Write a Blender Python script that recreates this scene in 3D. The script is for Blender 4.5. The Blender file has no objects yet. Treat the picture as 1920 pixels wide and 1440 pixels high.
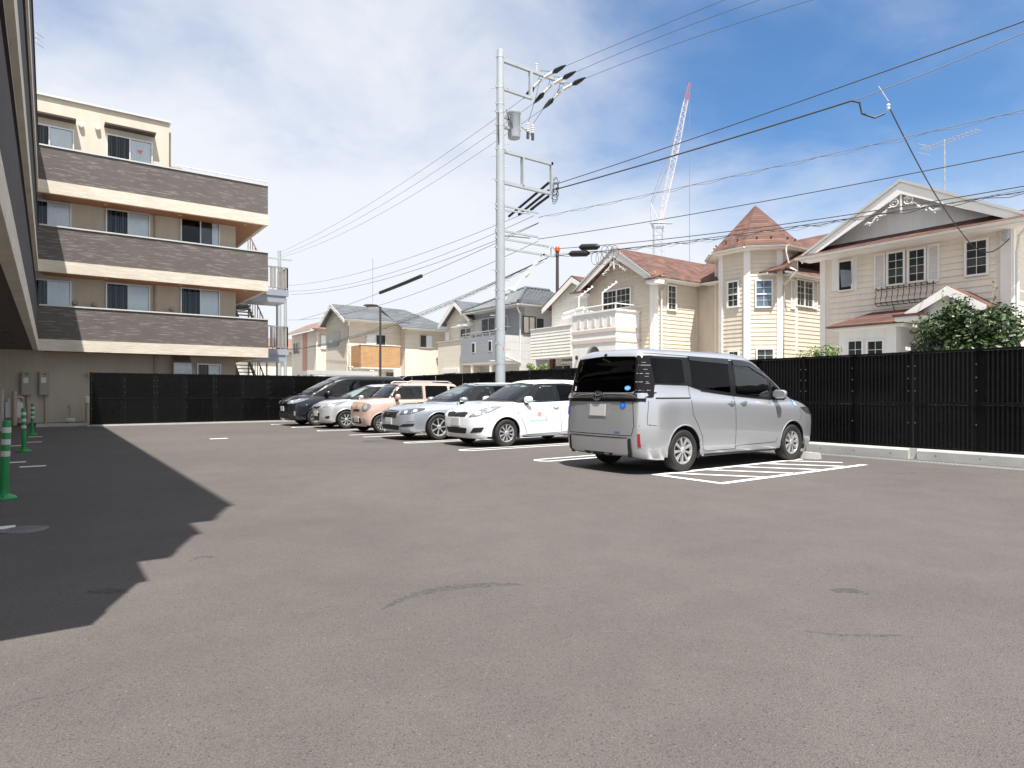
import bpy, bmesh, math, random
from mathutils import Vector, Matrix, geometry
from mathutils.bvhtree import BVHTree
random.seed(7)
sc = bpy.context.scene
C = sc.collection
V = Vector
R = math.radians
PI = math.pi

# ------------------------------------------------------------------ camera, sky, sun, exposure
YAW = 0.6272            # camera heading, clockwise from +Y (the long side of the car park)
FPX, HOR, CAMH = 1213.5, 738.0, 1.157
cd = bpy.data.cameras.new('camera'); cam = bpy.data.objects.new('camera', cd); C.objects.link(cam)
cam.location = (0, 0, CAMH); cam.rotation_euler = (R(90), 0, -YAW)
cd.sensor_width = 36; cd.lens = 36*FPX/1920; cd.shift_y = (HOR-720)/1920
cd.clip_start = .05; cd.clip_end = 3000
sc.camera = cam
SUNV = V((.186, .44, -1)).normalized()
ELEV = math.asin(-SUNV.z); AZ = math.atan2(-SUNV.x, -SUNV.y)
sd = bpy.data.lights.new('sun', 'SUN'); sd.energy = 5.0; sd.angle = R(.53); sd.color = (1, .955, .89)
so = bpy.data.objects.new('sun', sd); C.objects.link(so)
so.rotation_euler = SUNV.to_track_quat('-Z', 'Y').to_euler(); so.location = (0, 0, 40)
sc.view_settings.view_transform = 'Standard'; sc.view_settings.look = 'None'
sc.view_settings.gamma = 1; sc.view_settings.exposure = 0.80; sc.view_settings.use_curve_mapping = False
w = bpy.data.worlds.new('World'); sc.world = w; w.use_nodes = True
nt = w.node_tree; nt.nodes.clear(); N = nt.nodes.new; L = nt.links.new
wo = N('ShaderNodeOutputWorld'); sky = N('ShaderNodeTexSky'); sky.sky_type = 'NISHITA'; sky.sun_disc = False
sky.sun_elevation = ELEV; sky.sun_rotation = AZ % (2*PI); sky.air_density = 1.0; sky.dust_density = .15; sky.ozone_density = 3.5
b1 = N('ShaderNodeBackground'); b1.inputs[1].default_value = .097; hs = N('ShaderNodeHueSaturation'); hs.inputs['Saturation'].default_value = 1.28; L(sky.outputs[0], hs.inputs['Color']); L(hs.outputs[0], b1.inputs[0])
b2 = N('ShaderNodeBackground'); b2.inputs[0].default_value = (.925, .95, 1, 1); b2.inputs[1].default_value = .57
tc = N('ShaderNodeTexCoord'); sx = N('ShaderNodeSeparateXYZ'); L(tc.outputs['Generated'], sx.inputs[0])
def math_node(tree, op, a, b=None, clamp=False):
    n = tree.nodes.new('ShaderNodeMath'); n.operation = op; n.use_clamp = clamp
    for i, q in enumerate((a, b)):
        if q is None: continue
        if isinstance(q, (int, float)): n.inputs[i].default_value = q
        else: tree.links.new(q, n.inputs[i])
    return n.outputs[0]
zz = math_node(nt, 'ADD', math_node(nt, 'MAXIMUM', sx.outputs[2], 0.0), .22)
cx = math_node(nt, 'DIVIDE', sx.outputs[0], zz); cy = math_node(nt, 'DIVIDE', sx.outputs[1], zz)
cb = N('ShaderNodeCombineXYZ'); L(cx, cb.inputs[0]); L(cy, cb.inputs[1])
CLOUD_OFF = (15.1, 3.4, 0)
def cloud_noise(scale, detail, rough, off, dist=0):
    mp = N('ShaderNodeMapping'); mp.inputs['Location'].default_value = off; L(cb.outputs[0], mp.inputs[0])
    n = N('ShaderNodeTexNoise'); n.inputs['Scale'].default_value = scale; n.inputs['Detail'].default_value = detail
    n.inputs['Roughness'].default_value = rough; n.inputs['Distortion'].default_value = dist; L(mp.outputs[0], n.inputs[0]); return n.outputs[0]
big = cloud_noise(.42, 2.5, .5, CLOUD_OFF, .2)
veil = cloud_noise(1.1, 6, .55, (5.3, 2.2, 0), .5)
fine = cloud_noise(3.4, 9, .58, (1.3, 7.2, 0), .3)
mixn = math_node(nt, 'ADD', math_node(nt, 'MULTIPLY', big, .68), math_node(nt, 'ADD', math_node(nt, 'MULTIPLY', veil, .20), math_node(nt, 'MULTIPLY', fine, .12)))
rp = N('ShaderNodeMapRange'); rp.interpolation_type = 'SMOOTHSTEP'
rp.inputs[1].default_value = .345; rp.inputs[2].default_value = .545; L(mixn, rp.inputs[0])
cov = math_node(nt, 'ADD', math_node(nt, 'MULTIPLY', rp.outputs[0], .90), .06)
haze = N('ShaderNodeMapRange'); haze.inputs[1].default_value = .36; haze.inputs[2].default_value = .02
haze.inputs[3].default_value = 0.02; haze.inputs[4].default_value = .80; L(sx.outputs[2], haze.inputs[0])
covh = math_node(nt, 'MAXIMUM', cov, haze.outputs[0])
mxs = N('ShaderNodeMixShader'); L(covh, mxs.inputs[0]); L(b1.outputs[0], mxs.inputs[1]); L(b2.outputs[0], mxs.inputs[2])
L(mxs.outputs[0], wo.inputs[0])

# ------------------------------------------------------------------ survey helpers: a sight line met with a known vertical plane
S_, C_ = math.sin(YAW), math.cos(YAW)
def on_x(px, py, X):
    t = (px-960)/FPX; d = X/(S_+t*C_); return V((X, d*(C_-t*S_), CAMH+(HOR-py)/FPX*d))
def on_y(px, py, Y):
    t = (px-960)/FPX; d = Y/(C_-t*S_); return V((d*(S_+t*C_), Y, CAMH+(HOR-py)/FPX*d))
def gnd(px, py):
    d = FPX*CAMH/(py-HOR); t = (px-960)/FPX; return V((d*(S_+t*C_), d*(C_-t*S_), 0))

# ------------------------------------------------------------------ materials
MATS = {}
def mat(name, col, rough=.6, metal=0, spec=.5, var=0, vscale=3, bump=0, bscale=40, coat=0, emit=None, col2=None, stretch=None):
    m = bpy.data.materials.new(name); m.use_nodes = True; t = m.node_tree; p = t.nodes['Principled BSDF']
    c = (*col, 1); p.inputs['Base Color'].default_value = c; p.inputs['Roughness'].default_value = rough
    p.inputs['Metallic'].default_value = metal; p.inputs['Specular IOR Level'].default_value = spec
    if coat: p.inputs['Coat Weight'].default_value = coat; p.inputs['Coat Roughness'].default_value = .04
    if var or bump:
        o = t.nodes.new('ShaderNodeTexCoord').outputs['Object']
        if stretch:
            mp = t.nodes.new('ShaderNodeMapping'); mp.inputs['Scale'].default_value = stretch; t.links.new(o, mp.inputs[0]); o = mp.outputs[0]
    if var:
        n = t.nodes.new('ShaderNodeTexNoise'); n.inputs['Scale'].default_value = vscale; n.inputs['Detail'].default_value = 6; n.inputs['Roughness'].default_value = .62
        t.links.new(o, n.inputs[0])
        r = t.nodes.new('ShaderNodeValToRGB'); a = col2 or tuple(min(1, x*(1+var)) for x in col)
        r.color_ramp.elements[0].position = .3; r.color_ramp.elements[1].position = .7
        r.color_ramp.elements[0].color = (*[x*(1-var) for x in col], 1); r.color_ramp.elements[1].color = (*a, 1)
        t.links.new(n.outputs[0], r.inputs[0]); t.links.new(r.outputs[0], p.inputs['Base Color'])
    if bump:
        n = t.nodes.new('ShaderNodeTexNoise'); n.inputs['Scale'].default_value = bscale; n.inputs['Detail'].default_value = 4; t.links.new(o, n.inputs[0])
        b = t.nodes.new('ShaderNodeBump'); b.inputs['Strength'].default_value = bump; b.inputs['Distance'].default_value = .01
        t.links.new(n.outputs[0], b.inputs['Height']); t.links.new(b.outputs[0], p.inputs['Normal'])
    if emit: p.inputs['Emission Color'].default_value = (*emit[0], 1); p.inputs['Emission Strength'].default_value = emit[1]
    MATS[name] = m; return m
def course_mat(name, c1, c2, cm, width, height, mortar, rough=.7, bump=.6, offset=.5, mix_noise=.0, bias=0, jitter=None):
    """courses of tile, stone strip or shingle laid on upright or sloping faces: brick pattern over (x+y, z)"""
    m = bpy.data.materials.new(name); m.use_nodes = True; t = m.node_tree; p = t.nodes['Principled BSDF']; p.inputs['Roughness'].default_value = rough
    o = t.nodes.new('ShaderNodeTexCoord').outputs['Object']; s = t.nodes.new('ShaderNodeSeparateXYZ'); t.links.new(o, s.inputs[0])
    c = t.nodes.new('ShaderNodeCombineXYZ'); t.links.new(math_node(t, 'ADD', s.outputs[0], s.outputs[1]), c.inputs[0]); t.links.new(s.outputs[2], c.inputs[1])
    b = t.nodes.new('ShaderNodeTexBrick'); t.links.new(c.outputs[0], b.inputs[0]); b.offset = offset
    b.inputs['Color1'].default_value = (*c1, 1); b.inputs['Color2'].default_value = (*c2, 1); b.inputs['Mortar'].default_value = (*cm, 1)
    b.inputs['Scale'].default_value = 1; b.inputs['Brick Width'].default_value = width; b.inputs['Row Height'].default_value = height
    b.inputs['Mortar Size'].default_value = mortar; b.inputs['Bias'].default_value = bias; b.inputs['Mortar Smooth'].default_value = .3
    n = t.nodes.new('ShaderNodeTexNoise'); n.inputs['Scale'].default_value = 2.2; n.inputs['Detail'].default_value = 7; t.links.new(o, n.inputs[0])
    mx = t.nodes.new('ShaderNodeMix'); mx.data_type = 'RGBA'; mx.blend_type = 'MULTIPLY'; mx.inputs[0].default_value = mix_noise
    r = t.nodes.new('ShaderNodeMapRange'); r.inputs[1].default_value = .3; r.inputs[2].default_value = .7; r.inputs[3].default_value = .55; r.inputs[4].default_value = 1.15; t.links.new(n.outputs[0], r.inputs[0])
    t.links.new(b.outputs[0], mx.inputs[6]); t.links.new(r.outputs[0], mx.inputs[7]); t.links.new(mx.outputs[2], p.inputs['Base Color'])
    bp = t.nodes.new('ShaderNodeBump'); bp.inputs['Strength'].default_value = bump; bp.inputs['Distance'].default_value = .02
    inv = math_node(t, 'SUBTRACT', 1.0, b.outputs['Fac']); t.links.new(inv, bp.inputs['Height']); t.links.new(bp.outputs[0], p.inputs['Normal'])
    MATS[name] = m; return m
def glass_mat(name, tint, rough=.02, refl=1.0, ior=1.52):
    m = bpy.data.materials.new(name); m.use_nodes = True; t = m.node_tree; t.nodes.clear()
    o = t.nodes.new('ShaderNodeOutputMaterial'); tr = t.nodes.new('ShaderNodeBsdfTransparent'); tr.inputs[0].default_value = (*tint, 1)
    g = t.nodes.new('ShaderNodeBsdfGlossy'); g.inputs['Roughness'].default_value = rough; g.inputs[0].default_value = (refl, refl, refl, 1)
    f = t.nodes.new('ShaderNodeFresnel'); f.inputs[0].default_value = ior
    mx = t.nodes.new('ShaderNodeMixShader'); t.links.new(f.outputs[0], mx.inputs[0]); t.links.new(tr.outputs[0], mx.inputs[1]); t.links.new(g.outputs[0], mx.inputs[2])
    t.links.new(mx.outputs[0], o.inputs[0]); MATS[name] = m; return m

def asphalt():
    m = bpy.data.materials.new('asphalt'); m.use_nodes = True; t = m.node_tree; p = t.nodes['Principled BSDF']; p.inputs['Roughness'].default_value = .86
    p.inputs['Specular IOR Level'].default_value = .32
    o = t.nodes.new('ShaderNodeTexCoord').outputs['Object']
    def nz(s, d=6, r=.6, dist=0, st=None):
        v = o
        if st: mp = t.nodes.new('ShaderNodeMapping'); mp.inputs['Scale'].default_value = st; mp.inputs['Rotation'].default_value = (0, 0, .5); t.links.new(o, mp.inputs[0]); v = mp.outputs[0]
        n = t.nodes.new('ShaderNodeTexNoise'); n.inputs['Scale'].default_value = s; n.inputs['Detail'].default_value = d; n.inputs['Roughness'].default_value = r; n.inputs['Distortion'].default_value = dist
        t.links.new(v, n.inputs[0]); return n.outputs[0]
    def rng(x, a, b, c, d):
        r = t.nodes.new('ShaderNodeMapRange'); r.interpolation_type = 'SMOOTHSTEP'
        for i, q in enumerate((a, b, c, d)): r.inputs[i+1].default_value = q
        t.links.new(x, r.inputs[0]); return r.outputs[0]
    big = rng(nz(.30, 5, .6, .6), .3, .72, .90, 1.07)
    mid = rng(nz(2.4, 8, .70), .28, .72, .93, 1.06)
    streak = rng(nz(.8, 6, .6, .4, (1, 3.2, 1)), .58, .76, 1.0, .91)
    area = rng(nz(.22, 3, .5, .3), .46, .60, 0.0, 1.0)                     # where the lot is most used
    stain = math_node(t, 'SUBTRACT', 1.0, math_node(t, 'MULTIPLY', rng(nz(2.1, 9, .72, 1.4, (1, 2.2, 1)), .61, .72, 0.0, .34), area))
    drip = t.nodes.new('ShaderNodeTexVoronoi'); drip.inputs['Scale'].default_value = 1.7; t.links.new(o, drip.inputs[0]); dsp = t.nodes.new('ShaderNodeSeparateColor'); t.links.new(drip.outputs['Color'], dsp.inputs[0])
    drop = math_node(t, 'SUBTRACT', 1.0, math_node(t, 'MULTIPLY', math_node(t, 'GREATER_THAN', dsp.outputs[1], .80), rng(math_node(t, 'ADD', drip.outputs['Distance'], math_node(t, 'MULTIPLY', nz(14, 4), .12)), .07, .14, .32, 0.0)))
    vo = t.nodes.new('ShaderNodeTexVoronoi'); vo.inputs['Scale'].default_value = 165; t.links.new(o, vo.inputs[0])
    grain = rng(vo.outputs['Distance'], .05, .75, 1.22, .74)
    pit = t.nodes.new('ShaderNodeTexVoronoi'); pit.inputs['Scale'].default_value = 52; t.links.new(o, pit.inputs[0]); psp = t.nodes.new('ShaderNodeSeparateColor'); t.links.new(pit.outputs['Color'], psp.inputs[0])
    pits = math_node(t, 'SUBTRACT', 1.0, math_node(t, 'MULTIPLY', math_node(t, 'GREATER_THAN', psp.outputs[2], .86), rng(pit.outputs['Distance'], .10, .34, .42, 0.0)))
    grain = math_node(t, 'MULTIPLY', math_node(t, 'MULTIPLY', grain, pits), drop)
    v2 = t.nodes.new('ShaderNodeTexVoronoi'); v2.inputs['Scale'].default_value = 62; t.links.new(o, v2.inputs[0])
    sp = t.nodes.new('ShaderNodeSeparateColor'); t.links.new(v2.outputs['Color'], sp.inputs[0])
    chip = math_node(t, 'MULTIPLY', math_node(t, 'GREATER_THAN', sp.outputs[0], .955), rng(v2.outputs['Distance'], .12, .3, .75, 0.0))
    val = math_node(t, 'MULTIPLY', math_node(t, 'MULTIPLY', big, mid), math_node(t, 'MULTIPLY', streak, math_node(t, 'MULTIPLY', stain, grain)))
    val = math_node(t, 'ADD', val, chip)
    mx = t.nodes.new('ShaderNodeMix'); mx.data_type = 'RGBA'; mx.blend_type = 'MULTIPLY'; mx.inputs[0].default_value = 1
    mx.inputs[6].default_value = (.122, .109, .102, 1); t.links.new(val, mx.inputs[7]); t.links.new(mx.outputs[2], p.inputs['Base Color'])
    b = t.nodes.new('ShaderNodeBump'); b.inputs['Strength'].default_value = .55; b.inputs['Distance'].default_value = .006
    hh = math_node(t, 'ADD', math_node(t, 'MULTIPLY', vo.outputs['Distance'], -1.0), math_node(t, 'MULTIPLY', nz(24, 4), .8))
    t.links.new(hh, b.inputs['Height']); t.links.new(b.outputs[0], p.inputs['Normal']); MATS['asphalt'] = m
asphalt()
mat('earth', (.33, .315, .29), .95, var=.35, vscale=1.5, bump=.4, bscale=20)
def worn_paint(name, col):
    m = mat(name, col, .7, var=.06, vscale=6); t = m.node_tree; p = t.nodes['Principled BSDF']
    o = t.nodes.new('ShaderNodeTexCoord').outputs['Object']; n = t.nodes.new('ShaderNodeTexNoise'); n.inputs['Scale'].default_value = 22; n.inputs['Detail'].default_value = 8; n.inputs['Roughness'].default_value = .7
    t.links.new(o, n.inputs[0]); r = t.nodes.new('ShaderNodeMapRange'); r.inputs[1].default_value = .60; r.inputs[2].default_value = .70; r.inputs[3].default_value = 1; r.inputs[4].default_value = .55; t.links.new(n.outputs[0], r.inputs[0])
    src = p.inputs['Base Color'].links[0].from_socket; mx = t.nodes.new('ShaderNodeMix'); mx.data_type = 'RGBA'; mx.blend_type = 'MULTIPLY'; mx.inputs[0].default_value = 1
    t.links.new(src, mx.inputs[6]); t.links.new(r.outputs[0], mx.inputs[7]); t.links.new(mx.outputs[2], p.inputs['Base Color'])
worn_paint('line_white', (.78, .78, .76))
def rubbed(name, col, th):
    m = mat(name, col, .8, var=.2, vscale=9); t = m.node_tree; p = t.nodes['Principled BSDF']; out = [n for n in t.nodes if n.type == 'OUTPUT_MATERIAL'][0]
    o = t.nodes.new('ShaderNodeTexCoord').outputs['Object']; n = t.nodes.new('ShaderNodeTexNoise'); n.inputs['Scale'].default_value = 26; n.inputs['Detail'].default_value = 6; n.inputs['Roughness'].default_value = .7; t.links.new(o, n.inputs[0])
    r = t.nodes.new('ShaderNodeMapRange'); r.inputs[1].default_value = th; r.inputs[2].default_value = th+.14; r.inputs[3].default_value = 0; r.inputs[4].default_value = .55; t.links.new(n.outputs[0], r.inputs[0])
    tr = t.nodes.new('ShaderNodeBsdfTransparent'); mx = t.nodes.new('ShaderNodeMixShader'); t.links.new(r.outputs[0], mx.inputs[0]); t.links.new(tr.outputs[0], mx.inputs[1]); t.links.new(p.outputs[0], mx.inputs[2]); t.links.new(mx.outputs[0], out.inputs[0])
rubbed('scuff', (.080, .078, .080), .44); rubbed('scuff_pale', (.24, .225, .22), .46)
mat('concrete', (.42, .42, .40), .85, var=.16, vscale=2.5, bump=.35, bscale=60)
mat('cover_iron', (.20, .20, .205), .6, metal=.2, var=.2)
mat('concrete_dark', (.10, .10, .10), .9, var=.3, vscale=3)
mat('galv', (.50, .53, .55), .45, metal=.55, var=.12, vscale=6)
mat('pole_grey', (.36, .395, .42), .55, var=.08, vscale=2)
mat('steel_lattice', (.46, .50, .55), .6, var=.1)  # crane steel in sky-like grey, distance haze put into the colour
mat('black_steel', (.004, .004, .0042), .38, spec=.2)
mat('black_sheet', (.0045, .0045, .0048), .24, spec=.18, var=.25, vscale=4)
def sheet_variation():
    t = MATS['black_sheet'].node_tree; p = t.nodes['Principled BSDF']; oi = t.nodes.new('ShaderNodeObjectInfo')
    o = t.nodes.new('ShaderNodeTexCoord').outputs['Object']; n = t.nodes.new('ShaderNodeTexNoise'); n.inputs['Scale'].default_value = 5; n.inputs['Detail'].default_value = 7; t.links.new(o, n.inputs[0])
    a = math_node(t, 'ADD', math_node(t, 'MULTIPLY', oi.outputs['Random'], .16), math_node(t, 'MULTIPLY', n.outputs[0], .22)); t.links.new(math_node(t, 'ADD', a, .06), p.inputs['Roughness'])
    t.links.new(math_node(t, 'ADD', math_node(t, 'MULTIPLY', oi.outputs['Random'], .10), .13), p.inputs['Specular IOR Level'])
sheet_variation()
mat('bolt', (.20, .20, .21), .45, metal=.6)
mat('wall_beige', (.57, .52, .43), .82, var=.06, vscale=1.6, stretch=(2.2, 2.2, .3))
def strip_mat(name, base, light, dark, th):
    """split-face strip cladding: thin courses with pale broken edges"""
    m = bpy.data.materials.new(name); m.use_nodes = True; t = m.node_tree; p = t.nodes['Principled BSDF']; p.inputs['Roughness'].default_value = .8
    o = t.nodes.new('ShaderNodeTexCoord').outputs['Object']; s = t.nodes.new('ShaderNodeSeparateXYZ'); t.links.new(o, s.inputs[0])
    u = math_node(t, 'ADD', s.outputs[0], s.outputs[1]); row = math_node(t, 'FLOOR', math_node(t, 'MULTIPLY', s.outputs[2], 22.0)); fr = math_node(t, 'FRACT', math_node(t, 'MULTIPLY', s.outputs[2], 22.0))
    c = t.nodes.new('ShaderNodeCombineXYZ'); t.links.new(math_node(t, 'ADD', math_node(t, 'MULTIPLY', u, 1.9), math_node(t, 'MULTIPLY', row, 7.31)), c.inputs[0]); t.links.new(math_node(t, 'MULTIPLY', row, 3.7), c.inputs[1])
    n = t.nodes.new('ShaderNodeTexNoise'); n.inputs['Scale'].default_value = 1.0; n.inputs['Detail'].default_value = 3; t.links.new(c.outputs[0], n.inputs[0])
    n2 = t.nodes.new('ShaderNodeTexNoise'); n2.inputs['Scale'].default_value = 1.1; n2.inputs['Detail'].default_value = 5; t.links.new(o, n2.inputs[0])
    def rng(x, a, b, c_, d): r = t.nodes.new('ShaderNodeMapRange'); [setattr(r.inputs[i+1], 'default_value', q) for i, q in enumerate((a, b, c_, d))]; t.links.new(x, r.inputs[0]); return r.outputs[0]
    edge = math_node(t, 'MULTIPLY', rng(n.outputs[0], th, th+.10, 0, 1), rng(fr, .62, .72, 0, 1))
    tone = rng(n2.outputs[0], .3, .7, .93, 1.06); alt = rng(n.outputs[0], .25, .75, .88, 1.10)
    r = t.nodes.new('ShaderNodeMix'); r.data_type = 'RGBA'; r.inputs[6].default_value = (*base, 1); r.inputs[7].default_value = (*light, 1); t.links.new(edge, r.inputs[0])
    mx = t.nodes.new('ShaderNodeMix'); mx.data_type = 'RGBA'; mx.blend_type = 'MULTIPLY'; mx.inputs[0].default_value = 1; t.links.new(r.outputs[2], mx.inputs[6]); t.links.new(math_node(t, 'MULTIPLY', tone, alt), mx.inputs[7]); t.links.new(mx.outputs[2], p.inputs['Base Color'])
    bp = t.nodes.new('ShaderNodeBump'); bp.inputs['Strength'].default_value = .6; bp.inputs['Distance'].default_value = .02; t.links.new(math_node(t, 'ADD', math_node(t, 'MULTIPLY', fr, .5), n.outputs[0]), bp.inputs['Height']); t.links.new(bp.outputs[0], p.inputs['Normal']); MATS[name] = m
strip_mat('strip_brown', (.148, .128, .121), (.33, .305, .29), None, .53)
strip_mat('strip_brown_shaded', (.078, .072, .072), (.12, .11, .11), None, .60)  # darker, plainer copy of the brown strip: the wing's shade put into colour
strip_mat('strip_cream', (.74, .67, .56), (.82, .77, .68), None, .52)
mat('soffit_wood', (.40, .19, .085), .6, var=.14, vscale=2, stretch=(1, 9, 1))
mat('soffit_wood_shaded', (.075, .048, .036), .6, var=.14, vscale=2)  # soffit wood darkened: deep shade under the wing painted into its colour
mat('coping', (.62, .62, .60), .4, metal=.3, var=.05)
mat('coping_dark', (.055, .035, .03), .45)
mat('alu', (.66, .67, .66), .35, metal=.35)
glass_mat('screen', (.34, .37, .39), refl=.7)
mat('curtain', (.90, .93, .96), .9, var=.05)
mat('room_dark', (.015, .016, .018), .9)
glass_mat('pane', (.95, .97, .98))
mat('pane_dark', (.040, .050, .050), .04, spec=.7, var=.5, vscale=1.4)  # lightened, mottled tone stands in for varied reflections in the glass
mat('pane_sky', (.10, .15, .22), .03, spec=.9, var=.45, vscale=1.2)
mat('siding_cream', (.655, .585, .49), .62, var=.07, vscale=1.6, stretch=(2.5, 2.5, .5))
mat('siding_pale', (.81, .74, .64), .62, var=.06, vscale=1.6, stretch=(2.5, 2.5, .5))
mat('siding_white', (.80, .78, .73), .62, var=.06, vscale=1.6, stretch=(2.5, 2.5, .5))
mat('trim_white', (.84, .82, .79), .55, var=.03, vscale=2)
mat('stucco_white', (.85, .845, .83), .85, var=.06, vscale=1.6, stretch=(2.2, 2.2, .35), bump=.2, bscale=70)
mat('trim_pink', (.66, .56, .51), .8, var=.05)
mat('gutter', (.76, .75, .71), .4)
mat('fascia', (.50, .50, .48), .5)
course_mat('shingle_brown', (.175, .084, .062), (.080, .041, .034), (.06, .028, .022), .34, .115, .010, .85, .8, .43, .4)
course_mat('shingle_red', (.210, .105, .078), (.092, .050, .042), (.07, .03, .02), .3, .10, .009, .85, .8, .43, .4)
course_mat('tile_grey', (.15, .165, .18), (.105, .115, .13), (.035, .04, .045), .9, .12, .012, .55, .9, .5, .3)
course_mat('tile_red', (.33, .20, .155), (.26, .155, .12), (.12, .07, .06), .3, .12, .014, .7, .9, .5, .3)
course_mat('siding_far_cream', (.74, .69, .60), (.725, .675, .585), (.56, .52, .45), 3.0, .30, .008, .7, .5, .5, .12)
course_mat('siding_far_grey', (.56, .555, .55), (.545, .54, .535), (.40, .40, .40), 3.0, .42, .008, .7, .5, .5, .12)
course_mat('siding_far_slate', (.33, .355, .39), (.32, .345, .38), (.24, .255, .28), 3.0, .42, .008, .7, .5, .5, .12)
course_mat('brick_ochre', (.56, .34, .17), (.50, .29, .14), (.36, .22, .12), .42, .07, .006, .8, .6, .5, .2)
mat('house_pink', (.52, .30, .24), .8, var=.05)
mat('stair_grey', (.26, .245, .235), .6, var=.1)
mat('stair_pale', (.29, .32, .37), .45, metal=.1, var=.05)
mat('stair_brown', (.16, .10, .08), .6)
mat('tread', (.045, .046, .05), .8)
mat('white_plastic', (.78, .78, .76), .4)
mat('heater_box', (.40, .375, .33), .5)
mat('pipe_pink', (.52, .40, .33), .6)
mat('pipe_beige', (.48, .41, .31), .55)
mat('green_post', (.012, .25, .065), .45, spec=.5, var=.08)
mat('reflective', (.58, .58, .56), .4)
mat('crane_red', (.42, .16, .14), .6)  # muted red, carries distance haze in the colour itself
mat('crane_white', (.66, .58, .57), .6)  # pinkish white with distance haze mixed into the colour
mat('cable', (.060, .064, .068), .6)
mat('cable_grey', (.20, .21, .22), .6)
mat('sleeve_black', (.016, .018, .018), .55)
mat('insulator', (.72, .72, .70), .25)
mat('insul_green', (.10, .17, .15), .5)
mat('red_lamp', (.75, .09, .03), .35)
mat('lamp_brown', (.055, .045, .042), .5)
mat('iron_black', (.018, .017, .017), .5)
mat('bark', (.14, .10, .07), .9, var=.3, vscale=8)
def leaf_mat(name, c1, c2):
    m = bpy.data.materials.new(name); m.use_nodes = True; t = m.node_tree; p = t.nodes['Principled BSDF']; p.inputs['Roughness'].default_value = .42
    g = t.nodes.new('ShaderNodeNewGeometry'); r = t.nodes.new('ShaderNodeValToRGB'); r.color_ramp.elements[0].color = (*c1, 1); r.color_ramp.elements[1].color = (*c2, 1)
    t.links.new(g.outputs['Random Per Island'], r.inputs[0]); t.links.new(r.outputs[0], p.inputs['Base Color'])
    p.inputs['Subsurface Weight'].default_value = 0
    MATS[name] = m
leaf_mat('leaf_dark', (.014, .036, .011), (.062, .105, .028))
leaf_mat('leaf_light', (.10, .18, .04), (.26, .34, .10))
leaf_mat('leaf_young', (.20, .24, .05), (.34, .30, .09))
# car materials
def car_paint(name, col, metal=.0, rough=.35, flake=0, coat=1):
    m = mat(name, col, rough, metal=metal, coat=coat, spec=.5)
    return m
car_paint('paint_silver', (.53, .545, .57), .62, .28)
car_paint('paint_silver2', (.64, .65, .67), .55, .36)
car_paint('paint_blue_silver', (.475, .52, .57), .60, .30)
car_paint('paint_white', (.80, .83, .86), 0, .4)
car_paint('paint_pink', (.60, .425, .36), .1, .34)
car_paint('paint_black', (.009, .011, .019), .15, .3)
glass_mat('car_glass', (.66, .76, .73), refl=1.0, ior=1.6)
glass_mat('car_glass_dark', (.025, .027, .029), refl=.42)
mat('trim_black', (.010, .010, .011), .30, spec=.28)
mat('visor', (.018, .019, .024), .12, spec=.5, coat=.3)
mat('plastic_dark', (.020, .020, .021), .62)
mat('seam', (.008, .008, .009), .8)
mat('liner', (.008, .008, .008), .95)
mat('tyre', (.022, .021, .020), .82, var=.25, vscale=14)
mat('rim', (.62, .62, .62), .32, metal=.65)
mat('rim_dark', (.02, .02, .021), .6)
mat('chrome', (.80, .80, .81), .10, metal=1)
mat('lamp_clear', (.20, .22, .25), .10, spec=.8, coat=1, var=.45, vscale=22)
mat('lamp_dark', (.06, .065, .07), .10, spec=.8, coat=1, var=.6, vscale=24)
mat('lamp_lens', (.85, .87, .88), .05, metal=.6, coat=1)
mat('lamp_red', (.30, .012, .014), .15, coat=1)
mat('lamp_smoke', (.010, .008, .009), .08, spec=.28)
mat('plate', (.52, .52, .51), .5)
mat('mesh_dark', (.014, .014, .015), .55)
mat('sticker_blue', (.015, .13, .60), .5)
mat('sticker_sky', (.10, .42, .80), .5)
mat('sticker_white', (.8, .8, .8), .5)
mat('sticker_red', (.80, .16, .12), .5)
mat('sticker_green', (.16, .62, .40), .5)
mat('sticker_pink', (.80, .38, .36), .5)
mat('seat', (.10, .10, .105), .9)
mat('seat_light', (.38, .42, .40), .9)
mat('cabin', (.13, .13, .135), .9)

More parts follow.
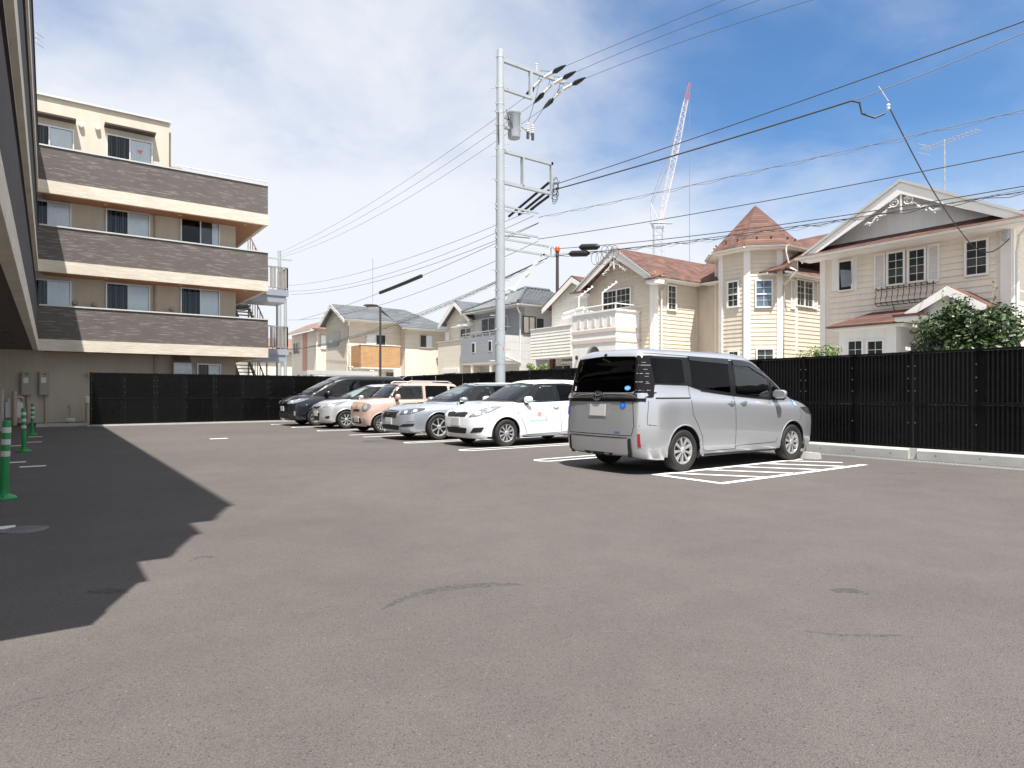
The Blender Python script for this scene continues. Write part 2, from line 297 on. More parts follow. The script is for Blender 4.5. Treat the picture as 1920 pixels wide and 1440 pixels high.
# ------------------------------------------------------------------ mesh helpers
OFF = {}
def put(o, label=None, cat=None, group=None, kind=None):
    if label: o['label'] = label
    if cat: o['category'] = cat
    if group: o['group'] = group
    if kind: o['kind'] = kind
    return o
def thing(name, label, cat, loc=(0, 0, 0), rz=0, group=None, local=False):
    o = bpy.data.objects.new(name, None); C.objects.link(o); o.location = loc; o.rotation_euler = (0, 0, rz); o.empty_display_size = .2
    OFF[o.name] = V((0, 0, 0)) if local else V(loc)
    return put(o, label, cat, group)
class MB:
    def __init__(s): s.v = []; s.f = []; s.m = []
    def add(s, vs, fs, mi=0):
        n = len(s.v); s.v += [V(p) for p in vs]; s.f += [tuple(n+i for i in f) for f in fs]; s.m += [mi]*len(fs); return s
    def box(s, x0, x1, y0, y1, z0, z1, mi=0):
        return s.add([(x0,y0,z0),(x1,y0,z0),(x1,y1,z0),(x0,y1,z0),(x0,y0,z1),(x1,y0,z1),(x1,y1,z1),(x0,y1,z1)],
                     [(3,2,1,0),(4,5,6,7),(0,1,5,4),(1,2,6,5),(2,3,7,6),(3,0,4,7)], mi)
    def obox(s, O, U, W, N, u0, u1, w0, w1, n0, n1, mi=0):     # box in a frame: along U, W, N from O
        P = lambda a, b, c: O+U*a+W*b+N*c
        vs = [P(u0,w0,n0),P(u1,w0,n0),P(u1,w1,n0),P(u0,w1,n0),P(u0,w0,n1),P(u1,w0,n1),P(u1,w1,n1),P(u0,w1,n1)]
        return s.add(vs, [(3,2,1,0),(4,5,6,7),(0,1,5,4),(1,2,6,5),(2,3,7,6),(3,0,4,7)], mi)
    def beam(s, p, q, a, b, up=(0, 0, 1), mi=0):
        p, q = V(p), V(q); d = (q-p); l = d.length; d.normalize(); up = V(up)
        if abs(d.dot(up)) > .98: up = V((1, 0, 0))
        x = d.cross(up).normalized(); y = x.cross(d)
        return s.obox(p, d, x, y, 0, l, -a/2, a/2, -b/2, b/2, mi)
    def cyl(s, p, q, r, r2=None, n=10, mi=0, caps=True):
        p, q = V(p), V(q); r2 = r if r2 is None else r2; d = (q-p).normalized()
        x = d.orthogonal().normalized(); y = d.cross(x)
        vs = [p+(x*math.cos(2*PI*i/n)+y*math.sin(2*PI*i/n))*r for i in range(n)]+[q+(x*math.cos(2*PI*i/n)+y*math.sin(2*PI*i/n))*r2 for i in range(n)]
        fs = [(i, (i+1) % n, n+(i+1) % n, n+i) for i in range(n)]
        if caps: fs += [tuple(range(n-1, -1, -1)), tuple(range(n, 2*n))]
        return s.add(vs, fs, mi)
    def tube(s, pts, r, n=6, mi=0):
        pts = [V(p) for p in pts]; vs = []; fs = []; up = V((0, 0, 1))
        for i, p in enumerate(pts):
            d = (pts[min(i+1, len(pts)-1)]-pts[max(i-1, 0)]).normalized()
            x = d.cross(up); x = d.orthogonal() if x.length < .05 else x
            x.normalize(); y = x.cross(d); rr = r[i] if isinstance(r, (list, tuple)) else r
            vs += [p+(x*math.cos(2*PI*k/n)+y*math.sin(2*PI*k/n))*rr for k in range(n)]
        for i in range(len(pts)-1):
            for k in range(n): a = i*n+k; b = i*n+(k+1) % n; fs.append((a, b, b+n, a+n))
        fs += [tuple(range(n-1, -1, -1)), tuple(len(vs)-n+k for k in range(n))]
        return s.add(vs, fs, mi)
    def prism(s, poly, vec, mi=0):
        n = len(poly); vec = V(vec); vs = [V(p) for p in poly]; vs += [p+vec for p in vs]
        return s.add(vs, [tuple(range(n-1, -1, -1)), tuple(range(n, 2*n))]+[(i, (i+1) % n, n+(i+1) % n, n+i) for i in range(n)], mi)
    def lathe(s, prof, O, axis, n=24, mi=0, closed=False):
        O, a = V(O), V(axis).normalized(); x = a.orthogonal().normalized(); y = a.cross(x); k = len(prof); vs = []
        for i in range(n):
            c, q = math.cos(2*PI*i/n), math.sin(2*PI*i/n)
            vs += [O+a*h+(x*c+y*q)*r for r, h in prof]
        fs = []
        for i in range(n):
            j = (i+1) % n
            for t in range(k-1): fs.append((i*k+t, j*k+t, j*k+t+1, i*k+t+1))
            if closed: fs.append((i*k+k-1, j*k+k-1, j*k, i*k))
        return s.add(vs, fs, mi)
    def build(s, name, mats, parent=None, smooth=False, label=None, cat=None, group=None, kind=None, fix=True):
        me = bpy.data.meshes.new(name)
        if parent is not None: off = OFF.get(parent.name, V((0, 0, 0)))
        else:
            lo = [min(p[i] for p in s.v) for i in range(3)]; hi = [max(p[i] for p in s.v) for i in range(3)]
            off = V(((lo[0]+hi[0])/2, (lo[1]+hi[1])/2, lo[2]))
        me.from_pydata([p-off for p in s.v], [], s.f)
        for q in (mats if isinstance(mats, (list, tuple)) else [mats]): me.materials.append(MATS[q])
        me.polygons.foreach_set('material_index', s.m)
        if fix:
            bm = bmesh.new(); bm.from_mesh(me); bmesh.ops.recalc_face_normals(bm, faces=bm.faces); bm.to_mesh(me); bm.free()
        if smooth:
            me.polygons.foreach_set('use_smooth', [True]*len(me.polygons))
            if smooth != 'full': me.set_sharp_from_angle(angle=R(38))
        o = bpy.data.objects.new(name, me); C.objects.link(o)
        if parent is not None: o.parent = parent; OFF[o.name] = off
        else: o.location = off; OFF[o.name] = off
        return put(o, label, cat, group, kind)
def mbox(name, m, parent, *a, **k): return MB().box(*a).build(name, m, parent, **k)
def copy_tree(o, parent=None):
    c = o.copy(); C.objects.link(c); c.parent = parent
    for ch in list(o.children): copy_tree(ch, c)
    return c
UZ = V((0, 0, 1)); UX = V((1, 0, 0)); UY = V((0, 1, 0))

# ------------------------------------------------------------------ ground, kerbs, drains, markings
XF, YB, FTOP = 12.576, 27.24, 1.905
g = MB(); nx = 60
g.box(-420, 420, -300, 520, -.6, -.02); g.build('terrain', 'earth', kind='structure')
g = MB(); g.add([(-16,-14,0),(XF-.15,-14,0),(XF-.15,YB+3,0),(-16,YB+3,0)], [(0,1,2,3)]); g.build('car_park_asphalt', 'asphalt', kind='structure')
# kerb wall below the right-hand fence, cast in lengths
SP = 1.018; YP = 7.208
base = MB().box(XF-.08, XF+.3, -6, YB+.2, -.3, .185).build('kerb', 'concrete', kind='structure')
yy = YP-4*SP*3
while yy < YB:
    y1 = min(yy+2*SP-.14, YB-.1)
    if y1-yy > .3:
        b = MB(); b.add([(XF-.15,yy,-.1),(XF-.15,y1,-.1),(XF-.15,y1,.15),(XF-.15,yy,.15),(XF-.13,yy,.175),(XF-.13,y1,.175),(XF-.081,y1,.19),(XF-.081,yy,.19)],
                        [(0,1,2,3),(3,2,5,4),(4,5,6,7)])
        b.add([(XF-.15,yy,-.1),(XF-.15,yy,.15),(XF-.13,yy,.175),(XF-.081,yy,.19),(XF-.081,yy,-.1)], [(0,1,2,3,4)])
        b.add([(XF-.15,y1,-.1),(XF-.15,y1,.15),(XF-.13,y1,.175),(XF-.081,y1,.19),(XF-.081,y1,-.1)], [(4,3,2,1,0)])
        b.build('kerb_stone', 'concrete', base)
        for q in (.3, .95, 1.6):
            MB().cyl((XF-.152, yy+q, .085), (XF-.148, yy+q, .085), .012, n=8).build('form_tie_hole', 'concrete_dark', base)
    yy += 2*SP
YK = YP+2*SP*10
MB().box(1.25, XF-.2, YB-.12, YB+.1, -.2, .055).build('kerb', 'concrete', kind='structure')
MB().box(-.2, 1.9, YB+.35, 29.9, -.2, .05).build('paved_strip', 'concrete', kind='structure')
# slotted drain along the kerb
d = MB(); x0 = XF-.52; d.box(x0-.12, x0+.12, -6, YB-.3, -.05, .006)
dr = d.build('drain_channel', 'galv', kind='structure')
d = MB(); y = -4.0
while y < 20: d.box(x0-.085, x0+.085, y, y+.028, .004, .0085); y += .06
put(d.build('drain_slot', 'concrete_dark', dr), kind='stuff')
# painted markings
def line(pts, wd, name='painted_line', z=.004, m='line_white'):
    b = MB()
    for p, q in zip(pts[:-1], pts[1:]):
        p, q = V((*p, z)), V((*q, z)); n = (q-p).cross(UZ).normalized()*wd/2; b.add([p-n, q-n, q+n, p+n], [(0,1,2,3)])
    return b.build(name, m, kind='structure')
XE, Y1, GAP = 6.891, 8.745, .983
def u_line(Y, x1=11.55, hw=.17, wd=.085):
    pts = [(x1, Y-hw)]+[(XE+hw-hw*math.sin(a), Y-hw*math.cos(a)) for a in [PI*i/14 for i in range(15)]]+[(x1, Y+hw)]
    b = MB(); n = len(pts); ins = []; out = []
    for i, p in enumerate(pts):
        a, c = V((*pts[max(i-1, 0)], 0)), V((*pts[min(i+1, n-1)], 0)); t = (c-a).normalized().cross(UZ)*wd/2
        ins.append(V((*p, .004))-t); out.append(V((*p, .004))+t)
    b.add(ins+out, [(i, i+1, n+i+1, n+i) for i in range(n-1)]); return b.build('bay_line', 'line_white', kind='structure')
for q in (0, 1, 2): u_line(Y1+2.5*q)
line([(XE, Y1+7.5), (11.5, Y1+7.5)], .10); line([(XE, Y1+7.5+GAP), (11.5, Y1+7.5+GAP)], .10)
for q in (1, 2, 3): u_line(Y1+7.5+GAP+2.5*q)
A, B, D, E_ = gnd(1228, 890.5), gnd(1345, 905.5), gnd(1632, 872), gnd(1502, 861.5)
hx0, hx1 = (A.x+B.x)/2, (D.x+E_.x)/2; hy1, hy0 = (A.y+E_.y)/2, (B.y+D.y)/2
hb = MB(); H = .0045
def hstrip(p, q, wd, z=H): 
    p, q = V((*p, z)), V((*q, z)); n = (q-p).cross(UZ).normalized()*wd/2; hb.add([p-n, q-n, q+n, p+n], [(0,1,2,3)])
hstrip((hx0, hy0), (hx1, hy0), .11); hstrip((hx0, hy1), (hx1, hy1), .11); hstrip((hx0, hy0-.055), (hx0, hy1+.055), .11, H+.0008)
dy = hy1-hy0
for i in range(5):
    xa = hx0+.34+i*.74; xb = xa+.66; f_ = 1 if xb <= hx1 else (hx1-xa)/.66; hstrip((xa, hy1-.05), (xa+.66*f_, hy1-.05-(dy-.10)*f_), .10, H+.0012)
hb.build('hatched_bay_marking', 'line_white', kind='structure')
print('HATCH', hx0, hx1, hy0, hy1)
# small painted ticks and covers in the shade
for px, py, l in ((410, 822.5, .42), (28, 867, .3), (62, 874.5, .34), (24, 836, .3), (64, 829, .3), (66, 819, .3)):
    p = gnd(px, py); MB().box(p.x-l/2, p.x+l/2, p.y-.07, p.y+.07, 0, .004).build('painted_tick', 'line_white', kind='structure')
def cover(px, py, r, m='galv', nm='manhole_cover', lab=None):
    p = gnd(px, py); b = MB(); b.lathe([(0, .006), (r-.03, .006), (r-.03, .003), (r-.012, .003), (r-.012, .007), (r, .007), (r, -.02)], p, UZ, 28)
    for i in range(-4, 5):
        h = math.sqrt(max((r-.05)**2-(i*r/5.2)**2, .0004)); b.box(p.x-h, p.x+h, p.y+i*r/5.2-.008, p.y+i*r/5.2+.008, .005, .0085)
    b.build(nm, m, smooth=True, label=lab, cat='manhole cover')
cover(46, 993.5, .17, 'cover_iron', lab='small round drain cover in shaded asphalt near a white painted tick')
cover(703, 827.5, .30, 'concrete_dark', lab='round dark manhole cover in front of the blue-silver car')
p = gnd(4, 990); MB().box(p.x-.12, p.x+.09, p.y-.07, p.y+.07, 0, .004).build('painted_tick', 'line_white', kind='structure')
# tyre scuffs and scrapes on the asphalt
def scuff(pix, wd, m='scuff', z=.0022):
    pts = [gnd(*p) for p in pix]; b = MB(); n = len(pts)
    fine = []
    for i in range(n-1):
        for t in range(6):
            u = t/6; p0, p1, p2, p3 = pts[max(i-1, 0)], pts[i], pts[i+1], pts[min(i+2, n-1)]
            fine.append(.5*((2*p1)+(p2-p0)*u+(2*p0-5*p1+4*p2-p3)*u*u+(3*p1-p0-3*p2+p3)*u**3))
    fine.append(pts[-1]); q = len(fine); a = []; c = []
    for i, p in enumerate(fine):
        t = (fine[min(i+1, q-1)]-fine[max(i-1, 0)]).normalized().cross(UZ); hw = wd*(.15+.85*math.sin(PI*i/(q-1)))*random.uniform(.55, 1)/2
        a.append(p+V((0, 0, z))-t*hw); c.append(p+V((0, 0, z))+t*hw)
    b.add(a+c, [(i, i+1, q+i+1, q+i) for i in range(q-1)]); b.build('tyre_scuff', m, kind='structure')
scuff([(715, 1143), (770, 1118), (840, 1103), (930, 1096), (980, 1097)], .13)
scuff([(1080, 1195), (1085, 1190), (1110, 1187), (1160, 1184), (1215, 1190)], .016, 'scuff_pale'); scuff([(660, 1167), (690, 1152), (715, 1142)], .016, 'scuff_pale')
scuff([(985, 1098), (1060, 1104), (1130, 1114)], .014, 'scuff_pale'); scuff([(1555, 1107), (1590, 1106), (1630, 1115)], .13); scuff([(1560, 1110), (1585, 1108), (1610, 1112)], .09, z=.0026); scuff([(1510, 1184), (1590, 1192), (1690, 1191)], .05);
scuff([(1650, 886), (1690, 888), (1740, 888)], .10); scuff([(355, 1052), (380, 1044), (405, 1046)], .07); scuff([(160, 1112), (200, 1108), (240, 1112)], .16)
scuff([(0, 1330), (60, 1312), (150, 1295), (230, 1262)], .014)

# ------------------------------------------------------------------ black corrugated fences
def sheet_mesh(wd, h):
    b = MB(); pitch = .064; flat = .055; n = int((wd-2*flat)/pitch); pitch = (wd-2*flat)/n
    prof = [(0, 0)]
    for i in range(n):
        u = flat+i*pitch; prof += [(u, 0), (u+pitch*.22, -.011), (u+pitch*.5, -.011), (u+pitch*.72, 0)]
    prof += [(wd-flat, 0), (wd, 0)]; k = len(prof)
    vs = [(u, d, 0) for u, d in prof]+[(u, d, h) for u, d in prof]
    b.add(vs, [(i, i+1, k+i+1, k+i) for i in range(k-1)])
    me = bpy.data.meshes.new('fence_sheet'); me.from_pydata([tuple(p) for p in b.v], [], b.f); me.materials.append(MATS['black_sheet']); return me
MID = .985
half = SP-.05
mesh_up, mesh_lo, mesh_lo2 = sheet_mesh(half, FTOP-.036-MID-.021), sheet_mesh(half, MID-.026-.22), sheet_mesh(half, MID-.026-.09)
def fence(label, O, U, Nn, n, zb, first=0):
    """O foot of the first post, U along the fence, Nn outward (towards the car park)"""
    rt = thing('corrugated_fence', label, 'fence', O)
    rot = Matrix((( U.x, -Nn.x, 0), (U.y, -Nn.y, 0), (0, 0, 1))).to_4x4()
    for i in range(n+1):
        P = V(O)+U*(2*SP*i); MB().obox(P, U, UZ, Nn, -.022, .022, zb-.1, FTOP+.012, -.06, .022).build('post', 'black_steel', rt)
        for s in (-1, 1):
            if (i == 0 and s < 0) or (i == n and s > 0): continue
            for z in (FTOP-.26, FTOP-.48, FTOP-.70, MID-.35):
                MB().cyl(P+U*(s*.055)+UZ*z+Nn*.004, P+U*(s*.055)+UZ*z+Nn*.014, .011, n=6).build('bolt', 'bolt', rt)
        if i == n: break
        for nm, z0, z1 in (('mid_rail', MID-.025, MID+.02), ('bottom_rail', zb+.0, zb+.03), ('top_rail', FTOP-.035, FTOP)):
            MB().obox(P, U, UZ, Nn, .024, 2*SP-.024, z0, z1, -.05, .018).build(nm, 'black_steel', rt)
        MB().obox(P+U*SP, U, UZ, Nn, -.045, .045, zb+.03, FTOP-.036, -.05, -.017).build('stud', 'black_steel', rt)
        for z in (FTOP-.26, FTOP-.48, FTOP-.70, MID-.35):
            MB().cyl(P+U*(SP+.03)+UZ*z+Nn*.002, P+U*(SP+.03)+UZ*z+Nn*.012, .011, n=6).build('bolt', 'bolt', rt)
        for h in (0, 1):
            for me, z in ((mesh_up, MID+.0205), (mesh_lo if zb > .1 else mesh_lo2, zb+.0305)):
                o = bpy.data.objects.new('fence_sheet', me); C.objects.link(o); o.parent = rt
                o.matrix_local = Matrix.Translation(V((0, 0, z))+U*(2*SP*i+SP*h+.025)+Nn*random.uniform(-.003, .004)) @ Matrix.Rotation(random.uniform(-.004, .004), 4, 'Z') @ Matrix.Rotation(random.uniform(-.006, .006), 4, U) @ rot
    return rt
nb = 14; ytop = YP+2*SP*9.9
fence('long black corrugated metal fence on a low concrete kerb behind the parked cars', (XF, YP-2*SP*4, 0), UY, -UX, nb, .19)
fence('black corrugated metal fence in front of the beige building ground floor', (1.358, YB, 0), UX, -UY, 5, .06)
# cut piece closing the corner
rt = thing('corner_fence', 'narrow black fence panel closing the corner behind the dark minivan', 'fence', (11.54, YB, 0))
MB().box(11.57, XF-.02, YB-.012, YB+.01, .06, FTOP-.03).build('panel', 'black_sheet', rt)
MB().box(11.57, XF-.02, YB-.02, YB+.03, FTOP-.03, FTOP).build('top_rail', 'black_steel', rt)
MB().box(11.57, XF-.02, YB-.03, YB+.03, MID-.025, MID+.02).build('mid_rail', 'black_steel', rt)

# ------------------------------------------------------------------ windows for every building
def window(par, O, U, Nn, wd, h, nx=2, nz=1, m='alu', glass='pane_dark', fw=.04, depth=.06, mun=0, sashes=1, curtain=None, sill=False, name='window', mz=None):
    """O lower left corner on the wall face, U to the right, Nn outward"""
    b = MB(); f = fw
    b.obox(O, U, UZ, Nn, 0, wd, 0, f, 0, depth); b.obox(O, U, UZ, Nn, 0, wd, h-f, h, 0, depth)
    b.obox(O, U, UZ, Nn, 0, f, f, h-f, 0, depth); b.obox(O, U, UZ, Nn, wd-f, wd, f, h-f, 0, depth)
    ws = (wd-2*f)/sashes
    for s in range(1, sashes): b.obox(O, U, UZ, Nn, f+ws*s-f*.45, f+ws*s+f*.45, f, h-f, 0, depth*.9)
    if sill: b.obox(O, U, UZ, Nn, -.06, wd+.06, -.07, 0, 0, depth+.05)
    if mun:
        for s in range(sashes):
            for i in range(1, nx): u = f+ws*s+ws*i/nx; b.obox(O, U, UZ, Nn, u-.0065, u+.0065, f, h-f, depth*.30, depth*.45)
        for j in range(1, nz): z = f+(h-2*f)*j/nz; b.obox(O, U, UZ, Nn, f, wd-f, z-.0065, z+.0065, depth*.32, depth*.46)
        if mz:
            z = h*mz; b.obox(O, U, UZ, Nn, f, wd-f, z-.025, z+.025, 0, depth*.8)
    wn = b.build(name, m, par)
    for s in range(sashes):
        gl = glass[s] if isinstance(glass, (list, tuple)) else glass
        b = MB(); b.obox(O, U, UZ, Nn, f+ws*s+.003, f+ws*(s+1)-.003, f+.003, h-f-.003, depth*.18+.006*s, depth*.28+.006*s); b.build('pane', gl, wn)
    return wn
# ------------------------------------------------------------------ the beige and brown building on the left
YFA, YW, XW = 28.8, 29.9, -.15          # balcony front, wall behind it, outer face of the near wing
XR, XRW = 7.88, 6.80
rb = thing('balcony_building', 'beige building with stacked brown balconies and set back top storey', 'building', (3, 34, 0))
mbox('wall', 'wall_beige', rb, -14, XRW, YW, 46, 0, 8.5)
mbox('wing_wall', 'wall_beige', rb, -14, -1.42, 3.75, YW-.003, 0, 8.5)
mbox('top_storey_wall', 'wall_beige', rb, -14, 4.21, YW+.003, 44, 8.6, 12.3)
mbox('roof_coping', 'coping', rb, -14.1, 4.29, YW-.08, 44.1, 12.3, 12.38)
mbox('roof_slab', 'concrete', rb, -14, 7.7, 29.0, 45.5, 8.502, 8.6)
EP = 2.66
for i, (z0, zm, z1) in enumerate(((2.71, 3.13, 4.33), (5.57, 6.0, 7.22), (8.42, 8.88, 10.10))):
    # back range
    mbox('cream_band', 'strip_cream', rb, XW+.003, XR, YFA, YFA+.15, z0, zm)
    mbox('cream_band', 'strip_cream', rb, XR-.15, XR-.002, YFA+.151, 37, z0, zm)
    mbox('brown_parapet', 'strip_brown', rb, XW+.003, XR-.012, YFA+.012, YFA+.148, zm, z1)
    mbox('brown_parapet', 'strip_brown', rb, XR-.148, XR-.014, YFA+.149, 37, zm, z1)
    mbox('coping', 'coping', rb, XW+.003, XR+.02, YFA-.025, YFA+.175, z1, z1+.05)
    mbox('coping', 'coping', rb, XR-.18, XR+.018, YFA+.176, 37, z1, z1+.05)
    mbox('soffit', 'soffit_wood', rb, XW+.2, XR-.16, YFA+.152, 37, z0+.012, z0+.12)
    for k in range(3): p = on_y((238, 378, 500)[k]-40, 500, YFA+.55); MB().cyl((p.x, YFA+.55, z0+.006), (p.x, YFA+.55, z0+.02), .06, n=12).build('soffit_light', 'white_plastic', rb)
    # near wing, along the left of the car park (set very slightly askew to the back range)
    xo = lambda y: -.135-(YFA-y)*.0066
    def wing(nm, m, y0, y1, d0, d1, za, zb_): MB().prism([(xo(y0)-d0, y0, za), (xo(y1)-d0, y1, za), (xo(y1)-d1, y1, za), (xo(y0)-d1, y0, za)], (0, 0, zb_-za)).build(nm, m, rb)
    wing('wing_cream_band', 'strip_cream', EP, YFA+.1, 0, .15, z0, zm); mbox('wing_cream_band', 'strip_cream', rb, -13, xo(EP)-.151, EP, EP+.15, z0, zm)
    wing('wing_parapet', 'strip_brown_shaded', EP+.012, YFA+.1, .012, .147, zm, z1); mbox('wing_parapet', 'strip_brown_shaded', rb, -13, xo(EP)-.149, EP+.012, EP+.147, zm, z1)
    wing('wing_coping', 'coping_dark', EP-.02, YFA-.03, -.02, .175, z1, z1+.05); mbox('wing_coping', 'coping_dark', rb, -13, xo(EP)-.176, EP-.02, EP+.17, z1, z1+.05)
    wing('wing_soffit', 'soffit_wood_shaded', EP+.152, YFA+.15, .152, 12, z0+.014, z0+.12)
    for yy in (16, 21, 25.5): MB().cyl((-.75, yy, z0), (-.75, yy, z0+.02), .09, n=12).build('soffit_light', 'coping_dark', rb)
# windows, read floor by floor on the wall plane
CB = ('screen', 'pane')
def bwin(px0, px1, py0, py1, dark_first=True, par=rb, name='window', yy=YW, cs=.05):
    a, b = on_y(px0, py1, yy), on_y(px1, py0, yy); o = V((a.x, yy, a.z)); wd = b.x-a.x; h = on_y((px0+px1)/2, py0, yy).z-on_y((px0+px1)/2, py1, yy).z
    wn = window(par, o, UX, -UY, wd, h, sashes=2, glass=('screen', 'pane') if dark_first else ('pane', 'pane'), fw=.05, depth=.07)
    MB().obox(o, UX, UZ, -UY, .05, wd-.05, .05, h-.05, .0015, .004).build('room', 'room_dark', wn)
    c = MB(); n = 56; u0, u1 = wd*cs, wd-.06; pts = []
    for i in range(n+1): u = u0+(u1-u0)*i/n; pts.append((u, .011+.004*math.sin(i*1.9)+.002*math.sin(i*.7)))
    vs = [o+UX*u-UY*d+UZ*.06 for u, d in pts]+[o+UX*u-UY*d+UZ*(h-.06) for u, d in pts]
    c.add(vs, [(i, i+1, n+2+i, n+1+i) for i in range(n)]); c.build('curtain', 'curtain', wn)
    return wn
bwin(44, 139, 228, 326); bwin(199, 286, 252, 340)
for q0, q1 in ((44, 134), (198, 281), (338, 412)):
    s = {44: (372, 461), 198: (392, 480), 338: (408, 488)}[q0]; bwin(q0, q1, s[0], s[1], cs={44: .05, 198: .05, 338: .80}[q0])
    s = {44: (522, 613), 198: (531, 622), 338: (540, 627)}[q0]; bwin(q0, q1, s[0], s[1], cs={44: .3, 198: .05, 338: .06}[q0])
a = on_y(369, 718, YW); bwin(369, 414, 682, 742)
for px0, px1, py0 in ((40, 142, 216), (195, 290, 241)):
    a, b = on_y(px0, py0, YW), on_y(px1, py0+18, YW)
    mbox('window_canopy', 'coping_dark', rb, a.x, b.x, YW-.42, YW-.001, b.z+.02, b.z+.09)
for px, py in ((152, 236), (183, 241)):
    p = on_y(px, py, YW); MB().lathe([(0, .14), (.07, .14), (.09, .08), (.09, 0)], (p.x, YW, p.z), -UY, 14).build('vent_cap', 'white_plastic', rb, smooth=True)
for px, py in ((141, 568), (177, 571), (322, 580)):
    p = on_y(px, py, YW); MB().lathe([(0, .14), (.07, .14), (.09, .08), (.09, 0)], (p.x, YW, p.z), -UY, 14).build('vent_cap', 'heater_box', rb, smooth=True)
px = on_y(291, 500, YW).x
MB().cyl((px, YW-.07, 0), (px, YW-.07, 2.72), .045, n=10).build('downpipe', 'pipe_beige', rb, smooth=True)
for z0, z1 in ((2.85, 5.57), (5.7, 8.42)): MB().cyl((px, YW-.07, z0), (px, YW-.07, z1), .045, n=10).build('downpipe', 'pipe_beige', rb, smooth=True)
p = on_y(318, 260, YW); MB().cyl((4.27, YW+.25, 10.0), (4.27, YW+.25, 12.0), .05, n=10).build('downpipe', 'pipe_beige', rb, smooth=True)
MB().box(4.215, 4.75, YW+.4, YW+1.6, 10.55, 10.66).build('door_canopy', 'soffit_wood', rb)
r = MB(); a = XRW-2.6
for k in range(8): r.cyl((4.4+k*.48, YFA+.09, 10.15), (4.4+k*.48, YFA+.09, 10.30), .012, n=6)
r.cyl((4.35, YFA+.09, 10.30), (7.85, YFA+.09, 10.30), .02, n=8); r.build('top_rail', 'galv', rb)
# red triangle sign on the glass of the top storey window (fire access mark)
p = on_y(263, 285, YW-.075); MB().prism([(p.x-.09, YW-.074, p.z+.07), (p.x+.09, YW-.074, p.z+.07), (p.x, YW-.074, p.z-.08)], (0, -.004, 0)).build('triangle_mark', 'sticker_red', rb)
# kitchen exhaust hood
a, b = on_y(325, 700, YW-.4), on_y(359, 667, YW-.4)
hd = MB(); hd.prism([(a.x, YW-.002, b.z-.02), (a.x, YW-.45, b.z-.30), (a.x, YW-.50, b.z-.55), (a.x, YW-.50, b.z-1.2), (a.x, YW-.002, b.z-1.2)], (b.x-a.x, 0, 0)); hd.build('exhaust_hood', 'galv', rb)
a, b = on_y(213, 702, YW-.1), on_y(272, 699, YW-.1); mbox('door_head', 'white_plastic', rb, a.x, b.x, YW-.12, YW-.001, a.z-.05, a.z+.03)
mbox('plinth', 'coping_dark', rb, -1.15, 1.6, YW-.012, YW-.001, .0, .07)
# things fixed to the shaded ground floor wall
for px0, px1, lab in ((40, 59, 'tall beige meter cabinet on shaded wall, nearer the building corner'), (73.5, 93, 'tall beige meter cabinet on shaded wall, nearer the black fence')):
    a, b = on_y(px0, 741, YW-.1), on_y(px1, 697, YW-.1); t = thing('meter_cabinet', lab, 'cabinet', (a.x, YW, 0), group='wall cabinets under the balcony')
    mbox('cabinet_body', 'heater_box', t, a.x, b.x, YW-.22, YW-.001, a.z, b.z)
    mbox('door', 'heater_box', t, a.x+.02, b.x-.02, YW-.232, YW-.2205, a.z+.03, b.z-.03)
    mbox('notice', 'white_plastic', t, a.x+.06, a.x+.21, YW-.236, YW-.2325, b.z-.42, b.z-.22)
    mbox('slot', 'room_dark', t, a.x+.12, b.x-.1, YW-.236, YW-.2325, b.z-.11, b.z-.08)
    xm = (a.x+b.x)/2+.04; MB().cyl((xm, YW-.1, .02), (xm, YW-.1, a.z+.0), .035, n=10).build('conduit', 'pipe_pink', t, smooth=True)
p = on_y(29, 770, YW-.5)
t = thing('gas_meter', 'white gas meter with pink pipes at the foot of the shaded wall', 'gas meter', (p.x, YW-.5, 0))
m_ = MB(); m_.box(p.x-.28, p.x+.22, YW-.62, YW-.32, .3, .85); m_.box(p.x-.22, p.x+.16, YW-.58, YW-.36, .85, .98); m_.build('meter_body', 'white_plastic', t)
MB().cyl((p.x-.02, YW-.7, .02), (p.x-.02, YW-.7, 1.25), .075, n=12).build('pipe', 'pipe_pink', t, smooth=True)
MB().tube([(p.x-.02, YW-.7, 1.0), (p.x+.12, YW-.7, 1.05), (p.x+.2, YW-.62, 1.0), (p.x+.2, YW-.55, .8)], .055, 10).build('pipe', 'pipe_pink', t, smooth=True)
p = on_y(131, 765, YW-.2)
t = thing('standpipe_tap', 'slim grey standpipe tap on a small drain pan by the wall', 'tap', (p.x, YW-.3, 0))
MB().cyl((p.x, YW-.3, .05), (p.x, YW-.3, .75), .02, n=8).build('pipe', 'heater_box', t); MB().tube([(p.x-.08, YW-.3, .66), (p.x+.02, YW-.38, .66), (p.x+.03, YW-.42, .6)], .018, 6).build('spout', 'galv', t)
MB().lathe([(.0, .05), (.14, .05), (.16, .14), (.13, .17), (0, .19)], (p.x+.02, YW-.3, .05), UZ, 14).build('pan', 'white_plastic', t, smooth=True)
p = on_y(4, 760, 26.0)
t = thing('outdoor_unit', 'pale louvred outdoor unit standing against the wing wall', 'air conditioner', (p.x-.1, 26.0, 0))
mbox('casing', 'heater_box', t, p.x-.5, p.x+.02, 25.5, 26.4, .1, 1.35)
for k in range(12): mbox('louvre', 'alu', t, p.x+.0205, p.x+.035, 25.56, 26.34, .2+k*.09, .26+k*.09)
mbox('foot', 'concrete', t, p.x-.5, p.x+.0, 25.55, 26.35, 0, .1)
p = on_y(166, 705, YW); t = thing('wall_tap', 'small hooked lamp bracket on the wall above the fence end', 'bracket', (p.x, YW, p.z))
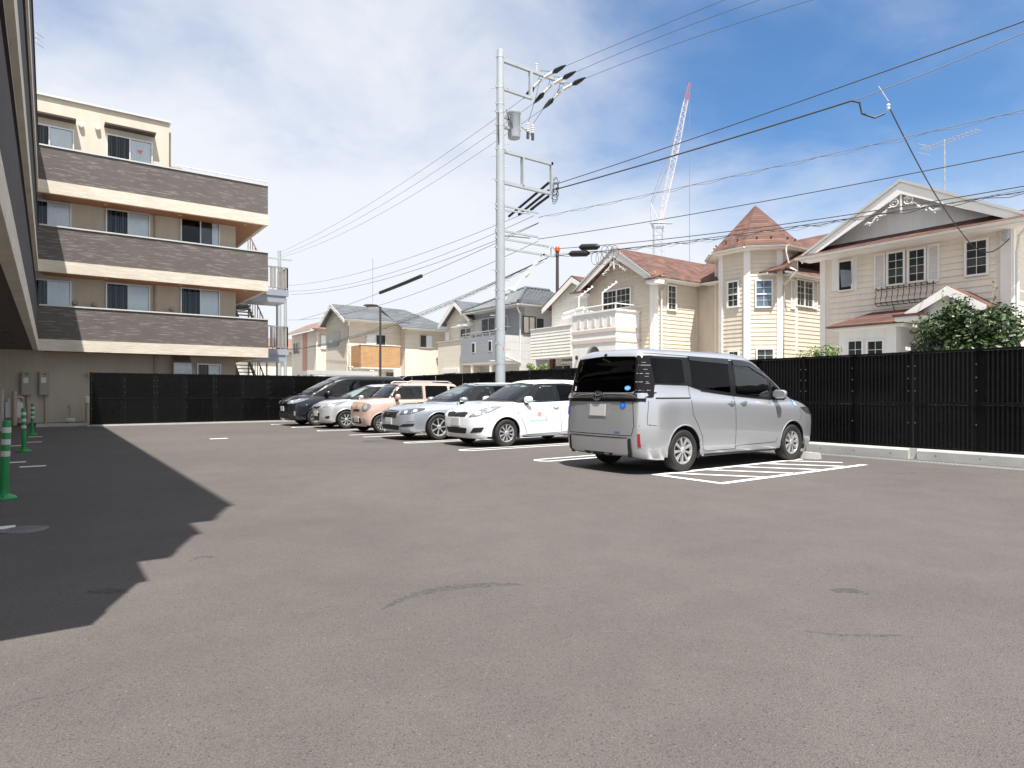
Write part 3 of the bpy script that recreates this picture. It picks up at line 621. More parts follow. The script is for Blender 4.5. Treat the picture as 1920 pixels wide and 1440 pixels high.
MB().tube([(p.x, YW, p.z), (p.x, YW-.22, p.z+.03), (p.x+.18, YW-.3, p.z-.08)], .018, 6).build('arm', 'pipe_beige', t); MB().cyl((p.x-.02, YW-.2, p.z+.02), (p.x-.02, YW-.2, p.z+.14), .05, n=8).build('head', 'pipe_beige', t)
p = on_y(163, 770, YW-.4); t = thing('vent_pipe', 'short cream vent pipe beside the fence end post', 'pipe', (p.x, YW-.5, 0))
MB().cyl((p.x, YW-.5, .03), (p.x, YW-.5, .8), .06, n=12).build('pipe', 'pipe_beige', t, smooth=True); MB().lathe([(.06, 0), (.1, .03), (.1, .2), (.05, .26), (0, .27)], (p.x, YW-.5, .8), UZ, 14).build('cap', 'white_plastic', t, smooth=True)
# roof aerial beyond the wing
def aerial(lab, O, mh, ax, n, l, m='galv'):
    t = thing('tv_aerial', lab, 'aerial', O); ax = V(ax).normalized(); pr = ax.cross(UZ)
    MB().cyl(O, V(O)+UZ*mh, .022, n=6).build('mast', m, t); tp = V(O)+UZ*(mh-.08)
    MB().beam(tp-ax*l*.6, tp+ax*l*.4, .025, .025).build('boom', m, t); e = MB()
    for i in range(n): q = tp-ax*l*.6+ax*l*i/(n-1); h = .16+.12*i/n; e.cyl(q-pr*h, q+pr*h, .007, n=5)
    e.build('elements', m, t)
    e = MB(); q = tp+ax*l*.4; e.beam(q-UZ*.2, q+UZ*.2, .012, .012); e.beam(q-pr*.3+UZ*.15, q+pr*.3+UZ*.15, .012, .012); e.beam(q-pr*.3-UZ*.15, q+pr*.3-UZ*.15, .012, .012); e.build('reflector', m, t)
p = on_y(86, 82, 24.0); aerial('thin comb-like aerial at the roof edge of the shaded wing', (p.x-.65, 24.0, 10.1), p.z-10.05, (.8, -.6, 0), 7, 1.3)

# external steel stair at the right end of the building
st = thing('outside_stair', 'grey steel outside stair with railed landings at the building end', 'staircase', (9, 34, 0))
def rails(par, p, q, h=1.1, n=6, m='stair_grey', panel=True):
    b = MB(); p, q = V(p), V(q); b.beam(p+UZ*h, q+UZ*h, .05, .05); b.beam(p+UZ*.1, q+UZ*.1, .04, .04)
    for i in range(n+1): s = p+(q-p)*i/n; b.beam(s, s+UZ*h, .035, .035)
    b.build('railing', 'stair_brown' if m == 'stair_brown' else m, par)
    if panel:
        b = MB(); d = (q-p).normalized(); nn = d.cross(UZ); l = (q-p).length; k = max(3, int(l/.16))
        for i in range(k): s = p+(q-p)*(i+.5)/k; b.beam(s+UZ*.12, s+UZ*(h-.04), .09, .012, up=tuple(nn))
        b.build('railing_slats', m, par)
for j, (zl, yl) in enumerate(((3.05, 32.0), (5.92, 32.0), (8.75, 32.0))):
    if j < 2:
        mbox('landing', 'stair_pale', st, XR+.02, 9.72, yl, yl+1.7, zl-.02, zl+.26)
        mbox('landing_beam', 'stair_pale', st, XR+.02, 9.60, yl+.05, yl+1.6, zl-.34, zl-.021)
        rails(st, (XR+.05, yl+.03, zl+.26), (9.68, yl+.03, zl+.26), n=5); rails(st, (9.68, yl+.03, zl+.26), (9.68, yl+1.67, zl+.26), n=4)
    z0 = zl+.26-2.87; y0, y1 = yl+1.7, yl+5.6
    b = MB()
    for s in (8.05, 9.15): b.beam((s, y0, z0), (s, y1, zl+.2), .06, .26)
    b.build('stringer', 'stair_grey', st)
    for k in range(13): mbox('tread', 'tread', st, 8.08, 9.12, y0+.3*k, y0+.3*k+.27, z0+.2*(k+1)+.03, z0+.2*(k+1)+.07)
    for s in (8.0, 9.2):
        b = MB(); b.beam((s, y0, z0+1.1), (s, y1, zl+1.35), .05, .05)
        for k in range(9): yy = y0+(y1-y0)*k/8; zz_ = z0+(zl+.2-z0)*k/8; b.beam((s, yy, zz_), (s, yy, zz_+1.12), .035, .035)
        b.build('stair_rail', 'stair_brown' if s > 9 else 'stair_grey', st)
    b = MB()
    for k in range(20): yy = y0+(y1-y0)*(k+.5)/20; zz_ = z0+(zl+.2-z0)*(k+.5)/20; b.beam((7.97, yy, zz_+.1), (7.97, yy, zz_+1.08), .012, .16)
    b.build('railing_slats', 'stair_grey', st)
for x, y, t_ in ((9.62, 33.6, 6.0), (8.0, 37.7, 6), (9.25, 37.7, 6)): MB().beam((x, y, 0), (x, y, t_), .07, .07).build('post', 'stair_grey', st)
mbox('rear_landing', 'stair_grey', st, 7.95, 9.3, 37.6, 38.8, 5.85, 6.1)
MB().beam((9.2, 33.9, 0), (9.2, 33.9, 2.9), .06, .06).build('post', 'stair_grey', st)

# ------------------------------------------------------------------ houses beyond the fence
def siding(par, O, U, Nn, z0, z1, u0, u1, pitch, m, gl=None, gr=None, joined=False, name='siding_board', out=.022):
    """lapped boards; gl / gr give the left / right end as a function of height on gables"""
    n = int(round((z1-z0)/pitch)); b = MB()
    for i in range(n):
        a, c = z0+i*pitch, min(z0+(i+1)*pitch, z1)
        la, lc = (gl(a), gl(c)) if gl else (u0, u0); ra, rc = (gr(a), gr(c)) if gr else (u1, u1)
        if rc-lc < .03: rc = lc = (rc+lc)/2
        if ra-la < .08: continue
        P = lambda u, z, d: O+U*u+UZ*z+Nn*d
        if not joined: b = MB()
        b.add([P(la,a,0),P(ra,a,0),P(ra,a,out),P(la,a,out),P(lc,c,0),P(rc,c,0),P(rc,c,.004),P(lc,c,.004)], [(3,2,1,0),(0,1,5,4),(2,3,7,6),(1,2,6,5),(3,0,4,7),(4,5,6,7)])
        if not joined: b.build(name, m, par)
    if joined: put(b.build('siding', m, par), kind='stuff')
def slab(name, m, par, pts, th=.09, **k): return MB().prism([V(p) for p in pts], (0, 0, -th)).build(name, m, par, **k)
def gutter(par, p, q, r=.055):
    p, q = V(p), V(q); b = MB(); d = (q-p).normalized(); x = d.cross(UZ).normalized(); n = 7; prof = [(math.cos(a)*r, math.sin(a)*r) for a in [PI+PI*i/n for i in range(n+1)]]
    vs = [p+x*a+UZ*c for a, c in prof]+[q+x*a+UZ*c for a, c in prof]; k = n+1
    b.add(vs, [(i, i+1, k+i+1, k+i) for i in range(n)]+[tuple(range(k)), tuple(range(2*k-1, k-1, -1))]); b.add([p-x*r, q-x*r, q+x*r, p+x*r], [(0,1,2,3)]); return b.build('gutter', 'gutter', par, smooth=True)
def pipe(par, pts, r=.04, m='gutter', name='downpipe'): return MB().tube(pts, r, 8).build(name, m, par, smooth=True)
def xwin(par, px0, px1, py0, py1, X, **k):     # window on a face looking towards -X
    a, b = on_x(px0, 600, X), on_x(px1, 600, X); pm = (px0+px1)/2; z1, z0 = on_x(pm, py0, X).z, on_x(pm, py1, X).z
    return window(par, V((X, a.y, z0)), -UY, -UX, a.y-b.y, z1-z0, **k)
def ywin(par, px0, px1, py0, py1, Y, **k):     # window on a face looking towards -Y
    a, b = on_y(px0, 600, Y), on_y(px1, 600, Y); pm = (px0+px1)/2; z1, z0 = on_y(pm, py0, Y).z, on_y(pm, py1, Y).z
    return window(par, V((a.x, Y, z0)), UX, -UY, b.x-a.x, z1-z0, **k)
def shutter(par, O, U, Nn, wd, h, m='trim_white'):
    b = MB(); b.obox(O, U, UZ, Nn, 0, .05, 0, h, 0, .04); b.obox(O, U, UZ, Nn, wd-.05, wd, 0, h, 0, .04); b.obox(O, U, UZ, Nn, .05, wd-.05, 0, .06, 0, .04); b.obox(O, U, UZ, Nn, .05, wd-.05, h-.06, h, 0, .04)
    s = b.build('shutter', m, par); n = int((h-.12)/.055)
    for i in range(n):
        z = .06+(h-.12)*(i+.5)/n; l = MB(); P = lambda u, zz_, d: O+U*u+UZ*zz_+Nn*d
        l.add([P(.051, z-.024, .032), P(wd-.051, z-.024, .032), P(wd-.051, z+.02, .008), P(.051, z+.02, .008), P(.051, z-.028, .026), P(wd-.051, z-.028, .026), P(wd-.051, z+.016, .002), P(.051, z+.016, .002)],
              [(0,1,2,3),(7,6,5,4),(0,4,5,1),(1,5,6,2),(2,6,7,3),(3,7,4,0)]); l.build('slat', m, s)
def scroll(par, O, U, Nn, w, sl, m='trim_white', sc_=1.0):
    """fretwork under a gable peak: drop, two rings, curling arms; sl = rake slope (drop per metre)"""
    b = MB(); P = lambda u, z: O+U*u*sc_+UZ*z*sc_+Nn*.03
    b.beam(P(0, -.02), P(0, -.62), .05, .05, up=tuple(Nn)); b.cyl(P(0, -.62), P(0, -.70), .035, .01, 8)
    for s in (-1, 1):
        c = (s*.22, -.28); b.tube([P(c[0]+.13*math.cos(a), c[1]+.13*math.sin(a)) for a in [2*PI*i/18 for i in range(19)]], .024*sc_, 6)
        b.tube([P(c[0]+.06*math.cos(a), c[1]+.06*math.sin(a)) for a in [2*PI*i/12 for i in range(10)]], .02, 6)
        pts = []
        for i in range(22):
            t = i/21; u = s*(.32+(w-.32)*t); pts.append(P(u, -.24-abs(u)*sl*.98-.02+.055*math.sin(t*15)))
        b.tube(pts, [.034-.014*abs(math.sin(i*.7)) for i in range(22)], 6)
        for t in (.25, .55, .85):
            u = s*(.32+(w-.32)*t); zc = -.24-abs(u)*sl; b.tube([P(u+s*.05*math.cos(a), zc-.05+.06*math.sin(a)) for a in [PI*1.4*i/8 for i in range(9)]], .02, 6)
    b.build('fretwork', m, par, smooth=True)

# --- house with the wide white gable at the right
X5 = 21.5; ya, yb = 11.69, 6.33
h5 = thing('gabled_house', 'cream clapboard house with wide white gable, fretwork and brown roof', 'house', (X5, 9, 0))
wall = mbox('wall', 'siding_pale', h5, X5, 30, yb, ya, 0, 5.9)
siding(wall, V((X5, ya, 0)), -UY, -UX, .4, 5.72, .30, ya-yb-.34, .19, 'siding_pale', out=.034)
siding(wall, V((X5, yb, 0)), UX, -UY, .4, 5.72, .22, 6, .19, 'siding_pale', joined=True)
for y0, y1 in ((ya-.17, ya+.012), (yb-.012, yb+.24)): mbox('corner_trim', 'trim_white', h5, X5-.055, X5+.002, y0, y1, 0, 5.72)
mbox('corner_trim', 'trim_white', h5, X5+.002, X5+.18, yb-.05, yb-.001, 0, 5.72)
AP = (8.93, 7.62); EL, ER, EZ = 12.1, 5.72, 5.86
sl5 = (AP[1]-EZ)/(EL-AP[0])
slab('roof_slope', 'shingle_brown', h5, [(20.93, AP[0], AP[1]), (30.4, AP[0], AP[1]), (30.4, EL, EZ), (20.93, EL, EZ)], .07)
slab('roof_slope', 'shingle_brown', h5, [(20.93, AP[0], AP[1]), (20.93, ER, EZ), (30.4, ER, EZ), (30.4, AP[0], AP[1])], .07)
gz = lambda y: AP[1]-(abs(y-AP[0]))*(sl5 if y > AP[0] else (AP[1]-EZ)/(AP[0]-ER))-.08
MB().prism([(X5+.02, 12.0, 5.9), (X5+.02, AP[0], gz(AP[0])), (X5+.02, 5.8, 5.9)], (.3, 0, 0)).build('gable_wall', 'stucco_white', h5)
for y0, y1 in ((AP[0], EL-.02), (AP[0], ER+.02)):
    b = MB(); za, zb_ = AP[1]-.075, EZ-.075
    b.prism([(20.94, y0, za), (20.94, y1, zb_), (20.94, y1, zb_-.24 if False else zb_-.20), (20.94, y0, za-.36)], (.05, 0, 0)); b.build('bargeboard', 'trim_white', h5)
    b = MB(); b.prism([(20.90, y0, za+.085), (20.90, y1, zb_+.085), (20.90, y1, zb_+.0), (20.90, y0, za+.0)], (.028, 0, 0)); b.build('roof_edge', 'fascia', h5)
MB().prism([(20.80, 12.15, 5.80), (20.80, 5.5, 5.80), (21.56, 5.5, 6.16), (21.56, 12.15, 6.16)], (0, 0, -.05)).build('skirt_roof', 'shingle_brown', h5)
mbox('eave_soffit', 'trim_white', h5, 20.84, X5-.002, 5.6, 12.1, 5.66, 5.72)
gutter(h5, (20.77, 12.2, 5.76), (20.77, 5.3, 5.76), .075); gutter(h5, (20.9, 5.5, 5.74), (29, 5.5, 5.74))
mbox('eave_soffit', 'trim_white', h5, X5, 29, 5.6, yb-.002, 5.67, 5.72)
scroll(h5, V((21.02, AP[0], 7.22)), -UY, -UX, 1.15, .52, sc_=.92)
G = 'pane_dark'
for q0, q1, t0, t1 in ((1663, 1698, 471, 535.5), (1702, 1737.5, 465.5, 530)): xwin(h5, q0, q1, t0, t1, X5-.036, nx=2, nz=4, mun=1, m='trim_white', glass=G, fw=.055)
xwin(h5, 1809, 1854.5, 449, 517.5, X5-.036, nx=2, nz=4, mun=1, m='trim_white', glass=G, fw=.055, sill=False)
wn = xwin(h5, 1572, 1600, 488, 546, X5-.036, m='trim_white', glass='room_dark', fw=.045)
a = on_x(1578, 545, X5-.03); MB().prism([(X5-.04, a.y, a.z+.08), (X5-.04, a.y-.34, a.z+.08), (X5-.34, a.y-.45, a.z+.55), (X5-.3, a.y-.1, a.z+.62)], (-.012, 0, .03)).build('open_sash', 'pane_sky', wn)
for q0, q1, t0, t1 in ((1561, 1573, 483, 547), (1599, 1608, 477, 545)):
    a, b_ = on_x(q0, 500, X5), on_x(q1, 500, X5); mbox('window_trim', 'trim_white', h5, X5-.05, X5-.001, b_.y, a.y, on_x(q0, t1, X5).z, on_x(q0, t0, X5).z)
for q0, q1, t0, t1 in ((1639.5, 1660.5, 476.5, 542.5), (1739, 1762, 458, 529.5)):
    a, b_ = on_x(q0, 500, X5-.025), on_x(q1, 500, X5-.025); pm = (q0+q1)/2; z0 = on_x(pm, t1, X5).z; shutter(h5, V((X5-.025, a.y, z0)), -UY, -UX, a.y-b_.y, on_x(pm, t0, X5).z-z0)
# iron flower-box rail
a, b_ = on_x(1643, 545, X5-.2), on_x(1750, 530, X5-.2); fb = MB(); zt = 3.98
zt = on_x(1695, 538, X5-.2).z; n = 11
for i in range(n):
    y = a.y+(b_.y-a.y)*i/(n-1); pr = [(.02, 0), (.16, .015), (.21, -.05), (.19, -.16), (.26, -.30), (.27, -.42), (.14, -.50), (.02, -.50)]
    fb.tube([(X5-.02-d, y, zt+z) for d, z in pr], .011, 5); fb.tube([(X5-.2+.03*math.cos(t), y, zt+.045+.03*math.sin(t)) for t in [2*PI*k/8 for k in range(9)]], .009, 5)
for d, z in ((.20, 0), (.265, -.42), (.14, -.5)): fb.cyl((X5-d, a.y, zt+z), (X5-d, b_.y, zt+z), .012, n=6)
fb.build('iron_flower_box', 'iron_black', h5)
MB().tube([(X5-.1, a.y-.45, zt-.5), (X5-.08, a.y-.5, zt-.75), (X5-.04, a.y-.42, zt-.95)], .014, 6).build('cable_end', 'iron_black', h5)
# bay window with its own roof
XBAY = 20.35; a, b_ = on_x(1573, 630, XBAY), on_x(1680, 630, XBAY); zt = on_x(1590, 612, XBAY).z
mbox('bay_wall', 'stucco_white', h5, XBAY, X5-.03, b_.y, a.y, 0, zt)
for q0, q1 in ((1589, 1620), (1625, 1659)): xwin(h5, q0, q1, 637, 690, XBAY, nx=2, nz=3, mun=1, m='trim_white', glass=G, fw=.05)
MB().prism([(XBAY-.25, a.y+.3, zt+.02), (XBAY-.25, b_.y-.3, zt+.02), (X5-.03, b_.y-.3, zt+.5), (X5-.03, a.y-.5, zt+.5)], (0, 0, -.06)).build('bay_roof', 'shingle_brown', h5)
slab('bay_roof', 'shingle_brown', h5, [(XBAY-.25, a.y+.3, zt+.021), (X5-.03, a.y-.5, zt+.5), (X5-.03, a.y+.3, zt+.021)], .05)
mbox('bay_fascia', 'trim_white', h5, XBAY-.2, X5-.04, b_.y-.25, a.y+.22, zt-.12, zt-.045)
# porch gable
XP = 19.9; pa = on_x(1776, 537, XP); pl = on_x(1697, 587, XP); pr_ = V((XP, 2*pa.y-pl.y, pl.z))
pr_.y = max(pr_.y, 6.4)
MB().prism([(XP+.25, pl.y-.12, pl.z-.1), (XP+.25, pa.y, pa.z-.14), (XP+.25, pr_.y+.12, pr_.z-.1), (XP+.25, pr_.y+.12, 0), (XP+.25, pl.y-.35, 0), (XP+.25, pl.y-.35, pl.z-.2)], (.12, 0, 0)).build('porch_wall', 'stucco_white', h5)
for e in (pl, pr_):
    slab('porch_roof', 'shingle_brown', h5, [(XP, pa.y, pa.z), (X5-.03, pa.y, pa.z), (X5-.03, e.y, e.z), (XP, e.y, e.z)], .06)
    MB().prism([(XP-.035, pa.y, pa.z+.01), (XP-.035, e.y, e.z+.01), (XP-.035, e.y, e.z-.2), (XP-.035, pa.y, pa.z-.24)], (.032, 0, 0)).build('bargeboard', 'trim_white', h5)
mbox('porch_side', 'stucco_white', h5, XP+.25, X5-.03, pl.y-.5, pl.y-.36, 0, pl.z-.2)
mbox('porch_return', 'shingle_brown', h5, XP-.1, XP+.9, pl.y-.55, pl.y+.3, pl.z-.10, pl.z-.03)
mbox('porch_cornice', 'trim_white', h5, XP-.06, XP+.85, pl.y-.5, pl.y+.25, pl.z-.22, pl.z-.101)
pipe(h5, [(20.95, 5.75, 5.65), (21.3, 6.1, 5.4), (21.36, 6.16, 5.0), (21.36, 6.16, .2)], .045)
MB().box(21.30, 21.42, 6.36, 6.50, 5.35, 5.6).build('meter_box', 'galv', h5)
p = on_x(1771, 365, 24.0); aerial('tall television aerial on the white gabled house roof', (24.0, p.y, on_x(1771, 362, 24.0).z-.5), on_x(1770, 262, 24.0).z-on_x(1771, 362, 24.0).z+.5, (.25, 1, 0), 14, 1.75, 'galv')
# wall lantern
p = on_x(1715, 655, 19.5); t = thing('lantern_post', 'black wrought iron lantern on a post by the bush', 'lantern', (19.5, p.y, 0))
MB().cyl((19.5, p.y, 0), (19.5, p.y, p.z-.15), .03, n=8).build('post', 'iron_black', t); b = MB(); zc = p.z-.1
b.lathe([(.03, 0), (.07, .02), (.11, .24), (.13, .26), (.05, .36), (.015, .4), (.015, .5), (0, .52)], (19.5, p.y, zc), UZ, 6); b.build('lantern', 'iron_black', t)

# --- cream house with balcony gable and octagonal turret
X4 = 20.0; yA, yB = 21.75, 17.8
h4 = thing('turret_house', 'cream clapboard house with octagonal turret, red brown roofs and white balcony', 'house', (22, 18, 0))
wall = mbox('wall', 'siding_cream', h4, X4, 29, yB, yA, 0, 5.95)
ap4 = (19.58, 7.32); e4 = 5.98; f4 = lambda z: (ap4[1]-.12-z)/((ap4[1]-e4)/(21.75-ap4[0]))
siding(wall, V((X4, yA, 0)), -UY, -UX, .4, 5.88, .0, yA-yB-.2, .165, 'siding_cream')
w2 = MB().prism([(X4-.001, 21.75, 5.9), (X4-.001, ap4[0], ap4[1]-.1), (X4-.001, 17.5, 5.9)], (.2, 0, 0)).build('gable_wall', 'siding_cream', h4)
siding(w2, V((X4-.001, ap4[0], 0)), -UY, -UX, 5.88, 7.2, 0, 0, .165, 'siding_cream', gl=lambda z: -max(f4(z), 0), gr=lambda z: min(max(f4(z), 0), 2.0))
siding(wall, V((X4, yB, 0)), UX, -UY, .4, 5.7, .2, 2.8, .165, 'siding_cream')
mbox('corner_trim', 'trim_white', h4, X4-.045, X4-.0255, yB-.03, yB+.2, 0, 5.75); mbox('corner_trim', 'trim_white', h4, X4-.045, X4+.19, yB-.048, yB-.0255, 0, 5.75)
ov = 19.45
slab('roof_slope', 'shingle_red', h4, [(ov, ap4[0], ap4[1]), (29, ap4[0], ap4[1]), (29, 22.1, e4-.2), (ov, 22.1, e4-.2)], .07)
slab('roof_slope', 'shingle_red', h4, [(ov, ap4[0], ap4[1]), (ov, 17.45, e4-.12), (26.5, 17.45, e4-.12), (29, ap4[0], ap4[1])], .07)
for e in (22.05, 17.5):
    MB().prism([(ov+.01, ap4[0], ap4[1]-.075), (ov+.01, e, e4-.22), (ov+.01, e, e4-.42), (ov+.01, ap4[0], ap4[1]-.40)], (.05, 0, 0)).build('bargeboard', 'trim_white', h4)
    MB().prism([(ov-.03, ap4[0], ap4[1]+.01), (ov-.03, e, e4-.13), (ov-.03, e, e4-.21), (ov-.03, ap4[0], ap4[1]-.07)], (.028, 0, 0)).build('roof_edge', 'fascia', h4)
scroll(h4, V((ov+.09, ap4[0], ap4[1]-.44)), -UY, -UX, 1.0, .62, sc_=.72)
for y0, y1 in ((21.5, 22.25), (17.2, 17.75)):     # little returned eaves at the gable feet
    slab('eave_return', 'shingle_red', h4, [(ov-.1, y0, 5.72), (ov-.1, y1, 5.72), (X4-.03, y1, 5.95), (X4-.03, y0, 5.95)], .05); mbox('return_cornice', 'trim_white', h4, ov-.05, X4-.03, y0+.05, y1-.05, 5.52, 5.665)
gutter(h4, (ov-.05, 17.39, 5.76), (22.4, 17.39, 5.76), .06); gutter(h4, (22.32, 17.25, 5.76), (22.32, 14.2, 5.76), .07)
mbox('eave_soffit', 'trim_white', h4, X4+.2, 22.5, 17.44, yB-.03, 5.70, 5.75)
# range behind, facing the car park between gable wing and turret
XI = 22.8
wall2 = mbox('inner_wall', 'siding_cream', h4, XI, 29, 14.06, yB-.002, 0, 5.9)
siding(wall2, V((XI, yB, 0)), -UY, -UX, .4, 5.7, .03, 2.6, .165, 'siding_cream')
slab('roof_slope', 'shingle_red', h4, [(22.3, 18.4, 5.82), (22.3, 13.6, 5.82), (26.2, 13.6, 7.75), (26.2, 19.6, 7.75)], .07)
slab('roof_slope', 'shingle_red', h4, [(26.2, 19.6, 7.75), (26.2, 13.6, 7.75), (30, 13.6, 5.8), (30, 19.6, 5.8)], .07)
slab('roof_slope', 'shingle_red', h4, [(22.6, 13.72, 5.83), (29.5, 13.72, 5.83), (28.0, 14.6, 6.35), (23.6, 14.6, 6.35)], .06)
mbox('eave_soffit', 'trim_white', h4, XI-.4, XI-.03, 14.1, 17.25, 5.70, 5.75); mbox('eave_soffit', 'trim_white', h4, 23.0, 29, 13.75, 14.03, 5.70, 5.75)
gutter(h4, (22.6, 13.67, 5.77), (29.4, 13.67, 5.77), .06)
siding(wall2, V((XI, 14.06, 0)), UX, -UY, .4, 5.7, 1.2, 6.1, .165, 'siding_cream')
# turret
TC = V((23.45, 15.50, 0)); ap_ = 1.45; sd_ = ap_*2*math.tan(PI/8); TZ = 6.72
tw = MB(); ring = [TC+V((math.cos(PI/8+i*PI/4), math.sin(PI/8+i*PI/4), 0))*(ap_/math.cos(PI/8)) for i in range(8)]
tw.prism(ring, (0, 0, TZ)); tw = tw.build('turret_wall', 'siding_cream', h4)
for i in range(8):
    ang = i*PI/4; nn = V((math.cos(ang), math.sin(ang), 0)); uu = UZ.cross(nn)   # to the right seen from outside
    if nn.x > .3 or nn.y > .8: continue
    siding(tw, TC+nn*ap_, uu, nn, .4, TZ-.04, -sd_/2+.08, sd_/2-.08, .165, 'siding_cream')
for i in range(8):
    p = ring[i]; nn = (p-TC).normalized(); uu = UZ.cross(nn)
    if nn.x > .95: continue
    MB().obox(p, uu, UZ, nn, -.12, .12, 0, TZ-.02, -.06, .022).build('corner_trim', 'trim_white', h4)
ro = (ap_+.34)/math.cos(PI/8); rr = [TC+V((math.cos(PI/8+i*PI/4), math.sin(PI/8+i*PI/4), 0))*ro+UZ*(TZ+.10) for i in range(8)]; apx = TC+UZ*8.82
for i in range(8): MB().add([rr[i], rr[(i+1) % 8], apx, rr[i]-UZ*.06, rr[(i+1) % 8]-UZ*.06], [(0,1,2),(0,3,4,1)]).build('turret_roof', 'shingle_red', h4)
for i in range(8):
    p, q = rr[i], rr[(i+1) % 8]; out = ((p+q)/2-TC); out.z = 0; out.normalize(); gutter(h4, p-UZ*.05+out*.05, q-UZ*.05+out*.05, .065)
MB().prism([p-UZ*.10 for p in rr], (0, 0, -.05)).build('turret_soffit', 'trim_white', h4)
for i in range(8):
    for t_ in (.3, .7):
        p = rr[i].lerp(rr[(i+1) % 8], t_).lerp(apx, .14); nn = (p-TC); nn.z = 0; nn.normalize(); MB().cyl(p, p+nn*.06+UZ*.08, .03, n=6).build('snow_guard', 'coping_dark', h4)
G2 = ('pane_sky',)
f0 = TC+V((-ap_-.024, 0, 0)); 
xwin(h4, 1364, 1386.5, 526.5, 577, TC.x-ap_-.024, nx=2, nz=4, mun=1, mz=.49, m='trim_white', glass='pane_dark', fw=.06)
xwin(h4, 1366, 1387, 657, 700, TC.x-ap_-.024, nx=2, nz=4, mun=1, m='trim_white', glass='pane_dark', fw=.06)
nn = V((-1, -1, 0)).normalized(); uu = UZ.cross(nn); fo = TC+nn*(ap_+.024)
window(h4, fo+uu*(-.32)+UZ*4.45, uu, nn, .66, 1.08, nx=2, nz=4, mun=1, mz=.49, m='trim_white', glass='pane_sky', fw=.05)
window(h4, fo+uu*(-.28)+UZ*1.9, uu, nn, .66, 1.0, nx=2, nz=4, mun=1, m='trim_white', glass='pane_dark', fw=.05)
ywin(h4, 1250, 1267.5, 534, 583, yB-.024, nx=2, nz=4, mun=1, m='trim_white', glass='pane_dark', fw=.06)
wn = ywin(h4, 1491, 1523, 525, 576, 14.06-.024, nx=2, nz=4, mun=1, sashes=2, m='trim_white', glass='pane_dark', fw=.05)
for q0, q1 in ((1482, 1490.5), (1523.5, 1532)):
    a, b_ = on_y(q0, 550, 14.03), on_y(q1, 550, 14.03); z0 = on_y((q0+q1)/2, 580, 14.03).z; shutter(h4, V((a.x, 14.034, z0)), UX, -UY, b_.x-a.x, on_y((q0+q1)/2, 524, 14.03).z-z0)
pipe(h4, [(20.3, 17.4, 5.7), (20.32, 17.5, 5.55), (20.32, 17.70, 5.35), (20.32, 17.71, .2)])
q = ring[5]; pipe(h4, [rr[5]-UZ*.1, rr[5]-UZ*.35, (ring[5].x+.1, ring[5].y-.35, 5.95), (ring[5].x+.15, ring[5].y-.62, 5.78), (ring[5].x+.12, ring[5].y-.1, 5.3), (ring[5].x+.12, ring[5].y-.08, .2)])
# balcony porch in white stucco with an arch
XB4 = 18.6; b0, b1 = 21.2, 18.57; zt = 4.5
yc = on_x(1112, 650, XB4).y; za = on_x(1112, 649, XB4).z; ra = .42
out = [(XB4, b0, 0), (XB4, b0, zt), (XB4, b1, zt), (XB4, b1, 0)]+[(XB4, yc-ra, 0)]+[(XB4, yc-ra*math.cos(t), za-ra+ra*math.sin(t)) for t in [PI*i/16 for i in range(17)]]+[(XB4, yc+ra, 0)]
MB().prism(out, (.14, 0, 0)).build('balcony_wall', 'stucco_white', h4); mbox('balcony_wall', 'stucco_white', h4, XB4+.141, X4-.026, b1, b1+.14, 0, zt)
mbox('balcony_wall', 'stucco_white', h4, XB4+.141, X4-.026, b0-.14, b0, 0, zt); mbox('balcony_floor', 'stucco_white', h4, XB4+.142, X4-.03, b1+.142, b0-.142, 3.2, 3.4)
mbox('porch_back', 'trim_pink', h4, X4-.06, X4-.027, b1+.2, b0-.2, 0, 3.1)
for z0, z1 in ((3.68, 3.82), (3.26, 3.42)):
    mbox('band', 'trim_pink', h4, XB4-.03, XB4-.001, b1-.028, b0+.03, z0, z1); mbox('band', 'trim_pink', h4, XB4-.001, X4-.03, b1-.03, b1-.001, z0, z1)
mbox('balcony_cap', 'stucco_white', h4, XB4-.05, XB4+.19, b1-.05, b0+.05, zt, zt+.07); mbox('balcony_cap', 'stucco_white', h4, XB4+.191, X4-.03, b1-.05, b1+.19, zt, zt+.07)
for i in range(5):
    y = b0-.42-i*.46; b = MB(); b.box(XB4-.012, XB4+.0, y-.10, y+.10, 3.93, 4.36); fr = b.build('slot_frame', 'stucco_white', h4); mbox('slot', 'trim_pink', fr, XB4-.016, XB4-.0125, y-.065, y+.065, 3.96, 4.33)
r = MB(); r.tube([(X4-.05, b0-.05, zt+.30), (XB4+.07, b0-.05, zt+.30), (XB4+.07, b1+.07, zt+.30), (X4-.05, b1+.07, zt+.30)], .025, 6)
for y in (b0-.1, 20.3, 19.4, b1+.1): r.cyl((XB4+.07, y, zt+.05), (XB4+.07, y, zt+.30), .018, n=6)
r.build('balcony_rail', 'white_plastic', h4)
xwin(h4, 1131, 1184, 542, 580, X4-.024, sashes=2, nx=3, nz=3, mun=1, m='trim_white', glass='pane_dark', fw=.05)
for y in (20.9, 19.45):
    b = MB(); b.beam((XB4+.1, y, zt+.3), (XB4+.1, y, zt+.85), .04, .05); b.beam((XB4+.1, y, zt+.82), (XB4+.75, y-.2, zt+1.3), .05, .04)
    for k in range(4): b.cyl((XB4+.2+k*.16, y-.05-k*.05, zt+.88+k*.12), (XB4+.2+k*.16, y-.05-k*.05, zt+.98+k*.12), .035, n=8)
    b.build('laundry_pole_arm', 'white_plastic', h4)
p = on_x(1083, 672, XB4); MB().lathe([(0, .12), (.05, .1), (.07, .0), (.04, -.06)], (XB4-.06, p.y, p.z), UZ, 8).build('porch_lamp', 'iron_black', h4)

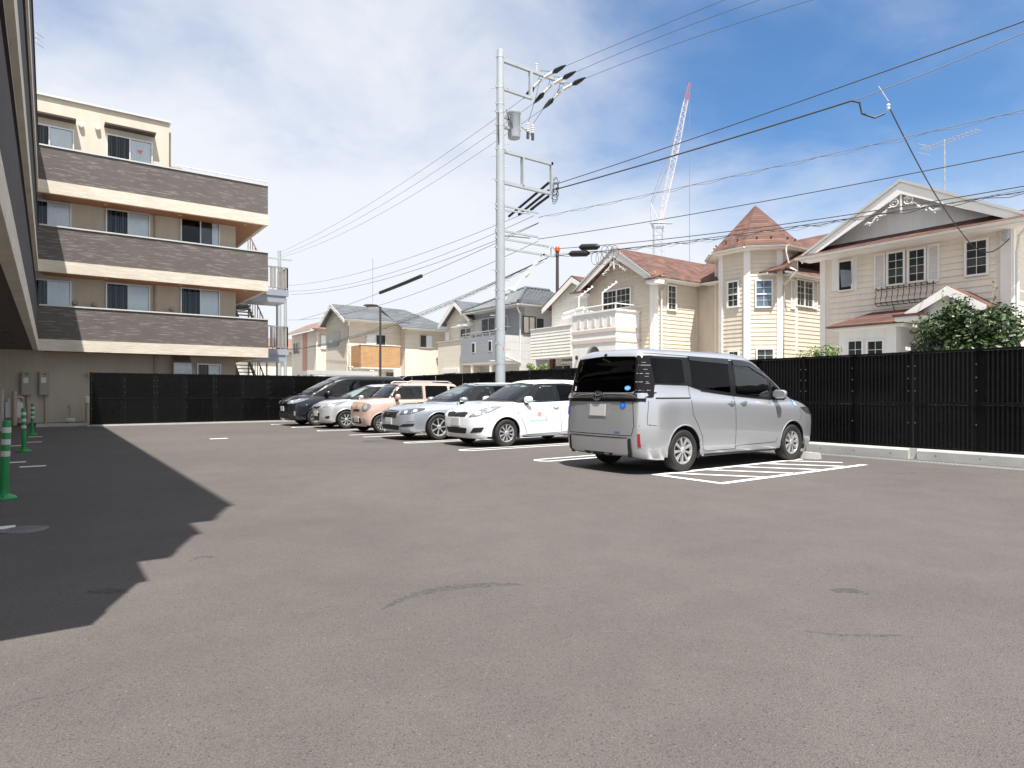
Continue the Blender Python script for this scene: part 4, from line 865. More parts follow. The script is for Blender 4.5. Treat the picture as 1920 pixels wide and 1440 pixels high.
# --- white clapboard house between
h3b = thing('white_clapboard_house', 'white clapboard gabled house with boarded balcony beside the turret house', 'house', (22, 24, 0))
XQ = 21.0; wall = mbox('wall', 'siding_white', h3b, XQ, 28, 22.25, 25.5, 0, 5.75)
siding(wall, V((XQ, 25.5, 0)), -UY, -UX, .4, 5.6, 0, 3.2, .15, 'siding_white', joined=True)
apq = (23.55, 6.85); sq = (6.85-5.6)/(25.75-23.55)
w2 = MB().prism([(XQ-.001, 25.6, 5.66), (XQ-.001, apq[0], apq[1]-.08), (XQ-.001, 22.2, 6.05), (XQ-.001, 22.2, 5.66)], (.2, 0, 0)).build('gable_wall', 'siding_white', h3b)
siding(w2, V((XQ-.001, apq[0], 0)), -UY, -UX, 5.62, 6.75, 0, 0, .15, 'siding_white', gl=lambda z: -(apq[1]-.1-z)/sq, gr=lambda z: min((apq[1]-.1-z)/sq, 1.3), joined=True)
slab('roof_slope', 'shingle_red', h3b, [(20.6, apq[0], apq[1]), (29, apq[0], apq[1]), (29, 25.9, apq[1]-sq*2.35), (20.6, 25.9, apq[1]-sq*2.35)], .07)
slab('roof_slope', 'shingle_red', h3b, [(20.6, apq[0], apq[1]), (20.6, 22.3, apq[1]-sq*1.25), (29, 22.3, apq[1]-sq*1.25), (29, apq[0], apq[1])], .07)
for e, k in ((25.85, 2.3), (22.35, 1.2)): MB().prism([(20.6, apq[0], apq[1]-.07), (20.6, e, apq[1]-sq*k-.07), (20.6, e, apq[1]-sq*k-.3), (20.6, apq[0], apq[1]-.33)], (.06, 0, 0)).build('bargeboard', 'trim_white', h3b)
wb = mbox('balcony_wall', 'siding_white', h3b, 19.6, XQ-.03, 22.4, 25.45, 2.86, 4.3); siding(wb, V((19.6, 25.45, 0)), -UY, -UX, 2.86, 4.28, 0, 3.0, .15, 'siding_white', joined=True)
mbox('balcony_cap', 'trim_white', h3b, 19.55, XQ-.03, 22.4, 25.5, 4.3, 4.34)
aw = MB(); aw.cyl((20.55, 22.6, 5.15), (20.55, 24.0, 5.0), .10, n=12); aw.beam((20.5, 22.6, 5.0), (20.5, 24.1, 4.86), .06, .2); aw.build('awning_box', 'white_plastic', h3b, smooth=True)
xwin(h3b, 1042, 1072, 684, 705, XQ-.03, sashes=2, m='trim_white', glass='pane_dark'); mbox('window_hood', 'trim_white', h3b, XQ-.3, XQ-.03, 22.6, 24.7, on_x(1055, 679, XQ).z-.1, on_x(1055, 679, XQ).z)
mbox('door_post', 'shingle_brown', h3b, 20.3, 20.5, 24.6, 24.85, 0, 2.85)

# --- grey house with tiled hip roof
h3 = thing('grey_tiled_house', 'grey two-tone house with dark tiled hip roof behind the utility pole', 'house', (21.5, 29, 0))
mbox('wall', 'siding_far_grey', h3, 20, 25.5, 26.9, 31.3, 0, 5.75); mbox('upper_wall', 'siding_far_slate', h3, 20.0-.003, 20.3, 26.9-.003, 31.3, 4.2, 5.748)
zc, za = 5.80, 7.05; x0, x1, y0, y1 = 19.5, 26, 26.35, 31.85; r0, r1 = (21.9, 28.9), (23.6, 28.9)
for pts in ([(x0, y0, zc), (x1, y0, zc), (*r1, za), (*r0, za)], [(x0, y1, zc), (x0, y0, zc), (*r0, za)], [(x1, y0, zc), (x1, y1, zc), (*r1, za)], [(x1, y1, zc), (x0, y1, zc), (*r0, za), (*r1, za)]):
    slab('roof_slope', 'tile_grey', h3, pts, .08)
for q in range(26):     # tile ribs on the two slopes in sight
    t = (q+.5)/26
    x = x0+(x1-x0)*t; m_ = min(1, (x-x0)/(r0[0]-x0), (x1-x)/(x1-r1[0])); MB().cyl((x, y0, zc+.01), (x, y0+(r0[1]-y0)*m_, zc+.01+(za-zc)*m_), .045, n=6).build('roof_tile_row', 'tile_grey', h3)
    y = y0+(y1-y0)*t; m_ = min(1, (y-y0)/(r0[1]-y0), (y1-y)/(y1-r0[1])); MB().cyl((x0, y, zc+.01), (x0+(r0[0]-x0)*m_, y, zc+.01+(za-zc)*m_), .045, n=6).build('roof_tile_row', 'tile_grey', h3)
MB().cyl((x0, y0, zc+.05), (*r0, za+.05), .09, n=8).build('hip_ridge', 'tile_grey', h3); MB().cyl((*r0, za+.05), (*r1, za+.05), .09, n=8).build('hip_ridge', 'tile_grey', h3); MB().cyl((x0, y1, zc+.05), (*r0, za+.05), .09, n=8).build('hip_ridge', 'tile_grey', h3)
gutter(h3, (x0-.05, y1, 5.72), (x0-.05, y0, 5.72)); gutter(h3, (x0, y0-.05, 5.72), (x1, y0-.05, 5.72)); mbox('eave_soffit', 'fascia', h3, x0+.05, x1-.1, y0+.05, y1-.05, 5.66, 5.71)
mbox('balcony_wall', 'siding_far_slate', h3, 18.6, 18.75, 27.0, 30.45, 2.84, 4.15); mbox('balcony_wall', 'siding_far_grey', h3, 18.6, 19.99, 26.85, 26.999, 2.84, 4.15); mbox('balcony_wall', 'siding_far_slate', h3, 18.751, 19.99, 30.3, 30.45, 2.84, 4.15)
mbox('balcony_floor', 'trim_white', h3, 18.62, 19.99, 26.9, 30.4, 2.72, 2.835)
for px in (888, 919):
    p = on_x(px, 650, 18.6); f = mbox('slot_frame', 'trim_white', h3, 18.585, 18.599, p.y-.17, p.y+.17, 3.32, 3.88); mbox('slot', 'room_dark', f, 18.58, 18.584, p.y-.13, p.y+.13, 3.36, 3.84)
rl = MB(); rl.cyl((18.67, 27, 4.4), (18.67, 30.4, 4.4), .025, n=6)
for k in range(6): rl.cyl((18.67, 27.05+k*.66, 4.15), (18.67, 27.05+k*.66, 4.4), .018, n=6)
rl.build('balcony_rail', 'galv', h3)
xwin(h3, 904, 930, 596, 625, 19.99, sashes=2, glass='pane_dark'); xwin(h3, 888, 903, 600, 628, 19.985, glass='fascia'); xwin(h3, 945, 953, 592, 622, 19.99, glass='pane_dark')
ywin(h3, 980, 1003, 593, 626, 26.89, sashes=2, glass='siding_pale', m='lamp_brown'); ywin(h3, 1004, 1020, 596, 617, 26.89, glass='pane_dark')
pipe(h3, [(19.6, 26.6, 5.6), (19.95, 26.82, 5.3), (19.95, 26.82, .3)]); pipe(h3, [(18.9, 26.7, 3.05), (19.95, 26.75, 2.75)], .05)
for y in (27.6, 29.4): mbox('balcony_post', 'trim_white', h3, 18.65, 18.77, y, y+.12, 0, 2.71)

# --- pale cream house behind it
h3a = thing('cream_gable_house', 'pale cream house with steep gable and awning beside the grey house', 'house', (21, 33, 0))
mbox('wall', 'siding_far_cream', h3a, 20, 26, 31.45, 34.4, 0, 5.5); apc = (32.9, 6.55)
MB().prism([(20, 34.4, 5.5), (20, apc[0], 6.5), (20, 31.45, 5.5)], (6, 0, 0)).build('gable_wall', 'siding_far_cream', h3a)
for e in (34.75, 31.2):
    k = apc[1]-abs(e-apc[0])*.70; slab('roof_slope', 'tile_grey', h3a, [(19.6, apc[0], apc[1]+.1), (26.5, apc[0], apc[1]+.1), (26.5, e, k+.1), (19.6, e, k+.1)], .07)
    MB().prism([(19.58, apc[0], apc[1]+.05), (19.58, e, k+.05), (19.58, e, k-.17), (19.58, apc[0], apc[1]-.2)], (.06, 0, 0)).build('bargeboard', 'trim_white', h3a)
mbox('porch_wall', 'siding_far_cream', h3a, 18.8, 19.99, 30.6, 33.35, 0, 4.13); mbox('porch_cap', 'fascia', h3a, 18.75, 19.99, 30.55, 33.4, 4.13, 4.19)
xwin(h3a, 864, 885, 615, 632, 19.99, sashes=2, glass=('pane_dark', 'pane_sky'), m='trim_white'); xwin(h3a, 836, 843, 622, 643, 19.99, glass='curtain', m='trim_white')
b = MB(); p, q = on_x(860, 612, 19.8), on_x(884, 607, 19.8); b.cyl(p, q, .12, n=10); b.beam(p-UZ*.1-UX*.3, q-UZ*.1-UX*.3, .5, .05); b.build('awning', 'white_plastic', h3a, smooth=True)
xwin(h3a, 833, 857, 693, 703, 18.79, glass='pane_dark', m='trim_white'); mbox('shutter_box', 'white_plastic', h3a, 18.7, 18.79, 30.9, 32.8, 2.32, 2.55)
mbox('rear_wall', 'siding_far_cream', h3a, 24, 29, 33.5, 36.5, 0, 6.3); slab('rear_roof', 'tile_grey', h3a, [(23.4, 33, 6.6), (29.4, 33, 6.6), (29.4, 37, 6.3), (23.4, 37, 6.3)], .1)

# --- cream house with ochre balcony behind the far fence
h2 = thing('ochre_balcony_house', 'cream house with grey roof and ochre brick balcony behind the street lamp', 'house', (17, 37, 0))
XN, YN = 14.35, 36.2
mbox('wall', 'siding_far_cream', h2, XN, 17.8, YN, 39.6, 0, 5.55); mbox('side_wall', 'siding_far_cream', h2, 17.8, 20.95, 35.6, 39.6, 0, 5.15)
apn = (37.9, 6.55)
MB().prism([(XN+.002, 36.2, 5.55), (XN+.002, apn[0], apn[1]-.1), (XN+.002, 39.6, 5.55)], (3, 0, 0)).build('gable_wall', 'siding_far_cream', h2)
slab('roof_slope', 'tile_grey', h2, [(14.0, apn[0], apn[1]), (14.0, 35.75, 5.5), (18.2, 35.75, 5.5), (18.9, apn[0], apn[1])], .08); slab('roof_slope', 'tile_grey', h2, [(14.0, apn[0], apn[1]), (18.9, apn[0], apn[1]), (21, 40, 5.4), (14.0, 40, 5.4)], .08)
slab('roof_slope', 'tile_grey', h2, [(16.9, apn[0]-.5, apn[1]-.02), (17.3, 35.2, 5.16), (21.2, 35.2, 5.16), (18.9, apn[0], apn[1]+.01)], .08); slab('roof_slope', 'tile_grey', h2, [(18.9, apn[0], apn[1]), (21.2, 35.2, 5.16), (21.2, 40, 5.2)], .08)
for e in (35.75, 40.0): MB().prism([(13.97, apn[0], apn[1]), (13.97, e, 5.45), (13.97, e, 5.25), (13.97, apn[0], apn[1]-.22)], (.06, 0, 0)).build('bargeboard', 'trim_white', h2)
gutter(h2, (14.0, 35.7, 5.45), (17.2, 35.7, 5.45), .08); gutter(h2, (17.4, 35.15, 5.1), (21.2, 35.15, 5.1), .08)
mbox('eave_soffit', 'trim_white', h2, 14.1, 17.79, 35.8, YN, 5.36, 5.42); mbox('eave_soffit', 'trim_white', h2, 17.9, 21.1, 35.25, 35.6, 5.02, 5.06)
mbox('balcony_wall', 'brick_ochre', h2, 14.6, 17.05, 34.75, 34.9, 2.67, 3.93); mbox('balcony_wall', 'brick_ochre', h2, 14.6, 14.75, 34.901, YN-.002, 2.67, 3.93); mbox('balcony_wall', 'brick_ochre', h2, 16.9, 17.05, 34.901, YN-.002, 2.67, 3.93)
mbox('balcony_cap', 'trim_white', h2, 14.57, 17.08, 34.72, 34.93, 3.93, 3.97); mbox('balcony_floor', 'trim_white', h2, 14.6, 17.05, 34.76, YN-.003, 2.6, 2.669)
ywin(h2, 686, 723, 627, 650, YN-.005, sashes=2, glass=('curtain', 'pane_dark')); ywin(h2, 786.5, 811, 628, 652.5, 35.595, sashes=2, glass=('pane_dark', 'curtain')); ywin(h2, 722, 738, 697, 710, YN-.005, glass='pane_dark')
b = MB(); a_, c_ = on_x(613, 640, XN-.02), on_x(637, 640, XN-.02); z0, z1 = on_x(625, 651, XN).z, on_x(625, 622, XN).z
mbox('shutter_panel', 'fascia', h2, XN-.03, XN-.001, c_.y, a_.y, z0+.25, z1); mbox('window_strip', 'pane_dark', h2, XN-.045, XN-.031, c_.y+.2, a_.y-.1, z0+.05, z0+.24)
pipe(h2, [(14.3, 35.8, 5.4), (14.42, 36.12, 5.1), (14.42, 36.12, 2.75), (14.9, 35.6, 2.6), (15.3, 34.6, 2.45), (15.35, 34.6, .2)], .055, 'white_plastic')
mbox('wall_lamp', 'pipe_beige', h2, 15.6, 15.72, YN-.12, YN-.002, 2.35, 2.5)
# --- red roofed house farther left
h1 = thing('red_tiled_house', 'cream house with salmon stripe and red tiled roof by the stair', 'house', (16, 46, 0))
X1 = 15.1
mbox('wall', 'siding_far_cream', h1, X1, 17.2, 43.4, 48.9, 0, 5.5); mbox('side_wall', 'siding_far_cream', h1, X1+.6, 18, 42.0, 43.39, 0, 4.4)
z_ = 5.55
for pts in ([(14.6, 49.4, z_), (14.6, 42.9, z_), (16.4, 44.6, 6.4), (16.4, 49.4, 6.4)], [(14.6, 42.9, z_), (18.2, 42.9, z_), (16.4, 44.6, 6.4)], [(18.2, 42.9, z_), (18.2, 49.4, z_), (16.4, 49.4, 6.4), (16.4, 44.6, 6.4)]): slab('roof_slope', 'tile_red', h1, pts, .09)
a_, b_ = on_x(567.5, 640, X1), on_x(576, 640, X1); mbox('stripe', 'house_pink', h1, X1-.02, X1-.001, b_.y, a_.y, 0, 5.45)
xwin(h1, 551, 562, 642, 665, X1-.002, sashes=2, glass='pane_dark'); pipe(h1, [(15.05, 43.3, 5.4), (15.05, 43.3, .2)], .06)
ywin(h1, 601, 612, 628, 655, 43.39, sashes=1, glass='curtain')
gutter(h1, (14.55, 49.4, 5.5), (14.55, 42.9, 5.5), .08)
bk = thing('far_cream_house', 'low cream house glimpsed between the stair and the red tiled house', 'house', (18, 56, 0)); mbox('wall', 'siding_far_cream', bk, 13.4, 20, 54, 60, 0, 4.6)
slab('roof_slope', 'tile_red', bk, [(13, 53.5, 4.6), (20.5, 53.5, 4.6), (20.5, 57, 5.9), (13, 57, 5.9)], .1); slab('roof_slope', 'tile_red', bk, [(13, 57, 5.9), (20.5, 57, 5.9), (20.5, 60.5, 4.6), (13, 60.5, 4.6)], .1)
# carport behind the back fence
cp = thing('carport', 'flat white carport roof rising just above the black fence', 'carport', (12, 31, 0))
mbox('roof', 'white_plastic', cp, 9.95, 13.4, 29.9, 32.2, 2.08, 2.22); mbox('roof_edge', 'alu', cp, 9.9, 13.45, 29.84, 29.898, 2.05, 2.25)
for x, y in ((10.2, 30.1), (13.2, 30.1), (10.2, 32), (13.2, 32)): mbox('post', 'alu', cp, x-.05, x+.05, y-.05, y+.05, 0, 2.079)

# ------------------------------------------------------------------ utility pole inside the fence
PX, PY = 11.72, 16.8
zp = lambda y: CAMH+(HOR-y)*.01689
up = thing('utility_pole', 'tall grey utility pole with transformer and bracket arms behind parked cars', 'utility pole', (PX, PY, 0))
MB().lathe([(0, 0), (.165, 0), (.145, 6), (.112, 11.98), (.105, 12.03), (0, 12.03)], (PX, PY, 0), UZ, 24).build('shaft', 'pole_grey', up, smooth=True)
for y in (108, 165, 196, 212, 236, 281, 341, 385, 393, 432, 436, 447, 465, 510, 545, 560, 618, 645, 682):
    z = zp(y); r = .165-.053*z/12+.006; MB().cyl((PX, PY, z-.03), (PX, PY, z+.03), r, n=20).build('band', 'galv', up, smooth=True); MB().box(PX-r-.05, PX-r+.01, PY-.02, PY+.02, z-.025, z+.025).build('band_clamp', 'galv', up)
def arm(y0, x1, a=.09, drop=0, nm='arm', m='pole_grey', x0=PX+.1, yy=PY): return MB().beam((x0, yy, zp(y0)), (x1, yy, zp(y0)-drop), a, a).build(nm, m, up)
arm(112, 14.38, .10); arm(165, 12.98, .09); xs_ = 12.93
MB().beam((xs_, PY, zp(165)), (xs_, PY, zp(112)-.05), .10, .10).build('arm_strut', 'pole_grey', up)
arm(282, 13.85, .10); arm(341, 13.80, .10)
MB().beam((13.82, PY, zp(341)), (13.82, PY, zp(282)+.05), .10, .10).build('arm_strut', 'pole_grey', up); MB().beam((12.6, PY, zp(341)+.05), (12.6, PY, zp(282)-.05), .15, .06).build('arm_strut', 'pole_grey', up)
arm(385, 13.25, .05); arm(393, 12.9, .04, -.06); arm(432, 13.24, .06); arm(441, 12.9, .03, -.07, 'arm', 'insul_green'); arm(447, 13.9, .055); arm(465, 13.9, .06)
MB().beam((13.75, PY, zp(447)), (PX+.13, PY, zp(562)), .06, .06).build('stay', 'alu', up); MB().beam((13.8, PY, zp(447)), (13.8, PY, zp(465)), .04, .04).build('arm_strut', 'pole_grey', up)
MB().cyl((12.85, PY, zp(505)), (12.72, PY, zp(512)), .05, n=8).build('stay_marker', 'pipe_beige', up)
# transformer
tx = 12.26; tr = MB(); tr.lathe([(0, 9.36), (.19, 9.36), (.20, 9.40), (.20, 10.10), (.215, 10.12), (.215, 10.18), (.1, 10.24), (0, 10.25)], (tx, PY, 0), UZ, 22); trn = tr.build('transformer', 'pole_grey', up, smooth=True)
for z in (9.62, 9.95): MB().beam((PX+.1, PY, z), (tx-.18, PY, z), .1, .08).build('transformer_bracket', 'galv', up)
for a in (-.9, -.4, .3): MB().cyl((tx+.2*math.cos(a), PY-.2*abs(math.sin(a))-.0, 9.6), (tx+.22*math.cos(a), PY-.22*abs(math.sin(a)), 10.0), .025, n=6).build('cooling_fin', 'pole_grey', up)
w_ = MB(); 
for k in range(5): w_.tube([(PX+.14, PY-.12, 9.75+.1*k), (PX+.25, PY-.2-.03*k, 9.9-.1*k), (PX+.36, PY-.12, 10.0+.02*k)], .012, 5)
w_.build('leads', 'cable', up)
MB().beam((tx+.18, PY, 9.86), (13.05, PY, 9.62), .05, .05).build('fuse_arm', 'galv', up)
def insul(p, ax, l=.22, r=.05, m='insulator', n=4, nm='insulator'):
    prof = [(0, 0)]
    for i in range(n): prof += [(r*.55, l*(i+.1)/n), (r, l*(i+.45)/n), (r*.55, l*(i+.9)/n)]
    return MB().lathe(prof+[(0, l)], p, ax, 12).build(nm, m, up, smooth=True)
for x in (12.78, 12.98): insul((x, PY-.05, 9.66), (0, 0, 1), .30, .055); MB().beam((x, PY-.05, 9.45), (x, PY-.05, 9.66), .07, .07).build('fuse_holder', 'cable', up)
MB().tube([(13.30, PY, 11.5), (13.05, PY-.1, 10.8), (12.8, PY-.05, 10.0)], .010, 5).build('jumper', 'cable', up); MB().tube([(13.75, PY-.6, 11.2), (13.3, PY-.2, 10.5), (13.0, PY-.05, 10.0)], .010, 5).build('jumper', 'cable', up)
insul((13.18, PY, zp(112)-.05+.08), (0, 0, 1), .28, .06)
HV = ((13.45, 11.62), (13.88, 11.55), (14.3, 11.47))
for x, z in HV:
    for s in (1, -1):
        sl = -.28; ax = V((.06 if s < 0 else -.02, s, sl if s > 0 else .02)).normalized(); p = V((x, PY+.06*s, z)); insul(p, ax, .42, .06, n=5); q = p+ax*.42
        MB().tube([q, q+ax*.14, q+ax*.42, q+ax*.6], [.03, .085, .06, .02], 8).build('strain_clamp', 'sleeve_black', up, smooth=True)
    MB().tube([V((x, PY+.35, z-.1)), V((x, PY+.1, z+.3)), V((x, PY-.35, z+.1))], .010, 5).build('jumper', 'cable', up)
for z, l in ((8.25, 2.2), (8.0, 1.6), (7.80, .9)):     # black insulating covers on the low voltage side
    MB().tube([V((13.78, PY+.1, z)), V((13.72, PY+.1+l*.5, z-.16*l)), V((13.7, PY+.1+l, z-.3*l))], .045, 6).build('cable_cover', 'sleeve_black', up, smooth=True)
lo = MB()
for k in range(9):
    a = random.uniform(0, 6); c = V((13.84, PY-.15, 8.0+random.uniform(-.35, .3))); lo.tube([c+V((.03*math.cos(i), .20*math.cos(i*.7+a), .26*math.sin(i*.7+a)))*random.uniform(.7, 1.0) for i in range(9)], .011, 5)
lo.build('looped_leads', 'cable', up)
for k in range(26): z = 2.2+k*.36; s = 1 if k % 2 else -1; r = .165-.053*z/12; MB().cyl((PX+s*r*.6, PY-r*.6*s, z), (PX+s*(r+.16)*.75, PY-(r+.16)*.75*s, z), .009, n=5).build('step_bolt', 'galv', up)
MB().tube([(PX-.12, PY-.09, zp(270)), (PX-.14, PY-.1, zp(240)), (PX-.12, PY-.07, zp(215))], .02, 6).build('conduit', 'cable', up)
p = on_y(943.5, 651, PY-.15); MB().box(p.x-.05, p.x+.05, PY-.160, PY-.152, 2.25, 2.72).build('red_mark_plate', 'pole_grey', up); MB().box(p.x-.018, p.x+.025, PY-.163, PY-.1605, 2.5, 2.64).build('red_mark', 'sticker_red', up)
MB().tube([(PX+.13, PY-.08, zp(545)), (PX+.25, PY-.1, zp(540)), (PX+.42, PY-.12, zp(541))], .03, 6).build('lamp_arm', 'white_plastic', up); MB().lathe([(0, 0), (.05, .03), (.06, .3), (0, .36)], (PX+.2, PY-.1, zp(541)), (1, 0, -.1), 10).build('lamp_head', 'white_plastic', up, smooth=True)

# ------------------------------------------------------------------ overhead cables
def on_line(px, py, P0, m):
    t = (px-960)/FPX; d = (P0.x+m*P0.y)/((S_+t*C_)+m*(C_-t*S_)); return V((d*(S_+t*C_), d*(C_-t*S_), CAMH+(HOR-py)/FPX*d))
def path(P0, m, pix, ext, n=40):
    P0 = V(P0); q = [on_line(px, py, P0, m) for px, py in pix[-2:]]
    s1, s2 = P0.y-q[0].y, P0.y-q[1].y; z1, z2 = q[0].z-P0.z, q[1].z-P0.z
    det = s1*s2*s2-s2*s1*s1; a = (z1*s2*s2-z2*s1*s1)/det; b = (s1*z2-s2*z1)/det; end = s2*ext
    return [V((P0.x+m*end*i/n, P0.y-end*i/n, P0.z+a*end*i/n+b*(end*i/n)**2)) for i in range(n+1)]
def cable(lab, P0, m, pix, r=.014, ext=1.0, mt='cable', name='power_cable', group='overhead cables on the utility pole', twist=0):
    pts = path(P0, m, pix, ext); r *= .62; t = MB().tube(pts, r, 5); o = None
    o = t.build(name, mt, smooth=True, label=lab, cat='cable', group=group)
    if twist:
        b = MB(); L_ = (pts[-1]-pts[0]).length; k = int(L_/twist*4); pp = []
        for i in range(k+1):
            u = i/k*(len(pts)-1); j = min(int(u), len(pts)-2); p = pts[j].lerp(pts[j+1], u-j); pp.append(p+V((0, 0, -.035+.035*math.sin(i*PI/2))))
        b.tube(pp, r*.75, 4); b.build('lashing', mt, o)
    return o
LB = {'hv': 'thin power line running from the pole top to the near side', 'hvl': 'thin power line running from the pole top to the far side'}
POS = ('nearest the pole shaft', 'at the middle of the top arm', 'at the outer end of the top arm')
for (x, z), pr, ps in zip(HV, (((1140, 90), (1358, 0)), ((1140, 109), (1424, 0)), ((1140, 130), (1523, 0))), POS): cable('thin power line to the near side, insulator '+ps, (x+.06, PY-1.0, z), .15, pr, .011, 1.35)
for (x, z), pr, ps in zip(HV, (((697, 380), (520, 475)), ((723, 380), (522, 480)), ((750, 380), (524, 483))), POS): cable('thin power line to the far side, insulator '+ps, (x, PY+1.0, z-.25), 0, pr, .011, 1.0)
cable('heavy black cable from the box frame, crossing the blue sky to the right', (13.86, PY-.1, 8.15), .06, ((1495, 192), (1920, 40)), .022, 1.25)
c2 = path((13.86, PY-.1, 7.98), .06, ((1300, 281), (1597, 189)), 1.0); MB().tube(c2, .022, 5).build('power_cable', 'cable', smooth=True, label='heavy black cable ending at a white insulator junction in mid air', cat='cable', group='overhead cables on the utility pole')
cable('twisted pair of thin cables between the heavy cables', (13.25, PY, zp(393)), .10, ((1535, 294), (1920, 206)), .012, 1.25, 'cable_grey', twist=1.1)
cable('single black cable crossing in front of the crane', (13.24, PY, zp(436)), .10, ((1535, 358.6), (1920, 284)), .018, 1.25)
cable('upper black telephone cable crossing the turret roof', (13.9, PY, zp(450)), .10, ((1535, 411), (1920, 349)), .018, 1.25)
cable('lashed telephone cable crossing the turret roof', (13.9, PY, zp(464)), .10, ((1535, 418), (1920, 359)), .016, 1.25, twist=.9)
cable('thin telephone line grazing the white gable', (13.9, PY, zp(460)), .10, ((1535, 421), (1920, 355)), .010, 1.25, 'cable_grey', twist=.6)
J = c2[-1]
jt = thing('cable_junction', 'white insulator junction hanging on the heavy cable in mid air', 'insulator', J)
MB().tube([J, J+V((.1, -.12, -.06)), J+V((.14, -.15, -.3)), J+V((.3, -.35, -.42)), J+V((.42, -.5, -.35))], .022, 6).build('loop', 'cable', jt, smooth=True)
q = J+V((.48, -.55, -.18)); MB().lathe([(0, 0), (.035, .02), (.04, .05), (.02, .07), (.04, .10), (.035, .13), (0, .15)], q-UZ*.1, UZ, 10).build('insulator', 'insulator', jt, smooth=True)
MB().tube([q+UZ*.1, q+V((-.12, .15, .45))], .012, 5).build('hanger', 'galv', jt)
th = [on_line(px, py, V((J.x, J.y, J.z)), .06) for px, py in ((1612, 185), (1760, 128), (1960, 45))]
MB().tube([J]+th, .010, 5).build('power_cable', 'cable_grey', smooth=True, label='thin grey line continuing right from the mid-air junction', cat='cable', group='overhead cables on the utility pole')
e1, e2 = on_x(1822, 460, 21.2), on_x(1893, 447, 21.25); dp = []
for i in range(25): t_ = i/24; p = q.lerp(e1, t_); p.z -= .25*math.sin(PI*t_); dp.append(p)
for i in range(1, 13): t_ = i/12; p = e1.lerp(e2, t_); p.z -= .28*math.sin(PI*t_); dp.append(p)
MB().tube(dp, .014, 5).build('service_drop_cable', 'cable', smooth=True, label='black service cable dropping from the junction to the white gabled house', cat='cable', group='overhead cables on the utility pole')
# to the left
cable('uppermost low voltage line running left behind the building', (13.7, PY+.8, zp(362)), 0, ((719, 499), (531, 536)), .013, 1.0)
cable('second low voltage line running left behind the building', (13.7, PY+.8, zp(375)), 0, ((703, 520.6), (531, 545.6)), .013, 1.0)
cable('third low voltage line running left behind the building', (13.6, PY+.4, zp(395)), 0, ((719, 524), (545, 552)), .015, 1.0)
tw_ = path((13.25, PY, zp(405)), 0, ((789, 518), (656, 570)), 1.5)
MB().tube(tw_, .011, 5).build('power_cable', 'cable_grey', smooth=True, label='thin cable carrying the long black sleeve', cat='cable', group='overhead cables on the utility pole')
def at_px(pts, px):
    for a, b in zip(pts[:-1], pts[1:]):
        f = lambda p: 960+FPX*(p.x*C_-p.y*S_)/(p.x*S_+p.y*C_)
        if (f(a)-px)*(f(b)-px) <= 0: return a.lerp(b, (f(a)-px)/(f(a)-f(b)+1e-9))
a_, b_ = at_px(tw_, 790), at_px(tw_, 713)
MB().tube([a_, a_.lerp(b_, .33)-UZ*.01, a_.lerp(b_, .66)-UZ*.01, b_], .085, 8).build('cable_sleeve', 'sleeve_black', smooth=True, label='long black protective sleeve on a cable against the clouds', cat='sleeve')
cable('cable sloping from the lowest arms down to the far left', (13.24, PY, zp(440)), 0, ((719, 570), (540, 600)), .014, 1.0)
for k in range(3): cable(('uppermost of three bundled telephone cables drooping across the cream houses', 'lashed telephone cable between two others drooping across the cream houses', 'lowest of three bundled telephone cables drooping across the cream houses')[k], (13.75-.1*k, PY, zp(466+3*k)), 0, ((781, 589+3*k), (640, 636+2*k)), .016, 1.55, twist=(.8 if k == 1 else 0))
cable('thin wire strung low across the grey house', (13.5, PY, zp(478)), -.02, ((780, 598), (600, 655)), .009, 1.4, 'cable_grey')
# splice closures on the right-hand telephone cables
def closure(px, py, m0, l, lab):
    p = on_line(px-17, py, V((13.9, PY, 6)), .1); q = on_line(px+17, py-1, V((13.9, PY, 6)), .1); d = (q-p); t = thing('splice_closure', lab, 'cable closure', p, group='black splice closures')
    MB().tube([p-d*.06, p, p+d*.1, p+d*.9, q, q+d*.06], [.03, .06, .10, .10, .06, .03], 10).build('case', 'sleeve_black', t, smooth=True)
    lp = MB(); a = 0
    for k in range(3): c = q+d*(.35+.25*k)-UZ*.12; lp.tube([c+V((0, 0, 0))+d.normalized()*(.16*math.cos(i*.7))+UZ*(.2*math.sin(i*.7)-.05) for i in range(10)], .009, 4)
    lp.build('loops', 'cable', t)
closure(1105, 463.5, 0, .4, 'upper black splice closure hanging left of the fretwork gable'); closure(1086, 476, 0, .5, 'lower black splice closure hanging left of the fretwork gable')

# lamp post in the corner, red topped pole, far pole
lx, ly = 12.2, 26.85
lp = thing('lamp_post', 'slim dark street lamp with flat head in the fence corner', 'street lamp', (lx, ly, 0))
MB().cyl((lx, ly, 0), (lx, ly, 5.0), .055, .045, n=12).build('post', 'lamp_brown', lp, smooth=True); MB().cyl((lx, ly, 0), (lx, ly, .04), .14, n=12).build('base_plate', 'lamp_brown', lp)
MB().beam((lx+.05, ly, 5.0), (lx-.35, ly+.02, 5.06), .06, .05).build('arm', 'lamp_brown', lp); MB().lathe([(0, .05), (.30, .03), (.34, 0), (.2, -.06), (0, -.07)], (lx-.45, ly, 5.05), UZ, 20).build('lamp_head', 'lamp_brown', lp, smooth=True)
MB().cyl((lx-.45, ly, 4.955), (lx-.45, ly, 4.985), .19, n=16).build('diffuser', 'white_plastic', lp)
MB().tube([(lx-.4, ly, 5.08), (lx-.36, ly, 5.3), (lx-.36, ly, 7.15)], .008, 4).build('guy_wire', 'cable_grey', lp)
p = on_x(1045, 465, 25.5); t = thing('red_topped_pole', 'dark slender pole with a red lamp on top behind the white clapboard gable', 'pole', (p.x, p.y, 0))
